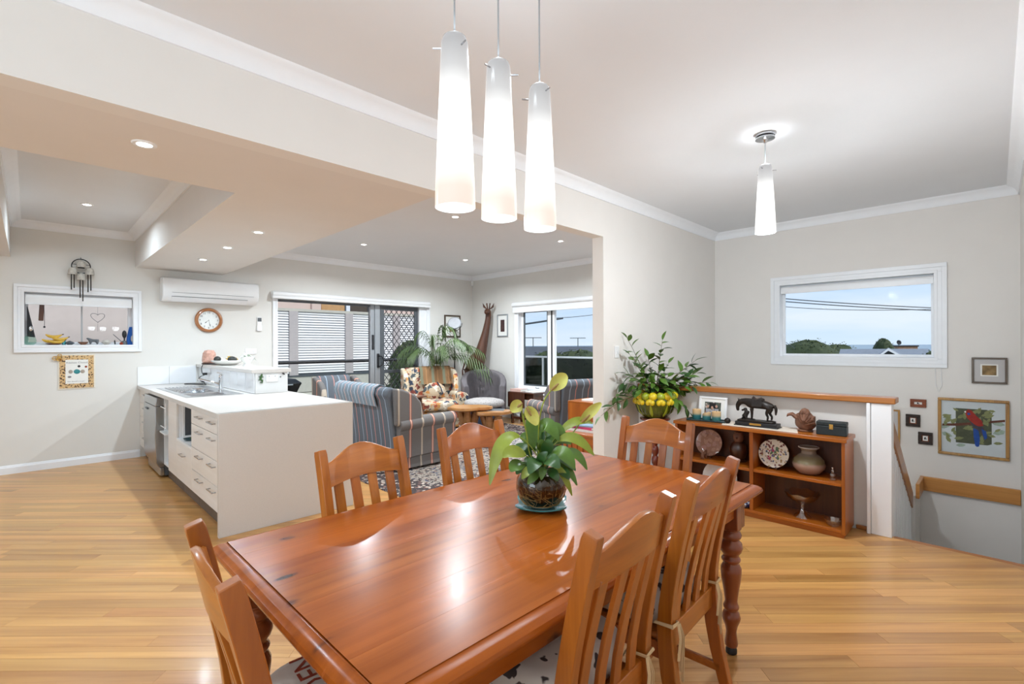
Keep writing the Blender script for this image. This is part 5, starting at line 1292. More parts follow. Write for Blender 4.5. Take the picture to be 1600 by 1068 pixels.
bm = BM(); box(bm, (-.05, -.095, .070), (.05, .095, .098)); done('lid', bm, bpy.data.materials['black_leatherette'], x, .004)
bm = BM(); box(bm, (-.0535, -.012, .045), (-.0505, .012, .082)); box(bm, (-.056, -.006, .052), (-.053, .006, .064)); done('clasp', bm, M['brass'], x, .002)
# --- inside
S1 = SHZ+.0004; S0 = .0604
def plate_thing(name, label, loc, rr, tilt, rz, mats, stand=True):
    p = thing(name, label, 'plate', loc, rz)
    TM = Matrix.Translation((0, 0, .012)) @ Matrix.Rotation(R(-90+tilt), 4, 'Y') @ Matrix.Translation((rr, 0, 0))
    for nm, prof, mt in (('rim', [(rr*.62, .004), (rr*.7, .002), (rr*.98, .010), (rr, .013), (rr*.99, .016), (rr*.7, .008), (rr*.64, .008)], mats[0]), ('well', [(rr*.001, .0), (rr*.63, .001), (rr*.64, .007), (rr*.001, .006)], mats[1])):
        bm = BM(); lathe(bm, prof, 36); bm.transform(TM); done(nm, bm, mt, p)
    if stand:
        bm = BM()
        for s in (-1, 1): tube(bm, [(-.02, s*.025, .018), (-.018, s*.028, .003), (.0, s*.03, .004), (.05, s*.03, .003), (.045, s*.02, .06)], .003, 5)
        done('stand', bm, M['steel'], p)
    return p
M['flowerplate'] = plain('cream_glaze', srgb(228, 220, 206), .2, coat=.4)
M['rimplate'] = cells('painted_rim', srgb(222, 214, 200), [srgb(120, 74, 70), srgb(84, 92, 112), srgb(160, 130, 90)], 48, .42)
M['lustre'] = cells('lustre_glass', srgb(150, 110, 90), [srgb(170, 130, 110), srgb(132, 94, 78), srgb(166, 126, 116)], 22, .5, rough=.12)
M['lustre2'] = cells('blue_scene', srgb(150, 146, 176), [srgb(96, 94, 134), srgb(190, 186, 204), srgb(140, 110, 116)], 20, .5, rough=.15)
fp_ = plate_thing('floral_plate', 'upright white plate painted with a bouquet, on a wire stand in the upper right compartment', (4.20, 1.258, S1), .112, 14, 0, (M['rimplate'], M['flowerplate']))
lp_ = plate_thing('lustre_plate', 'shiny pinkish brown plate with a bluish centre in the upper left compartment', (4.25, 1.80, S1), .116, 14, 0, (M['lustre'], M['lustre2']))
plate_thing('white_plate', 'large plain white plate standing in the lower left compartment', (4.26, 1.715, S0), .15, 14, 0, (M['porcelain'], M['porcelain']))
FLW = [plain('painted_'+n_, srgb(*c_), .5, var=.25, scale=60) for n_, c_ in (('rose', (170, 64, 90)), ('cream_rose', (226, 210, 160)), ('violet', (116, 92, 150)), ('white_rose', (236, 228, 220)), ('foliage', (86, 110, 76)))]
TMp = Matrix.Translation((0, 0, .012)) @ Matrix.Rotation(R(-76), 4, 'Y') @ Matrix.Translation((.112, 0, 0))
qf = random.Random(4)
for k in range(34):
    a_ = qf.uniform(0, 2*PI); d__ = .052*math.sqrt(qf.random()); rr_ = qf.uniform(.007, .013); bm = BM()
    ball(bm, (d__*math.cos(a_)*1.05, d__*math.sin(a_), .0085+k*.0001), (rr_, rr_*.9, .0015), 9, 5); bm.transform(TMp)
    done('painted_bloom', bm, FLW[4] if k < 14 else FLW[k % 4], fp_)
animal('elephant_figurine', 'little brown wooden elephant in front of the lustre plate', (4.16, 1.80, S1), R(-90), .075, M['carving'], 'figurine')
x = thing('owl_figurine', 'tall dark pottery bird standing in the shade of the upper left compartment', 'figurine', (4.29, 1.555, S1))
bm = BM(); lathe(bm, [(.05, 0), (.052, .01), (.04, .02), (.055, .06), (.06, .10), (.05, .14), (.034, .165)], 20, sy=1.2); done('body', bm, M['dark_wood'], x)
bm = BM(); lathe(bm, [(.03, .165), (.042, .19), (.042, .22), (.03, .24), (.034, .25), (.01, .255)], 18); tube(bm, [(-.03, .0, .205), (-.06, .0, .198)], [.014, .003], 8); done('head', bm, M['brass'] if False else M['carving'], x)
x = thing('bellied_vase', 'round bellied grey and pink ceramic vase with a flared neck', 'vase', (4.255, 1.02, S1))
m2, t_, b_ = nodes_of('banded_glaze')
g = N(t_, 'ShaderNodeTexCoord'); sp = N(t_, 'ShaderNodeSeparateXYZ'); t_.links.new(g.outputs['Object'], sp.inputs[0])
nz = N(t_, 'ShaderNodeTexNoise'); nz.inputs['Scale'].default_value = 30; t_.links.new(g.outputs['Object'], nz.inputs['Vector'])
ma = N(t_, 'ShaderNodeMath', operation='MULTIPLY_ADD'); ma.inputs[1].default_value = .02; t_.links.new(nz.outputs[0], ma.inputs[0]); t_.links.new(sp.outputs['Z'], ma.inputs[2])
mr = N(t_, 'ShaderNodeMapRange'); mr.inputs['From Min'].default_value = .01; mr.inputs['From Max'].default_value = .22; t_.links.new(ma.outputs[0], mr.inputs['Value'])
rp = ramp_node(t_, [(0, srgb(150, 118, 102)), (.36, srgb(164, 134, 118)), (.45, srgb(124, 112, 78)), (.62, srgb(122, 110, 84)), (.70, srgb(128, 112, 98)), (1, srgb(142, 122, 104))]); t_.links.new(mr.outputs[0], rp.inputs[0]); t_.links.new(rp.outputs[0], b_.inputs['Base Color']); b_.inputs['Roughness'].default_value = .2
bm = BM(); lathe(bm, [(.05, 0), (.075, .008), (.108, .05), (.112, .075), (.10, .115), (.07, .145), (.052, .155), (.05, .175), (.066, .20), (.07, .203), (.064, .204), (.046, .178), (.01, .16)], 36); done('body', bm, m2, x)
bm = BM(); tube(bm, [(.068*math.cos(2*PI*i/28), .068*math.sin(2*PI*i/28), .203) for i in range(29)], .004, 6); done('lip', bm, M['shell'], x)
x = thing('crystal_figurine', 'small clear crystal figurine at the right of the upper shelf', 'figurine', (4.16, .845, S1))
bm = BM(); lathe(bm, [(.018, 0), (.02, .01), (.008, .02), (.018, .035), (.014, .05), (.006, .056), (.011, .068), (.003, .085)], 8); done('body', bm, M['shade_dish'], x, smooth=False); bm = BM(); ball(bm, (0, 0, .09), .007, 8, 6); done('bead', bm, M['chrome'], x)
x = thing('glass_compote', 'clear glass footed fruit compote in the lower right compartment', 'bowl', (4.215, 1.055, S0))
bm = BM(); lathe(bm, [(.062, 0), (.06, .006), (.03, .03), (.014, .06), (.012, .095), (.02, .11)], 28, cap=False); done('foot', bm, M['shade_dish'], x)
bm = BM(); vr = lathe(bm, [(.02, .11), (.07, .122), (.105, .15), (.122, .185), (.118, .186), (.10, .155), (.066, .128), (.01, .118)], 36, cap=False)
for v in bm.verts:
    r_ = math.hypot(v.co.x, v.co.y)
    if r_ > .09: v.co.z += .006*math.cos(8*math.atan2(v.co.y, v.co.x))
done('bowl', bm, M['shade_dish'], x)
x = thing('crystal_bowl', 'small cut crystal bowl at the right of the bottom shelf', 'bowl', (4.16, .842, S0))
bm = BM(); lathe(bm, [(.03, 0), (.045, .01), (.058, .045), (.054, .046), (.04, .014), (.01, .006)], 12, cap=False); done('bowl', bm, M['shade_dish'], x, smooth=False)
bm = BM(); lathe(bm, [(.03, 0), (.03, .003)], 12); done('foot', bm, M['shade_dish'], x)
x = thing('blue_dish', 'small blue and white dish on the bottom shelf left of the divider', 'dish', (4.14, 1.45, S0))
bm = BM(); lathe(bm, [(.03, 0), (.055, .02), (.06, .035), (.055, .036), (.03, .01)], 22); done('dish', bm, cells('blue_white_glaze', srgb(36, 46, 96), [srgb(220, 222, 230), srgb(60, 80, 140)], 40, .4, rough=.15), x)
bm = BM(); lathe(bm, [(.03, 0), (.03, .004)], 16); done('foot', bm, M['porcelain'], x)
# ------------------------------------------------------------------ plant pot on its turned stand
PX, PY = 4.20, 2.285
x = thing('plant_stand', 'turned dark red wooden pedestal carrying the yellow fruit pot', 'plant stand', (PX, PY, 0))
bm = BM(); lathe(bm, [(.16, 0), (.165, .015), (.15, .03), (.06, .05)], 28); done('base', bm, M['red_wood'], x)
prof = [(.03, .05)]
for i in range(6):
    z = .06+i*.095; prof += [(.022, z), (.034, z+.02), (.036, z+.05), (.03, z+.075), (.022, z+.085)]
prof.append((.04, .669)); bm = BM(); lathe(bm, prof, 20); done('column', bm, M['red_wood'], x)
bm = BM(); lathe(bm, [(.10, .669), (.13, .674), (.14, .684), (.14, .696), (.13, .700)], 28); done('top_disc', bm, M['red_wood'], x)
PZ = .7005
x = thing('fruit_pot', 'round majolica pot with yellow lemons round its rim and green leaf base', 'pot', (PX, PY, PZ))
M['majgreen'] = plain('green_majolica', srgb(74, 88, 24), .15, var=.4, scale=22, coat=.6)
M['lemon'] = plain('yellow_majolica', srgb(222, 196, 34), .15, var=.12, scale=20, coat=.6)
M['lime'] = plain('lime_majolica', srgb(150, 164, 34), .15, var=.15, scale=20, coat=.6)
bm = BM(); lathe(bm, [(.09, 0), (.11, .008), (.155, .06), (.182, .13), (.186, .17), (.178, .21), (.168, .222), (.162, .215), (.17, .16), (.13, .06), (.02, .03)], 40); done('body', bm, M['majgreen'], x)
for i in range(16):
    a = 2*PI*i/16; bm = BM()
    ball(bm, (.172*math.cos(a), .172*math.sin(a), .212), (.041, .041, .038), 12, 8); done('lemon', bm, M['lemon'] if i % 2 else M['lime'], x)
for i in range(12):
    a = 2*PI*(i+.5)/12; bm = BM(); ca, sa = math.cos(a), math.sin(a)
    for sc_ in (-1, 0, 1):
        ball(bm, (.184*math.cos(a+sc_*.10), .184*math.sin(a+sc_*.10), .155+(.012 if sc_ == 0 else 0)), (.025, .025, .028), 10, 7)
    done('blossom', bm, M['lemon'], x)
for i in range(22):
    a = 2*PI*i/22; bm = BM(); ca, sa = math.cos(a), math.sin(a)
    tube(bm, [(.10*ca, .10*sa, .006), (.158*ca, .158*sa, .06), (.187*ca, .187*sa, .135)], [.008, .016, .006], 6, flat=.4); done('leaf_rib', bm, M['majgreen'] if i % 3 else M['lime'], x)
# the plant itself
def leaf_mesh(name, mat):
    bm = BM(); blade(bm, (0, 0, 0), (1, 0, .0), 1, .42, .35, .22, 0, 6, .5)
    me = bpy.data.meshes.new(name); bm.to_mesh(me); bm.free()
    for p in me.polygons: p.use_smooth = True
    me.materials.append(mat); return me
LMS = [leaf_mesh('leaf', M['leaf']), leaf_mesh('leaf', M['leaf_d']), leaf_mesh('leaf', M['leaf'])]
pl = thing('potted_shrub', 'leafy green plant with arching branches growing out of the yellow fruit pot', 'plant', (PX, PY, PZ+.17))
bm = BM(); lathe(bm, [(.15, .0), (.15, .012), (.02, .02)], 24); done('soil', bm, plain('potting_soil', srgb(52, 40, 30), 1, bmp=.4, scale=80), pl)
rp_ = random.Random(5)
tips = []   # (to the right in view, away, up, sag)
for rt, aw, up in ((-.25, .05, .58), (-.24, -.02, .42), (.08, .02, .56), (-.05, .05, .40), (.37, -.02, .36), (.30, .0, .30), (.50, -.05, .16), (.45, .0, .10), (.28, -.10, .22), (.14, .03, .34),
                   (-.52, -.05, .02), (-.74, -.08, -.12), (-.40, -.05, .16), (-.20, -.14, .20), (.0, -.16, .22), (.16, -.15, .20), (.34, -.14, .12), (-.10, .10, .28), (.20, -.17, -.03), (.26, -.18, -.10), (.08, .12, .24), (-.16, -.12, .10), (.06, -.18, .10), (.40, .03, .24), (-.3, -.1, .25), (-.12, -.05, .22), (.02, -.08, .27), (.12, -.08, .23), (.22, -.06, .20), (-.05, -.13, .16), (.30, -.08, .17)):
    tips.append((rt, aw, up))
nl = 0
for rt, aw, up in tips:
    # keep the shrub on the dining side of the partition wall
    end = rv*rt*1.0 + dv*aw + Vector((0, 0, up))
    if PY+end.y > 2.50: end.y = 2.50-PY
    mid = end*.45 + Vector((0, 0, .06+.22*max(0, .35-up)))
    ps = bez((end.x*.08, end.y*.08, .01), mid, end, 12)
    bm = BM(); tube(bm, ps, [.004*(1-.6*i/12) for i in range(13)], 5); br = done('branch', bm, M['twig'], pl)
    L0 = sum((ps[i+1]-ps[i]).length for i in range(12))
    nlv = max(6, int(L0*27))
    for k in range(nlv):
        f = .22+.78*k/(nlv-1); i = min(11, int(f*12)); p = ps[i].lerp(ps[i+1], f*12-i); tg = (ps[i+1]-ps[i]).normalized()
        ang = rp_.uniform(0, 2*PI); a_, b_ = frame_of(tg); out = (a_*math.cos(ang)+b_*math.sin(ang))
        if k == nlv-1: dirn = tg
        else: dirn = (tg*.7+out*.8+Vector((0, 0, -.15))).normalized()
        ln = rp_.uniform(.085, .135)
        q = p + dirn*ln
        if PY+q.y > 2.535: continue
        lo = bpy.data.objects.new('leaf', LMS[rp_.randrange(3)]); COL.objects.link(lo); lo.parent = br
        zax = dirn.cross(Vector((rp_.uniform(-.3, .3), rp_.uniform(-.3, .3), 1)).cross(dirn)).normalized() if False else None
        side = dirn.cross(Vector((rp_.uniform(-.5, .5), rp_.uniform(-.5, .5), 1))).normalized(); upv = side.cross(dirn).normalized()
        mtx = Matrix((dirn, -side, upv)).transposed().to_4x4(); mtx.translation = p
        lo.matrix_local = mtx @ Matrix.Scale(ln, 4); nl += 1
print('shrub leaves', nl)
# light switch
x = thing('light_switch', 'small white light switch on the partition wall behind the plant', 'light switch', (3.955, YB, 1.32))
bm = BM(); box(bm, (-.035, -.010, -.057), (.035, -.001, .057)); done('plate', bm, M['white'], x, .003); bm = BM(); cbox(bm, (0, -.012, 0), (.014, .006, .02)); done('rocker', bm, M['trim'], x)
# ------------------------------------------------------------------ pictures on the stair wall
def picture(label, y0, y1, z0, z1, wf, mf, mount, inner=None, art=None, wall='x', X=XD, group='framed pictures on the stair wall'):
    """frame hung on the wall at x = X (seen from -x)"""
    p = thing('framed_picture', label, 'picture', (X-.001, (y0+y1)/2, (z0+z1)/2), 0, group)
    w2, h2 = (y1-y0)/2, (z1-z0)/2
    bm = BM(); frame4(bm, 1, -.022, 0, -w2, w2, -h2, h2, wf); done('frame', bm, mf, p, .003)
    bm = BM(); box(bm, (-.010, -w2+wf*.9, -h2+wf*.9), (-.004, w2-wf*.9, h2-wf*.9)); done('mount', bm, mount, p)
    if inner:
        (a, b, c, d), mi = inner; bm = BM(); box(bm, (-.0115, a, c), (-.0102, b, d)); done('inner_border', bm, mi, p)
    if art:
        (a, b, c, d), mi = art; bm = BM(); box(bm, (-.0125, a, c), (-.0117, b, d)); done('print', bm, mi, p)
    return p
M['frame_gilt'] = wood('gilt_wood_frame', srgb(150, 104, 48), srgb(190, 144, 76), 2, .35, 2, .3, tone=.02)
M['frame_dark'] = plain('dark_brown_frame', srgb(46, 32, 26), .35, var=.2)
M['frame_bronze'] = plain('bronze_frame', srgb(92, 78, 66), .3, .4)
M['frame_red'] = plain('red_brown_frame', srgb(130, 66, 34), .4, var=.15)
M['mount_grey'] = plain('grey_mount_board', srgb(196, 192, 190), .9, var=.02)
M['mount_blue'] = plain('pale_blue_paper', srgb(200, 206, 208), .9, var=.03)
M['landscape'] = plain('brown_landscape_print', srgb(138, 112, 74), .8, var=.5, scale=18)
picture('small landscape picture with wide grey mount, highest on the stair wall', -.078, .157, 1.017, 1.257, .016, M['frame_bronze'], M['mount_grey'], ((-.058, .058, -.052, .058), M['paper']), ((-.047, .047, -.042, .048), M['landscape']))
for lab, a, b, c, d, mf in (('tiny red-brown framed motif, the topmost of three small frames left of the parrot', .481, .604, .757, .836, M['frame_red']), ('tiny black framed motif, the middle of three small frames left of the parrot', .527, .639, .561, .681, M['frame_dark']), ('tiny black framed motif, the lowest of three small frames left of the parrot', .434, .544, .396, .515, M['frame_dark'])):
    hh = d-c; ww = b-a
    p = picture(lab, a, b, c, d, .028, mf, M['ink'], ((-ww*.27, ww*.27, -hh*.27, hh*.27), M['frame_red']), ((-ww*.17 if hh > ww*.9 else -ww*.24, ww*.17 if hh > ww*.9 else ww*.24, -hh*.2 if hh > ww*.9 else -hh*.14, hh*.2 if hh > ww*.9 else hh*.14), M['paper']))
    bm = BM(); cbox(bm, (-.0132, .003, 0), (.001, .010, hh*.2), (.2, 0, 0)); cbox(bm, (-.0132, -.006, -.006), (.001, .012, .006)); done('motif', bm, M['ink'], p)
picture('plain pale print in a brown wooden frame, half hidden behind the newel post', .684, .98, .35, .716, .016, M['frame_gilt'], M['mount_grey'])
# parrot
p = thing('parrot_picture', 'large painting of a red and blue parrot on a branch in a gilt wooden frame', 'picture', (XD-.001, .153, .596), 0, 'framed pictures on the stair wall')
w2, h2 = .243, .272
bm = BM(); frame4(bm, 1, -.026, 0, -w2, w2, -h2, h2, .026); done('frame', bm, M['frame_gilt'], p, .007, 3)
bm = BM(); box(bm, (-.010, -w2+.024, -h2+.024), (-.004, w2-.024, h2-.024)); done('paper', bm, M['mount_blue'], p)
def flat(name, poly, mat, depth, par):
    """flat painted shape on the picture plane; poly = (right in view, up)"""
    bm = BM(); loft(bm, [[(-depth, -a, b) for a, b in poly], [(-depth+.0006, -a, b) for a, b in poly]]); return done(name, bm, mat, par, smooth=False)
C = lambda n, *c: plain(n, srgb(*c), .8, var=.2, scale=40)
pd, pl2, pb, pr_, pbl, pgr = C('painted_dark', 78, 82, 62), C('painted_leaf', 128, 132, 88), C('painted_branch', 96, 56, 42), C('painted_red', 152, 44, 34), C('painted_blue', 34, 74, 150), C('painted_grey', 72, 66, 74)
pale = C('painted_wash', 150, 166, 150)
flat('painted_panel', [(-.115, .178), (.10, .178), (.128, .15), (.128, -.135), (.10, -.148), (-.115, -.148)], pd, .0112, p)
for (cx_, cz_, a, s) in ((-.19, -.0, 30, .1), (-.17, .07, 60, .09), (-.18, -.08, -20, .09), (.17, .06, -10, .1), (.18, -.02, 20, .1), (-.08, -.17, 10, .07)):
    ca, sa = math.cos(R(a)), math.sin(R(a)); sh = [(-s*.5, 0), (-s*.2, s*.22), (s*.2, s*.18), (s*.5, 0), (s*.2, -s*.2), (-s*.2, -s*.2)]
    pts_ = [(min(.214, max(-.214, cx_+u_*ca-v_*sa)), cz_+u_*sa+v_*ca) for u_, v_ in sh]; flat('painted_wash', pts_, pale, .0108, p)
flat('painted_branch', [(-.21, .02), (-.1, .035), (0, .055), (.1, .075), (.214, .10), (.214, .08), (.1, .055), (0, .032), (-.1, .010), (-.21, 0)], pb, .0118, p)
for i in range(40):
    cx_, cz_ = rnd.uniform(-.19, .17), rnd.uniform(-.14, .17); a = rnd.uniform(0, 180); s = rnd.uniform(.05, .075)
    ca, sa = math.cos(R(a)), math.sin(R(a)); sh = [(-s*.5, 0), (-s*.2, s*.2), (s*.15, s*.18), (s*.5, 0), (s*.15, -s*.18), (-s*.2, -s*.2)]
    flat('painted_leaf', [(min(.212, max(-.212, cx_+u_*ca-v_*sa)), cz_+u_*sa+v_*ca) for u_, v_ in sh], pl2, .0122+i*.00002, p)
flat('painted_tail', [(.005, .0), (.04, -.01), (.05, -.09), (.045, -.165), (.03, -.172), (.018, -.16), (.008, -.08)], pbl, .0132, p)
flat('painted_wing', [(-.03, .10), (.03, .06), (.075, .01), (.092, -.05), (.085, -.09), (.05, -.03), (.0, .02)], pgr, .0136, p)
flat('painted_wing_tip', [(.06, .0), (.092, -.02), (.098, -.08), (.082, -.10), (.07, -.05)], pbl, .0140, p)
flat('painted_body', [(-.05, .15), (-.03, .172), (-.005, .165), (.025, .12), (.06, .08), (.075, .03), (.05, .02), (.02, .03), (-.01, .06), (-.035, .09), (-.045, .12)], pr_, .0144, p)
flat('painted_cheek', [(-.036, .138), (-.018, .142), (-.012, .125), (-.03, .118)], pbl, .0148, p)
flat('painted_beak', [(-.056, .152), (-.044, .158), (-.042, .142), (-.052, .138)], M['paper'], .0148, p)
# ------------------------------------------------------------------ living room
bm = BM(); box(bm, (2.40, 3.55, .0005), (5.95, 6.75, .012))
t = thing('area_rug', 'large dark and cream patterned wool rug under the living room seating', 'rug', (0, 0, 0)); done('field', bm, M['rug'], t, smooth=False)
M['rugborder'] = cells('rug_border_wool', srgb(52, 40, 40), [srgb(176, 160, 146), srgb(120, 84, 74), srgb(186, 170, 156)], 22, .42, warp=.4)
bm = BM()
for lo, hi in (((2.40, 3.55), (5.95, 3.95)), ((2.40, 6.35), (5.95, 6.75)), ((2.40, 3.95), (2.80, 6.35)), ((5.55, 3.95), (5.95, 6.35))): box(bm, (lo[0], lo[1], .0121), (hi[0], hi[1], .0135))
done('border', bm, M['rugborder'], t, smooth=False)
bm = BM(); lathe(bm, [(.78, .0121), (.78, .0136)], 40, (5.0, 4.75, 0), sx=.9); o = done('medallion', bm, M['rugborder'], t, smooth=False)
bm = BM(); lathe(bm, [(.5, .0137), (.5, .0142)], 40, (5.0, 4.75, 0), sx=.9); done('medallion_centre', bm, cells('rug_blue_wool', srgb(196, 186, 176), [srgb(52, 58, 86), srgb(46, 40, 50)], 18, .44, warp=.5), t, smooth=False)
def wing_chair(label, loc, rz, mx, my, ms, W_=.86, group=None, bh=.93, legs=True):
    """wing armchair, front towards -y; mx cloth striped across x, my striped across y, ms side cloth"""
    c = thing('wing_armchair', label, 'armchair', loc, rz, group)
    h = W_/2
    bm = BM(); box(bm, (-h+.10, -.36, .10), (h-.10, .36, .30)); done('base', bm, mx, c, .03, 3)
    bm = BM()
    for a in range(1): loft(bm, [[(-h+.02, -.36, .02), (h-.02, -.36, .02), (h-.02, .40, .02), (-h+.02, .40, .02)], [(-h+.03, -.35, .15), (h-.03, -.35, .15), (h-.03, .39, .15), (-h+.03, .39, .15)]]); 
    done('skirt', bm, my, c, .012, 2)
    bm = BM(); box(bm, (-h+.145, -.42, .30), (h-.145, .26, .46)); done('seat_pad', bm, mx, c, .055, 4)
    # back, leaning, with rolled crest
    prof = [(.24, .30), (.30, .62), (.335, .84), (.37, .905), (.425, .925), (.475, .895), (.49, .84), (.455, .78), (.425, .62), (.385, .30), (.38, .12), (.26, .12)]
    k = bh/.93
    bm = BM(); loft(bm, [[(x, y, z*k) for y, z in prof] for x in (-h+.085, h-.085)]); done('backrest', bm, mx, c, .02, 3, angle=50)
    for s in (-1, 1):
        x0, x1 = sorted((s*(h-.085), s*h))
        # arm: scroll section swept along y
        sec = [(0, .13)]; cx_, cz_, r_ = .0, .515, .085
        bm = BM(); ring = []
        cxs = s*(h-.065)
        poly = [(cxs-s*.075, .15), (cxs+s*.055, .15), (cxs+s*.06, .46)]
        for i in range(9):
            a = -.5+i*(PI+.75)/8; poly.append((cxs+s*(.012+.078*math.cos(a)), .515+.078*math.sin(a)))
        poly.append((cxs-s*.075, .46))
        loft(bm, [[(px, y, pz-(.015 if y > 0 else 0)) for px, pz in poly] for y in (-.40, -.38, .0, .36)]); done('arm', bm, my, c, .01, 2, angle=50)
        # wing
        bm = BM()
        pw = [(.42, .915*k), (.32, .90*k), (.16, .83*k), (.085, .74*k), (.06, .60*k), (.04, .52*k), (.40, .50*k)]
        loft(bm, [[(x, y, z) for y, z in pw] for x in (x0, x1)]); done('wing', bm, ms, c, .025, 3, angle=60)
    if legs:
        for sx in (-1, 1):
            for sy in (-.33, .35):
                bm = BM(); lathe(bm, [(.018, 0), (.026, .06), (.024, .1)], 12, (sx*(h-.08), sy, 0)); done('foot', bm, M['dark_wood'], c)
    return c
GA = 'striped wing armchairs'
a1 = wing_chair('wide grey striped wing sofa behind the bench end, folded cloth over its back', (3.20, 5.25, .0125), R(90), M['stripe_x'], M['stripe_y'], M['stripe_y'], 1.40, GA)
a1.name = 'wing_sofa'; a1['category'] = 'sofa'
wing_chair('grey striped wing armchair facing into the room in front of the sliding door', (3.29, 6.72, .0125), R(2), M['stripe_x'], M['stripe_y'], M['stripe_y'], .68, GA, bh=.94)
wing_chair('grey striped wing armchair at right by the living room window, seen from behind', (5.42, 4.28, .0125), R(160), M['stripe_x'], M['stripe_y'], M['stripe_y'], .90, GA)
# folded cloth over the crest of the first armchair
bm = BM(); pr2 = [(.30, .78), (.322, .86), (.36, .925), (.425, .945), (.488, .915), (.508, .84), (.492, .78), (.47, .70)]
top = [(.306, .78), (.328, .856), (.364, .917), (.425, .935), (.481, .905), (.499, .84), (.483, .78), (.462, .70)]
loft(bm, [[(x, y, z) for y, z in pr2]+[(x, y, z) for y, z in top[::-1]] for x in (-.38, .60)])
o = done('folded_cloth', bm, M['stripe_throw'], angle=60); o.location = (3.20, 5.25, .0125); o.rotation_euler = (0, 0, R(90)); tag(o, 'grey striped folded cloth draped over the back of the striped sofa', 'cloth')
cu = thing('rust_cushion', 'rust brown cushion peeping out between wing and arm of the striped sofa', 'cushion', (3.22, 4.85, .48), R(70))
bm = BM(); ball(bm, (0, 0, .15), (.18, .05, .16), 16, 10); done('pad', bm, plain('rust_velvet', srgb(140, 78, 40), .9, var=.2), cu)
bm = BM(); tube(bm, [(.18*math.cos(2*PI*i/24), 0, .15+.16*math.sin(2*PI*i/24)) for i in range(25)], .006, 5); done('piping', bm, M['carving'], cu)
fc = wing_chair('cream floral wing armchair in loose covers beside the sliding door', (4.88, 6.79, .0125), R(-22), M['floral'], M['floral'], M['floral'], .96, None, bh=1.0)
bm = BM()
loft(bm, [[(x, y, z) for y, z in [(.20, .70), (.27, .80), (.30, .94), (.37, .998), (.43, 1.008), (.50, .97), (.515, .86), (.505, .86), (.49, .96), (.43, .996), (.375, .986), (.315, .93), (.285, .80), (.215, .70)]] for x in (-.16, .40)])
o = done('check_throw', bm, M['tartan'], angle=60); o.location = (4.88, 6.79, .0125); o.rotation_euler = (0, 0, R(-22)); tag(o, 'brown and grey check throw over the top of the floral armchair', 'throw')
cu = thing('floral_cushion', 'small floral cushion with a dark strap leaning in the floral armchair', 'cushion', (4.95, 6.84, .47), R(-22))
bm = BM(); ball(bm, (0, .02, .13), (.20, .07, .15), 16, 10); done('pad', bm, M['floral'], cu); bm = BM(); tube(bm, [(.04, -.02, .29), (.09, -.075, .19), (.12, -.09, .08)], .01, 6); done('strap', bm, M['navy'], cu)
# tub chair
c = thing('tub_chair', 'grey velvet tub armchair with a curved back in the corner by the living room window', 'armchair', (5.73, 6.45, .0), R(-38))
bm = BM(); rings = []; n = 22
for i in range(n+1):
    a = R(-28+236*i/n); f = abs(i/n-.5)*2
    top_ = .95-.27*f**2.2; ro, ri = .395, .30
    ca, sa = math.cos(a), math.sin(a)
    rings.append([(ri*ca, ri*sa, .22), (ro*ca, ro*sa, .17), ((ro+.015)*ca, (ro+.015)*sa, top_-.05), ((ro-.0)*ca, (ro-.0)*sa, top_-.01), ((ro+ri)/2*ca, (ro+ri)/2*sa, top_), (ri*ca, ri*sa, top_-.02), ((ri-.01)*ca, (ri-.01)*sa, top_-.07)])
loft(bm, rings); done('curved_back', bm, M['grey_velvet'], c, .008, 2, angle=60)
bm = BM(); lathe(bm, [(.30, .17), (.32, .2), (.32, .36), (.30, .42), (.2, .45), (.02, .46)], 30); done('seat_pad', bm, M['grey_velvet'], c, angle=60)
bm = BM(); box(bm, (-.30, -.36, .17), (.30, -.1, .36)); done('front_rail', bm, M['grey_velvet'], c, .03, 3)
for sx in (-1, 1):
    for sy in (-1, 1):
        bm = BM(); lathe(bm, [(.016, 0), (.028, .17)], 10, (sx*.25, -.28 if sy < 0 else .22, 0)); done('leg', bm, M['dark_wood'], c)
# ottoman
o = thing('ottoman', 'round ottoman with a pale woven cushion top and dark blue sides', 'ottoman', (5.14, 5.77, .0125))
bm = BM(); lathe(bm, [(.27, 0), (.28, .02), (.29, .36), (.27, .40)], 30); done('drum', bm, M['navy'], o)
bm = BM(); lathe(bm, [(.26, .40), (.31, .42), (.325, .46), (.30, .50), (.2, .525), (.02, .53)], 36); done('top_cushion', bm, M['weave'], o, angle=60)
# burl coffee table: two slabs on root trunks
def slab_table(label, loc, rz, rx, ry, h, seed):
    q = random.Random(seed); t = thing('slab_table', label, 'coffee table', loc, rz, 'burl slab tables')
    n = 26; ph = [q.uniform(0, 6) for _ in range(3)]
    def rr(a): return 1+.10*math.sin(3*a+ph[0])+.07*math.sin(5*a+ph[1])+.03*math.sin(11*a+ph[2])
    bm = BM(); loft(bm, [[(rx*k*rr(2*PI*i/n)*math.cos(2*PI*i/n), ry*k*rr(2*PI*i/n)*math.sin(2*PI*i/n), z) for i in range(n)] for k, z in ((.9, h-.05), (1, h-.035), (1, h-.012), (.985, h))]); done('slab', bm, M['burl'], t)
    for i in range(5):
        a = 2*PI*i/5+ph[0]; bm = BM()
        tube(bm, [(.17*math.cos(a), .15*math.sin(a), 0), (.13*math.cos(a), .12*math.sin(a), .10), (.06*math.cos(a+.4), .06*math.sin(a+.4), .24), (.13*math.cos(a+.6), .12*math.sin(a+.6), h-.05)], [.05, .04, .06, .045], 8); done('root_leg', bm, M['burl'], t)
    return t
slab_table('taller burl wood slab table, left one of the pair', (4.36, 5.22, .0142), R(-40), .30, .22, .52, 3)
slab_table('lower burl wood slab table with a magazine on it, right one of the pair', (4.57, 4.98, .0142), R(-45), .27, .21, .46, 8)
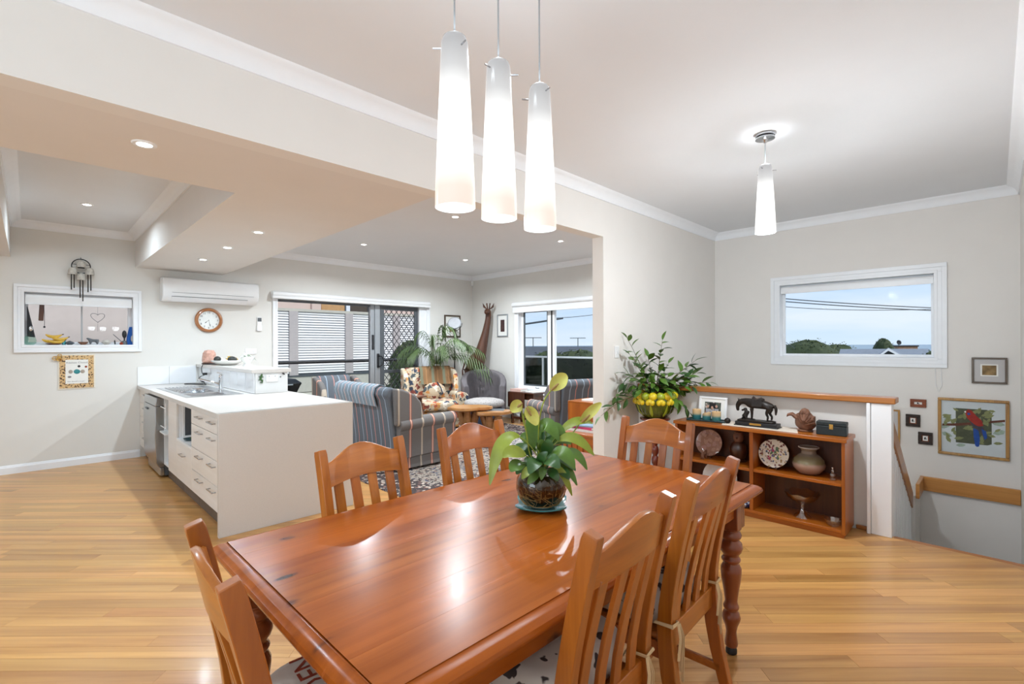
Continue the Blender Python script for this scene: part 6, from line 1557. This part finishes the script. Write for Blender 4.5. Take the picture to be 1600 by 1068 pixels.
m_ = thing('magazine', 'dark magazine lying on the lower burl table', 'magazine', (4.64, 5.0, .475), R(-50))
bm = BM(); box(bm, (-.14, -.10, 0), (.14, .10, .006)); done('pages', bm, M['paper'], m_); bm = BM(); box(bm, (-.142, -.102, .006), (.142, .102, .008)); done('cover', bm, M['dgrey'], m_)
# wooden occasional table beside floral chair
t = thing('side_table', 'low brown wooden side table between the striped and floral armchairs with papers on it', 'side table', (4.15, 6.55, 0), R(0))
bm = BM(); box(bm, (-.28, -.22, .575), (.28, .22, .60)); done('top', bm, M['carving'], t, .004)
for sx in (-1, 1):
    for sy in (-1, 1):
        bm = BM(); tube(bm, [(sx*.20, sy*.16, .575), (sx*.26, sy*.20, 0)], [.02, .014], 8); done('leg', bm, M['carving'], t)
bm = BM(); box(bm, (-.2, -.15, .53), (.2, .15, .575)); done('apron', bm, M['carving'], t)
p = thing('paper_pile', 'white papers on the side table next to the floral armchair', 'papers', (4.18, 6.55, .6004), R(12))
bm = BM(); box(bm, (-.14, -.10, 0), (.14, .10, .006)); done('sheet', bm, M['paper'], p); bm = BM(); box(bm, (-.10, -.14, .006), (.12, .08, .011)); done('sheet', bm, M['paper'], p)
k = thing('blue_basket', 'blue and white patterned basket standing under the side table', 'basket', (4.30, 6.62, 0))
bm = BM(); lathe(bm, [(.13, 0), (.16, .3), (.15, .3), (.12, .01)], 22); done('body', bm, cells('blue_white_weave', srgb(60, 92, 140), [srgb(206, 212, 220)], 26, .34), k)
bm = BM(); tube(bm, [(.156*math.cos(2*PI*i/20), .156*math.sin(2*PI*i/20), .3) for i in range(21)], .01, 6); done('rim', bm, M['navy'], k)
# dark oak stool-table with books by the window
t = thing('gateleg_table', 'small dark oak drop-leaf table under the living room window', 'side table', (6.20, 5.83, 0), R(0))
bm = BM(); box(bm, (-.16, -.30, .545), (.17, .30, .57)); done('top', bm, M['dark_wood'], t, .004)
bm = BM(); box(bm, (-.185, -.10, .30), (-.165, .30, .565)); done('drop_leaf', bm, M['dark_wood'], t, .004)
bm = BM(); box(bm, (-.12, -.26, .44), (.13, .26, .545)); done('frieze', bm, M['dark_wood'], t)
for sx in (-.11, .12):
    for sy in (-.25, .25):
        bm = BM(); lathe(bm, [(.022, 0), (.03, .03), (.024, .06), (.034, .10), (.03, .14), (.018, .17), (.02, .3), (.03, .36), (.022, .4), (.03, .44)], 12, (sx, sy, 0)); done('leg', bm, M['dark_wood'], t)
bm = BM(); box(bm, (-.125, -.25, .09), (-.10, .25, .13)); box(bm, (.11, -.25, .09), (.135, .25, .13)); done('stretcher', bm, M['dark_wood'], t)
def book(label, loc, rz, s, cover, grp):
    b = thing('book', label, 'book', loc, rz, grp); w, l, h_ = s
    bm = BM(); box(bm, (-w/2+.004, -l/2+.004, .003), (w/2, l/2-.004, h_-.003)); done('pages', bm, M['paper'], b)
    bm = BM(); box(bm, (-w/2, -l/2, 0), (w/2+.004, l/2, .003)); box(bm, (-w/2, -l/2, h_-.003), (w/2+.004, l/2, h_)); box(bm, (-w/2, -l/2, .003), (-w/2+.003, l/2, h_-.003)); done('cover', bm, cover, b)
    return b
CV1, CV2, CV3, CV4 = plain('pink_book_cover', srgb(206, 168, 156), .5), plain('blue_book_cover', srgb(130, 156, 176), .5), plain('white_book_cover', srgb(226, 222, 216), .5), plain('rose_book_cover', srgb(190, 60, 96), .5)
book('thick pink book lying on the dark oak drop-leaf table', (6.16, 5.99, .5705), R(4), (.20, .24, .045), CV1, 'books on the oak table')
book('thin white book lying on the dark oak drop-leaf table', (6.22, 5.68, .5705), R(-10), (.2, .26, .014), CV3, 'books on the oak table')
# slatted low cabinet with books, just past the opening
t = thing('slatted_cabinet', 'low honey wood cabinet with a slatted end just past the opening, books stacked on top', 'cabinet', (4.27, 3.02, 0))
bm = BM(); box(bm, (-.36, -.30, .47), (.36, .30, .495)); done('top', bm, M['case'], t, .004)
bm = BM(); box(bm, (-.33, -.26, .05), (.33, .26, .09)); done('base_shelf', bm, M['case'], t)
for sx in (-1, 1):
    for sy in (-1, 1):
        bm = BM(); box(bm, (sx*.32-.022, sy*.26-.022, 0), (sx*.32+.022, sy*.26+.022, .469)); done('leg', bm, M['case_z'], t, .003)
for x_ in (-.335, .335):
    bm = BM(); box(bm, (x_-.01, -.238, .40), (x_+.01, .238, .469)); done('end_rail', bm, M['case'], t)
    bm = BM(); box(bm, (x_-.01, -.238, .091), (x_+.01, .238, .13)); done('end_rail', bm, M['case'], t)
    for i in range(7):
        bm = BM(); y = -.21+i*.07; box(bm, (x_-.008, y-.016, .131), (x_+.008, y+.016, .399)); done('slat', bm, M['case_z'], t)
book('wide white book at the bottom of the stack on the slatted cabinet', (4.14, 3.06, .4955), R(6), (.26, .36, .022), CV3, 'books on the slatted cabinet')
book('rose pink book in the middle of the stack on the slatted cabinet', (4.15, 3.05, .518), R(-4), (.22, .32, .026), CV4, 'books on the slatted cabinet')
book('pale blue book on top of the stack on the slatted cabinet', (4.13, 3.06, .5445), R(10), (.21, .30, .014), CV2, 'books on the slatted cabinet')
t = thing('wooden_crate', 'tall honey wood box shelf behind the book stack at the edge of the opening', 'shelf', (4.80, 3.40, 0))
bm = BM(); box(bm, (-.2, -.25, 0), (.2, -.23, .70)); done('side', bm, M['case_z'], t)
bm = BM(); box(bm, (-.2, .23, 0), (.2, .25, .70)); done('side', bm, M['case_z'], t)
bm = BM(); box(bm, (-.2, -.25, .70), (.2, .25, .72)); done('top', bm, M['case'], t, .003); bm = BM(); box(bm, (-.2, -.229, .05), (-.18, .229, .699)); done('front_panel', bm, M['case_z'], t)
bm = BM(); box(bm, (-.1, -.15, .7205), (.1, .12, .735)); tag(done('folded_paper', bm, M['paper']), 'white folded paper on the tall box shelf', 'paper'); bpy.data.objects['folded_paper'].location = (4.8, 3.4, 0)
# floor lamp
t = thing('floor_lamp', 'black floor lamp with a round tilted white reflector head in front of the palm', 'floor lamp', (5.56, 7.06, 0))
bm = BM(); lathe(bm, [(.14, 0), (.14, .012), (.02, .022), (.012, .03)], 28); done('base', bm, M['black'], t)
bm = BM(); rod(bm, (0, 0, .02), (0, 0, 1.66), .011, 10); done('pole', bm, M['black'], t)
bm = BM(); cbox(bm, (0, 0, 1.15), (.035, .035, .06)); done('switch', bm, M['black'], t, .004)
HM = Matrix.Translation((0, 0, 1.80)) @ Matrix.Rotation(R(45), 4, 'Z') @ Matrix.Rotation(R(62), 4, 'Y')
bm = BM(); lathe(bm, [(.125, -.004), (.125, .012), (.10, .03), (.02, .035)], 32); bm.transform(Matrix.Translation((0, 0, 1.80)) @ Matrix.Rotation(R(225), 4, 'Z') @ Matrix.Rotation(R(-118), 4, 'Y')); done('head', bm, M['dgrey'], t)
bm = BM(); lathe(bm, [(.113, -.007), (.113, -.004)], 32); bm.transform(Matrix.Translation((0, 0, 1.80)) @ Matrix.Rotation(R(225), 4, 'Z') @ Matrix.Rotation(R(-118), 4, 'Y')); done('diffuser', bm, plain('lamp_diffuser', srgb(150, 150, 153), .7), t)
bm = BM(); tube(bm, [(rv.x*.14*math.cos(a), rv.y*.14*math.cos(a), 1.80+.14*math.sin(a)) for a in [R(180+i*180/14) for i in range(15)]], .006, 6); done('yoke', bm, M['black'], t)
# palm
p = thing('potted_palm', 'tall potted palm with arching fronds in the corner behind the floral armchair', 'plant', (5.28, 7.24, 0))
bm = BM(); lathe(bm, [(.13, 0), (.14, .02), (.17, .40), (.185, .62), (.19, .66), (.175, .66), (.16, .6), (.02, .58)], 30); done('pot', bm, plain('pale_blue_glaze', srgb(186, 200, 198), .4, var=.1), p)
bm = BM()
for i in range(7):
    a = 2*PI*i/7; tube(bm, [(.05*math.cos(a), .05*math.sin(a), .58), (.06*math.cos(a), .06*math.sin(a), .9), (.10*math.cos(a), .10*math.sin(a), 1.2)], [.012, .01, .007], 6)
done('canes', bm, M['stem'], p)
FR = [(.62, -.05, 1.52, .1), (.35, -.05, 1.78, .1), (.55, -.25, 1.55, .0), (.30, -.40, 1.40, 0), (-.10, -.25, 1.62, .1), (-.35, -.10, 1.70, .1), (-.62, -.20, 1.42, 0), (-.45, -.30, 1.35, 0), (-.75, .0, 1.30, 0), (.95, -.30, 1.15, 0), (.85, -.10, 1.42, 0), (.05, -.35, 1.30, 0), (.12, .05, 1.80, .1), (.98, -.2, .98, 0)]
pp = random.Random(9)
for rt, aw, up, _ in FR:
    end = rv*rt + dv*aw; 
    ex, ey = end.x, end.y
    if 7.24+ey > 7.58: ey = 7.58-7.24
    if 5.28+ex > 6.42: ex = 6.42-5.28
    peak = Vector((ex*.45, ey*.45, max(up, 1.25)+.22)); ps = bez((ex*.05, ey*.05, 1.05), peak, (ex, ey, up-.16), 18)
    bm = BM(); tube(bm, ps, [.006*(1-.7*i/18) for i in range(19)], 5)
    for i in range(4, 19):
        tg = (ps[min(i+1, 18)]-ps[i-1]).normalized(); sd = tg.cross(Vector((0, 0, 1))).normalized()
        ln = .34*math.sin(PI*(i-2)/19)**.7
        for s in (-1, 1):
            for hf in (0,):
                q = ps[i]-(ps[i]-ps[i-1])*hf
                dr = (tg*.8+sd*s*.85+Vector((0, 0, .10))).normalized()
                e_ = q+dr*ln
                if 7.24+e_.y > 7.62 or 5.28+e_.x > 6.46: continue
                blade(bm, q, dr, ln*pp.uniform(.9, 1.2), .020, 1.1, .15, 0, 5, .3)
    done('frond', bm, M['palmleaf'], p)
# giraffe
g = thing('giraffe_statue', 'tall carved dark wood giraffe standing in the living room corner', 'statue', (6.16, 7.16, 0), 0)
def gp(rt, aw, z): q = rv*rt+dv*aw; return (q.x, q.y, z)
V = [gp(-.10, 0, 1.08), gp(.04, 0, 1.14), gp(.10, .0, 1.22), gp(.14, 0, 1.42), gp(.20, 0, 1.66), gp(.245, 0, 1.90), gp(.25, 0, 2.06), gp(.225, -.07, 2.05), gp(.21, -.15, 2.0),
     gp(-.16, .05, .80), gp(-.17, .06, .42), gp(-.17, .06, .03), gp(-.16, -.07, .80), gp(-.18, -.08, .42), gp(-.18, -.08, .03), gp(.09, .06, .82), gp(.08, .06, .42), gp(.08, .06, .03), gp(.08, -.07, .82), gp(.07, -.08, .42), gp(.07, -.08, .03)]
E_ = [(0, 1), (1, 2), (2, 3), (3, 4), (4, 5), (5, 6), (6, 7), (7, 8), (0, 9), (9, 10), (10, 11), (0, 12), (12, 13), (13, 14), (1, 15), (15, 16), (16, 17), (1, 18), (18, 19), (19, 20)]
Q = [.14, .145, .13, .10, .075, .06, .062, .055, .036] + [.055, .03, .034]*2 + [.05, .03, .034]*2
skin('body', V, E_, Q, M['giraffe'], g, 2)
for s in (-1, 1):
    bm = BM(); tube(bm, [gp(.25+s*.03, -.01, 2.09), gp(.25+s*.085, 0, 2.14), gp(.25+s*.11, 0, 2.21)], [.016, .042, .004], 8, flat=.5); done('ear', bm, M['giraffe'], g)
    bm = BM(); tube(bm, [gp(.25+s*.016, 0, 2.08), gp(.25+s*.03, .0, 2.19)], [.014, .011], 8); ball(bm, gp(.25+s*.03, 0, 2.195), .014, 8, 6); done('horn', bm, M['giraffe'], g)
    bm = BM(); ball(bm, gp(.23+s*.045, -.045, 2.06), .009, 8, 6); done('eye', bm, M['black'], g)
bm = BM(); tube(bm, [gp(-.21, 0, 1.06), gp(-.26, 0, .9), gp(-.25, 0, .7)], [.018, .012, .02], 6); done('tail', bm, M['giraffe'], g)
bm = BM(); box(bm, (-.22, -.18, 0), (.22, .18, .03)); bm.transform(Matrix.Rotation(R(-45), 4, 'Z')); done('plinth', bm, M['giraffe'], g, .01)
# pictures in the corner
p = thing('framed_picture', 'bronze framed picture on the back wall half hidden by the floor lamp', 'picture', (5.965, YW, 1.77), 0, 'living room pictures')
bm = BM(); frame4(bm, 0, -.024, -.001, -.2, .2, -.22, .22, .03); done('frame', bm, M['frame_bronze'], p, .004); bm = BM(); box(bm, (-.172, -.012, -.192), (.172, -.004, .192)); done('mount', bm, M['paper'], p)
bm = BM(); box(bm, (-.08, -.0135, -.11), (.08, -.0122, .11)); done('print', bm, M['landscape'], p)
p = picture('white framed picture with a small dark red print on the wall beside the giraffe', 6.60, 6.89, 1.555, 1.985, .02, M['alu'], M['paper'], None, ((-.055, .055, -.12, .11), plain('dark_red_print', srgb(70, 44, 42), .7, var=.5, scale=30)), X=XL, group='living room pictures')
t = thing('motion_sensor', 'small white motion sensor high in the living room corner', 'sensor', (XL-.03, YW-.03, 2.66))
bm = BM(); cbox(bm, (0, 0, 0), (.06, .05, .10), (0, 0, R(45))); done('case', bm, M['white'], t, .01, 3); bm = BM(); cbox(bm, (-.022, -.022, -.015), (.035, .012, .045), (0, 0, R(-45))); done('lens', bm, M['paper'], t, .004)
# ------------------------------------------------------------------ outside
M['sea'] = plain('sea_water', srgb(74, 112, 132), .25, var=.15, scale=.01, kind='Position')
bm = BM(); box(bm, (60, -9000, -26), (14000, 9000, -25)); struct(done('sea', bm, M['sea'], smooth=False))
M['ground'] = plain('dry_ground', srgb(92, 92, 66), .95, var=.3, scale=.6, kind='Position')
bm = BM(); loft(bm, [[(7.2, -60, -3.2), (7.2, 60, -3.2), (7.2, 60, -3.6), (7.2, -60, -3.6)], [(60, -80, -14), (60, 80, -14), (60, 80, -15), (60, -80, -15)], [(75, -80, -25.2), (75, 80, -25.2), (75, 80, -27), (75, -80, -27)]])
struct(done('ground_slope', bm, M['ground'], smooth=False))
bm = BM(); box(bm, (-20, 17.2, -3.3), (20, 60, -3.2)); struct(done('ground', bm, M['ground'], smooth=False))
M['cladding'] = plain('cream_cladding', srgb(198, 192, 178), .8, var=.05)
M['postgrey'] = plain('warm_grey_post', srgb(186, 176, 172), .8, var=.04)
M['peach'] = plain('peach_render', srgb(226, 200, 186), .9, var=.04, scale=1)
M['louvre'] = plain('white_louvre', srgb(240, 238, 236), .5, var=.02)
M['deck'] = wood('weathered_deck', srgb(140, 128, 112), srgb(176, 164, 146), 0, .8, .4, 0)
M['blindorange'] = plain('tan_awning', srgb(206, 158, 108), .8, var=.08)
# deck outside the sliding door
t = thing('deck', 'grey timber deck outside the sliding door', 'deck', (0, 0, 0))
for i in range(20):
    bm = BM(); y = YW+.21+i*.142; box(bm, (2.45, y, -.09), (8, y+.136, -.05)); done('board', bm, M['deck'], t)
t = thing('balcony_rail', 'black round handrail across the deck outside the sliding door', 'railing', (0, 10.45, 0))
bm = BM(); rod(bm, (2.5, 0, 1.04), (9, 0, 1.04), .035, 12); done('top_rail', bm, M['black'], t)
for x_ in (2.5, 5.7, 8.9):
    bm = BM(); rod(bm, (x_, 0, -.05), (x_, 0, 1.03), .022, 8); done('post', bm, M['black'], t)
for a, b in ((2.55, 5.65), (5.75, 8.85)):
    bm = BM(); box(bm, (a, -.005, .02), (b, .005, .98)); done('glass_panel', bm, M['pane'], t, smooth=False)
bm = BM(); box(bm, (-3, 9.4, -3), (2.35, 9.55, 4.2)); tag(done('side_wall', bm, plain('grey_render', srgb(206, 194, 188), .9, var=.03), smooth=False), 'plain grey rendered wall seen through the kitchen window', 'wall')
t = thing('deck_barbecue', 'black hooded barbecue standing on the deck just outside the sliding door', 'barbecue', (2.98, 8.45, -.05))
bm = BM(); loft(bm, [[(-.17, -.17, .60), (.17, -.17, .60), (.17, .17, .60), (-.17, .17, .60)], [(-.24, -.22, .78), (.24, -.22, .78), (.24, .22, .78), (-.24, .22, .78)], [(-.26, -.24, .82), (.26, -.24, .82), (.26, .24, .82), (-.26, .24, .82)], [(-.18, -.16, .89), (.18, -.16, .89), (.18, .16, .89), (-.18, .16, .89)]]); done('hood', bm, M['black'], t, .012)
bm = BM(); box(bm, (-.16, -.16, .0), (.16, .16, .6)); done('cabinet', bm, M['black'], t, .01)
bm = BM(); rod(bm, (-.1, -.25, .80), (.1, -.25, .80), .012); done('handle', bm, M['alu'], t)
# louvred screen of the house next door
FY = 15.0
t = thing('louvre_screen', 'long white louvred privacy screen on the neighbouring house', 'fence', (0, FY, 0))
posts = [2.11, 3.88, 5.65, 7.42, 9.19, 10.96, 12.3]
for x_ in posts:
    bm = BM(); box(bm, (x_-.13, -.06, .50), (x_+.13, .05, 2.44)); done('post', bm, M['postgrey'], t)
bm = BM(); box(bm, (1.4, -.05, 2.44), (12.4, .06, 2.52)); done('top_rail', bm, M['cladding'], t)
bm = BM(); box(bm, (1.4, -.05, .46), (12.4, .06, .54)); done('bottom_rail', bm, M['dgrey'], t)
for a, b in zip(posts, posts[1:]):
    for i in range(24):
        z = .56+i*.0785; bm = BM(); cbox(bm, ((a+b)/2, 0, z+.035), (b-a-.27, .086, .010), (R(56), 0, 0)); done('slat', bm, M['louvre'], t)
bm = BM(); box(bm, (1.4, .10, .5), (12.4, .14, 2.5)); done('backing_wall', bm, M['dgrey'], t)
t = thing('neighbour_wall', 'cream base wall of weatherboards under the louvred screen', 'wall', (0, FY, 0))
for (a, b) in ((1.3, 5.0), (5.03, 8.53), (8.56, 12.4)):
    bm = BM(); box(bm, (a, -.02, -.02), (b, .09, .455)); done('panel', bm, M['cladding'], t)
for i in range(18):
    bm = BM(); z = -.04-i*.13; loft(bm, [[(x_, -.06, z-.125), (x_, .06, z-.125), (x_, .06, z), (x_, -.005, z)] for x_ in (-2, 12.4)]); done('weatherboard', bm, M['cladding'], t)
bm = BM(); box(bm, (-2, .06, -3.2), (12.4, .1, .45)); done('backing', bm, M['ink'], t)
t = thing('neighbour_house', 'peach rendered house with tan window awnings beyond the louvred screen', 'house', (0, 19.5, 0))
bm = BM(); box(bm, (-6, 0, -3.2), (16.5, 6, 5.5)); done('wall', bm, M['peach'], t)
for (a, b, mt) in ((8.46, 9.45, M['blindorange']), (9.72, 10.5, M['frame_bronze'])):
    bm = BM(); box(bm, (a, -.05, 1.4), (b, -.01, 4.2)); w_in = done('window', bm, mt, t)
    bm = BM(); box(bm, (b, -.08, 1.4), (b+.05, -.01, 4.2)); done('window_edge', bm, M['dgrey'], t)
    bm = BM(); box(bm, (b+.05, -.1, 1.4), (b+.22, -.01, 4.2)); done('pilaster', bm, M['trim'], t)
bm = BM(); box(bm, (8.05, -.1, 1.4), (8.42, -.01, 4.2)); done('pilaster', bm, M['peach'], t)
def shrub(label, c, r, seed, mat, n=900, ls=.12, trunk=True, grp=None):
    q = random.Random(seed); s = thing('shrub', label, 'shrub', c, 0, grp)
    bm = BM(); rx, ry, rz = r
    for i in range(n):
        a = q.uniform(0, 2*PI); el = math.asin(q.uniform(-.5, 1)); k = q.uniform(.80, .99)*(1+.07*math.sin(a*3+seed)*math.cos(el*4+seed)+.05*math.sin(a*7+seed*2))
        pnt = Vector((rx*k*math.cos(a)*math.cos(el), ry*k*math.sin(a)*math.cos(el), rz*k*math.sin(el)))
        d_ = Vector((q.uniform(-1, 1), q.uniform(-1, 1), q.uniform(-.3, 1))).normalized()
        blade(bm, pnt, d_, ls*q.uniform(.7, 1.4), ls*.5, .6, .2, q.uniform(-1, 1), 2)
    done('foliage', bm, mat, s)
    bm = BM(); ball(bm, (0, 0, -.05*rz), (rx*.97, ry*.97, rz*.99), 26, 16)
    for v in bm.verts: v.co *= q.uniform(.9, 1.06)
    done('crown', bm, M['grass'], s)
    bm = BM(); tube(bm, [(0, 0, -rz*2.2), (0, 0, 0)], [.1*max(rx, .4), .06*max(rx, .4)], 7); done('trunk', bm, M['twig'], s)
    return s
M['bush'] = plain('coastal_leaf', srgb(92, 98, 54), .8, var=.3, scale=2, kind='Position')
M['bush2'] = plain('grey_green_leaf', srgb(84, 92, 66), .8, var=.3, scale=2, kind='Position')
# seen through the stair window (far, towards the sea)
def out(px, D, z):  # helper for laying out the distant garden: bearing from the stair window and distance
    k = (px-800)/755; return (D*(.7071+.7071*k), D*(.7071-.7071*k), z)
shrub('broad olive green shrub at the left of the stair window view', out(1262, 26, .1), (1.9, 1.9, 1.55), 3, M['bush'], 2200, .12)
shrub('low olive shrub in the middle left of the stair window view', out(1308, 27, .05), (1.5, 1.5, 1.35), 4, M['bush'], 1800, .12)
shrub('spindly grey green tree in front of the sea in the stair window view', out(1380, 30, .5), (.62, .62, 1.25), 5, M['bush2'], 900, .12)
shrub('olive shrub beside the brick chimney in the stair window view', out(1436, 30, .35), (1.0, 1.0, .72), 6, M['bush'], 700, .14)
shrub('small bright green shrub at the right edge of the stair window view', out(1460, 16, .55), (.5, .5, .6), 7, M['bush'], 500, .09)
M['roof'] = plain('grey_roof_tiles', srgb(124, 130, 138), .7, var=.12, scale=8)
M['brick'] = plain('orange_brick', srgb(176, 136, 106), .9, var=.15, scale=6)
h_ = thing('far_house', 'grey roofed house with a small white gable in the stair window view', 'house', out(1390, 22, -1.6), R(0)); HZ = .10
def loc(px, D, z): a = out(px, D, z); b_ = h_.location; return (a[0]-b_[0], a[1]-b_[1], a[2]-b_[2]+HZ)
bm = BM(); loft(bm, [[loc(1308, 21, .55), loc(1455, 21, .55), loc(1450, 23.5, 1.03), loc(1313, 23.5, 1.03)], [loc(1308, 21, .47), loc(1455, 21, .47), loc(1450, 23.5, .95), loc(1313, 23.5, .95)]]); done('roof', bm, M['roof'], h_)
bm = BM(); loft(bm, [[loc(1311, 21.4, -4), loc(1452, 21.4, -4), loc(1452, 24, -4), loc(1311, 24, -4)], [loc(1311, 21.4, .5), loc(1452, 21.4, .5), loc(1452, 24, .5), loc(1311, 24, .5)]]); done('wall', bm, M['brick'], h_)
bm = BM(); loft(bm, [[loc(1388, 19.5, 1.09), loc(1388, 23, 1.09), loc(1362, 23, .62), loc(1362, 19.5, .62)], [loc(1388, 19.5, 1.03), loc(1388, 23, 1.03), loc(1364, 23, .58), loc(1364, 19.5, .58)]]); loft(bm, [[loc(1388, 19.5, 1.09), loc(1388, 23, 1.09), loc(1424, 23, .62), loc(1424, 19.5, .62)], [loc(1388, 19.5, 1.03), loc(1388, 23, 1.03), loc(1422, 23, .58), loc(1422, 19.5, .58)]]); done('gable_roof', bm, M['roof'], h_)
bm = BM(); loft(bm, [[loc(1388, 19.4, 1.10), loc(1361, 19.4, .60), loc(1361, 19.4, .52), loc(1388, 19.4, 1.0), loc(1424, 19.4, .52), loc(1424, 19.4, .60)], [loc(1388, 19.45, 1.10), loc(1361, 19.45, .60), loc(1361, 19.45, .52), loc(1388, 19.45, 1.0), loc(1424, 19.45, .52), loc(1424, 19.45, .60)]]); done('gable_board', bm, M['trim'], h_)
bm = BM(); loft(bm, [[loc(1388, 19.6, 1.03), loc(1366, 19.6, .58), loc(1420, 19.6, .58)], [loc(1388, 19.7, 1.03), loc(1366, 19.7, .58), loc(1420, 19.7, .58)]]); done('gable_wall', bm, M['dgrey'], h_)
t = thing('chimney_block', 'orange brick parapet with a dark cap behind the far house', 'building', out(1408, 34, 0), R(-45))
bm = BM(); box(bm, (-.6, -.5, -4), (.75, .5, 1.17)); done('brickwork', bm, M['brick'], t); bm = BM(); box(bm, (-.65, -.55, 1.17), (.8, .55, 1.25)); done('cap', bm, M['frame_dark'], t)
t = thing('satellite_dish', 'round dark satellite dish on the far roof line', 'satellite dish', out(1404, 34, 1.25))
bm = BM(); lathe(bm, [(.02, 0), (.12, .01), (.17, .04), (.165, .045), (.02, .012)], 20); bm.transform(Matrix.Translation((0, 0, .2)) @ Matrix.Rotation(R(-45), 4, 'Z') @ Matrix.Rotation(R(80), 4, 'X')); done('dish', bm, M['ink'], t)
bm = BM(); rod(bm, (0, 0, -.05), (0, 0, .2), .02); done('mast', bm, M['dgrey'], t)
def wire(label, pts, r):
    bm = BM(); tube(bm, pts, r, 5); tag(done('power_line', bm, M['dgrey']), label, 'cable', 'overhead power lines')
wire('upper power line of the close pair crossing the stair window view', bez(out(1150, 16, 3.05), out(1330, 15, 2.55), out(1560, 14, 2.35), 14), .016)
wire('lower power line of the close pair crossing the stair window view', bez(out(1150, 16, 2.95), out(1330, 15, 2.47), out(1560, 14, 2.27), 14), .016)
wire('twisted thin power line sagging across the stair window view', bez(out(1150, 18, 3.0), out(1300, 17, 2.35), out(1560, 16, 2.62), 14), .012)
wire('short stay wire slanting down at the left of the stair window view', [out(1200, 20, 1.98), out(1242, 20, 1.2)], .010)
# seen through the living room window
t = thing('balcony_railing', 'white rail over tinted glass outside the living room window', 'railing', (7.85, 0, 0))
bm = BM(); box(bm, (-.03, 3.2, 1.115), (.03, 8.5, 1.15)); done('top_rail', bm, M['trim'], t, .004)
for y in (3.5, 5.2, 6.9, 8.4):
    bm = BM(); box(bm, (-.02, y-.02, -.1), (.02, y+.02, 1.114)); done('post', bm, M['trim'], t)
bm = BM(); box(bm, (-.006, 3.3, .0), (.006, 8.4, 1.11)); done('glass_panel', bm, M['tint'], t, smooth=False)
bm = BM(); box(bm, (XL+.17, 2.9, -.25), (8.0, 8.6, -.1)); struct(done('balcony_floor', bm, M['cladding'], smooth=False))
M['roofdark'] = plain('charcoal_roof', srgb(84, 88, 94), .8, var=.1, scale=3)
M['darkwall'] = plain('dark_render', srgb(112, 106, 96), .9, var=.15, scale=1)  # the house wall's own dark tone
n_ = thing('roofed_house', 'dark grey roofed house seen below the horizon through the living room window', 'house', out(838, 24, 0), R(-45))
bm = BM(); loft(bm, [[(-5.5, -3, .55), (6.5, -3, .55), (4.0, 0, 1.31), (-5.5, 0, 1.31)], [(-5.5, -3, .45), (6.5, -3, .45), (4.0, 0, 1.2), (-5.5, 0, 1.2)]]); done('roof', bm, M['roofdark'], n_)
bm = BM(); box(bm, (-5.4, -2.7, -7), (6.2, 0, .5)); done('wall', bm, M['darkwall'], n_)
bm = BM(); box(bm, (-.3, -2.75, -1.0), (.8, -2.69, -.1)); done('window', bm, M['ink'], n_)
def antenna(label, px, D, z):
    a = thing('tv_antenna', label, 'antenna', out(px, D, z), R(-45))
    bm = BM(); rod(bm, (0, 0, -.4), (0, 0, .52), .022, 6); done('mast', bm, M['dgrey'], a)
    bm = BM(); rod(bm, (-.42, 0, .5), (.42, 0, .5), .018, 6); done('boom', bm, M['dgrey'], a)
    bm = BM()
    for i in range(6): rod(bm, (-.4+i*.14, -.25, .51), (-.4+i*.14, .25, .51), .010, 5)
    done('elements', bm, M['dgrey'], a)
antenna('tv antenna on the dark roof in the left pane of the living room window', 833, 24, 1.25)
antenna('tv antenna behind the shrubs in the right pane of the living room window', 903, 26, 1.25)
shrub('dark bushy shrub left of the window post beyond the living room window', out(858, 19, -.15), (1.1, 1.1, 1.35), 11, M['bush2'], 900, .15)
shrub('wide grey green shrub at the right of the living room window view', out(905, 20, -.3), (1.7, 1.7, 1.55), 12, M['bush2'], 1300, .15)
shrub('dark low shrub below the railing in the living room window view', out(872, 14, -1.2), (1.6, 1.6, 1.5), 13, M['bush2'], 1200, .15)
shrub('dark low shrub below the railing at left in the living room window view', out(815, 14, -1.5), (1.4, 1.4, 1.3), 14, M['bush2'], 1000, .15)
wire('thick overhead cable slanting across the left pane of the living room window', bez(out(780, 15, 1.95), out(830, 15, 2.05), out(880, 15, 2.22), 8), .03)
wire('thin beaded overhead cable across the right pane of the living room window', bez(out(860, 20, 2.5), out(900, 20, 2.5), out(960, 20, 2.75), 8), .012)
# shrubs on the deck seen through the security door
shrub('dark shrub on the deck behind the security door', (6.2, 9.6, .15), (.75, .45, .5), 21, M['bush2'], 700, .10)
shrub('pale leafy shrub beyond the security door', (7.6, 11.6, .75), (.7, .5, .8), 22, M['bush'], 800, .10)
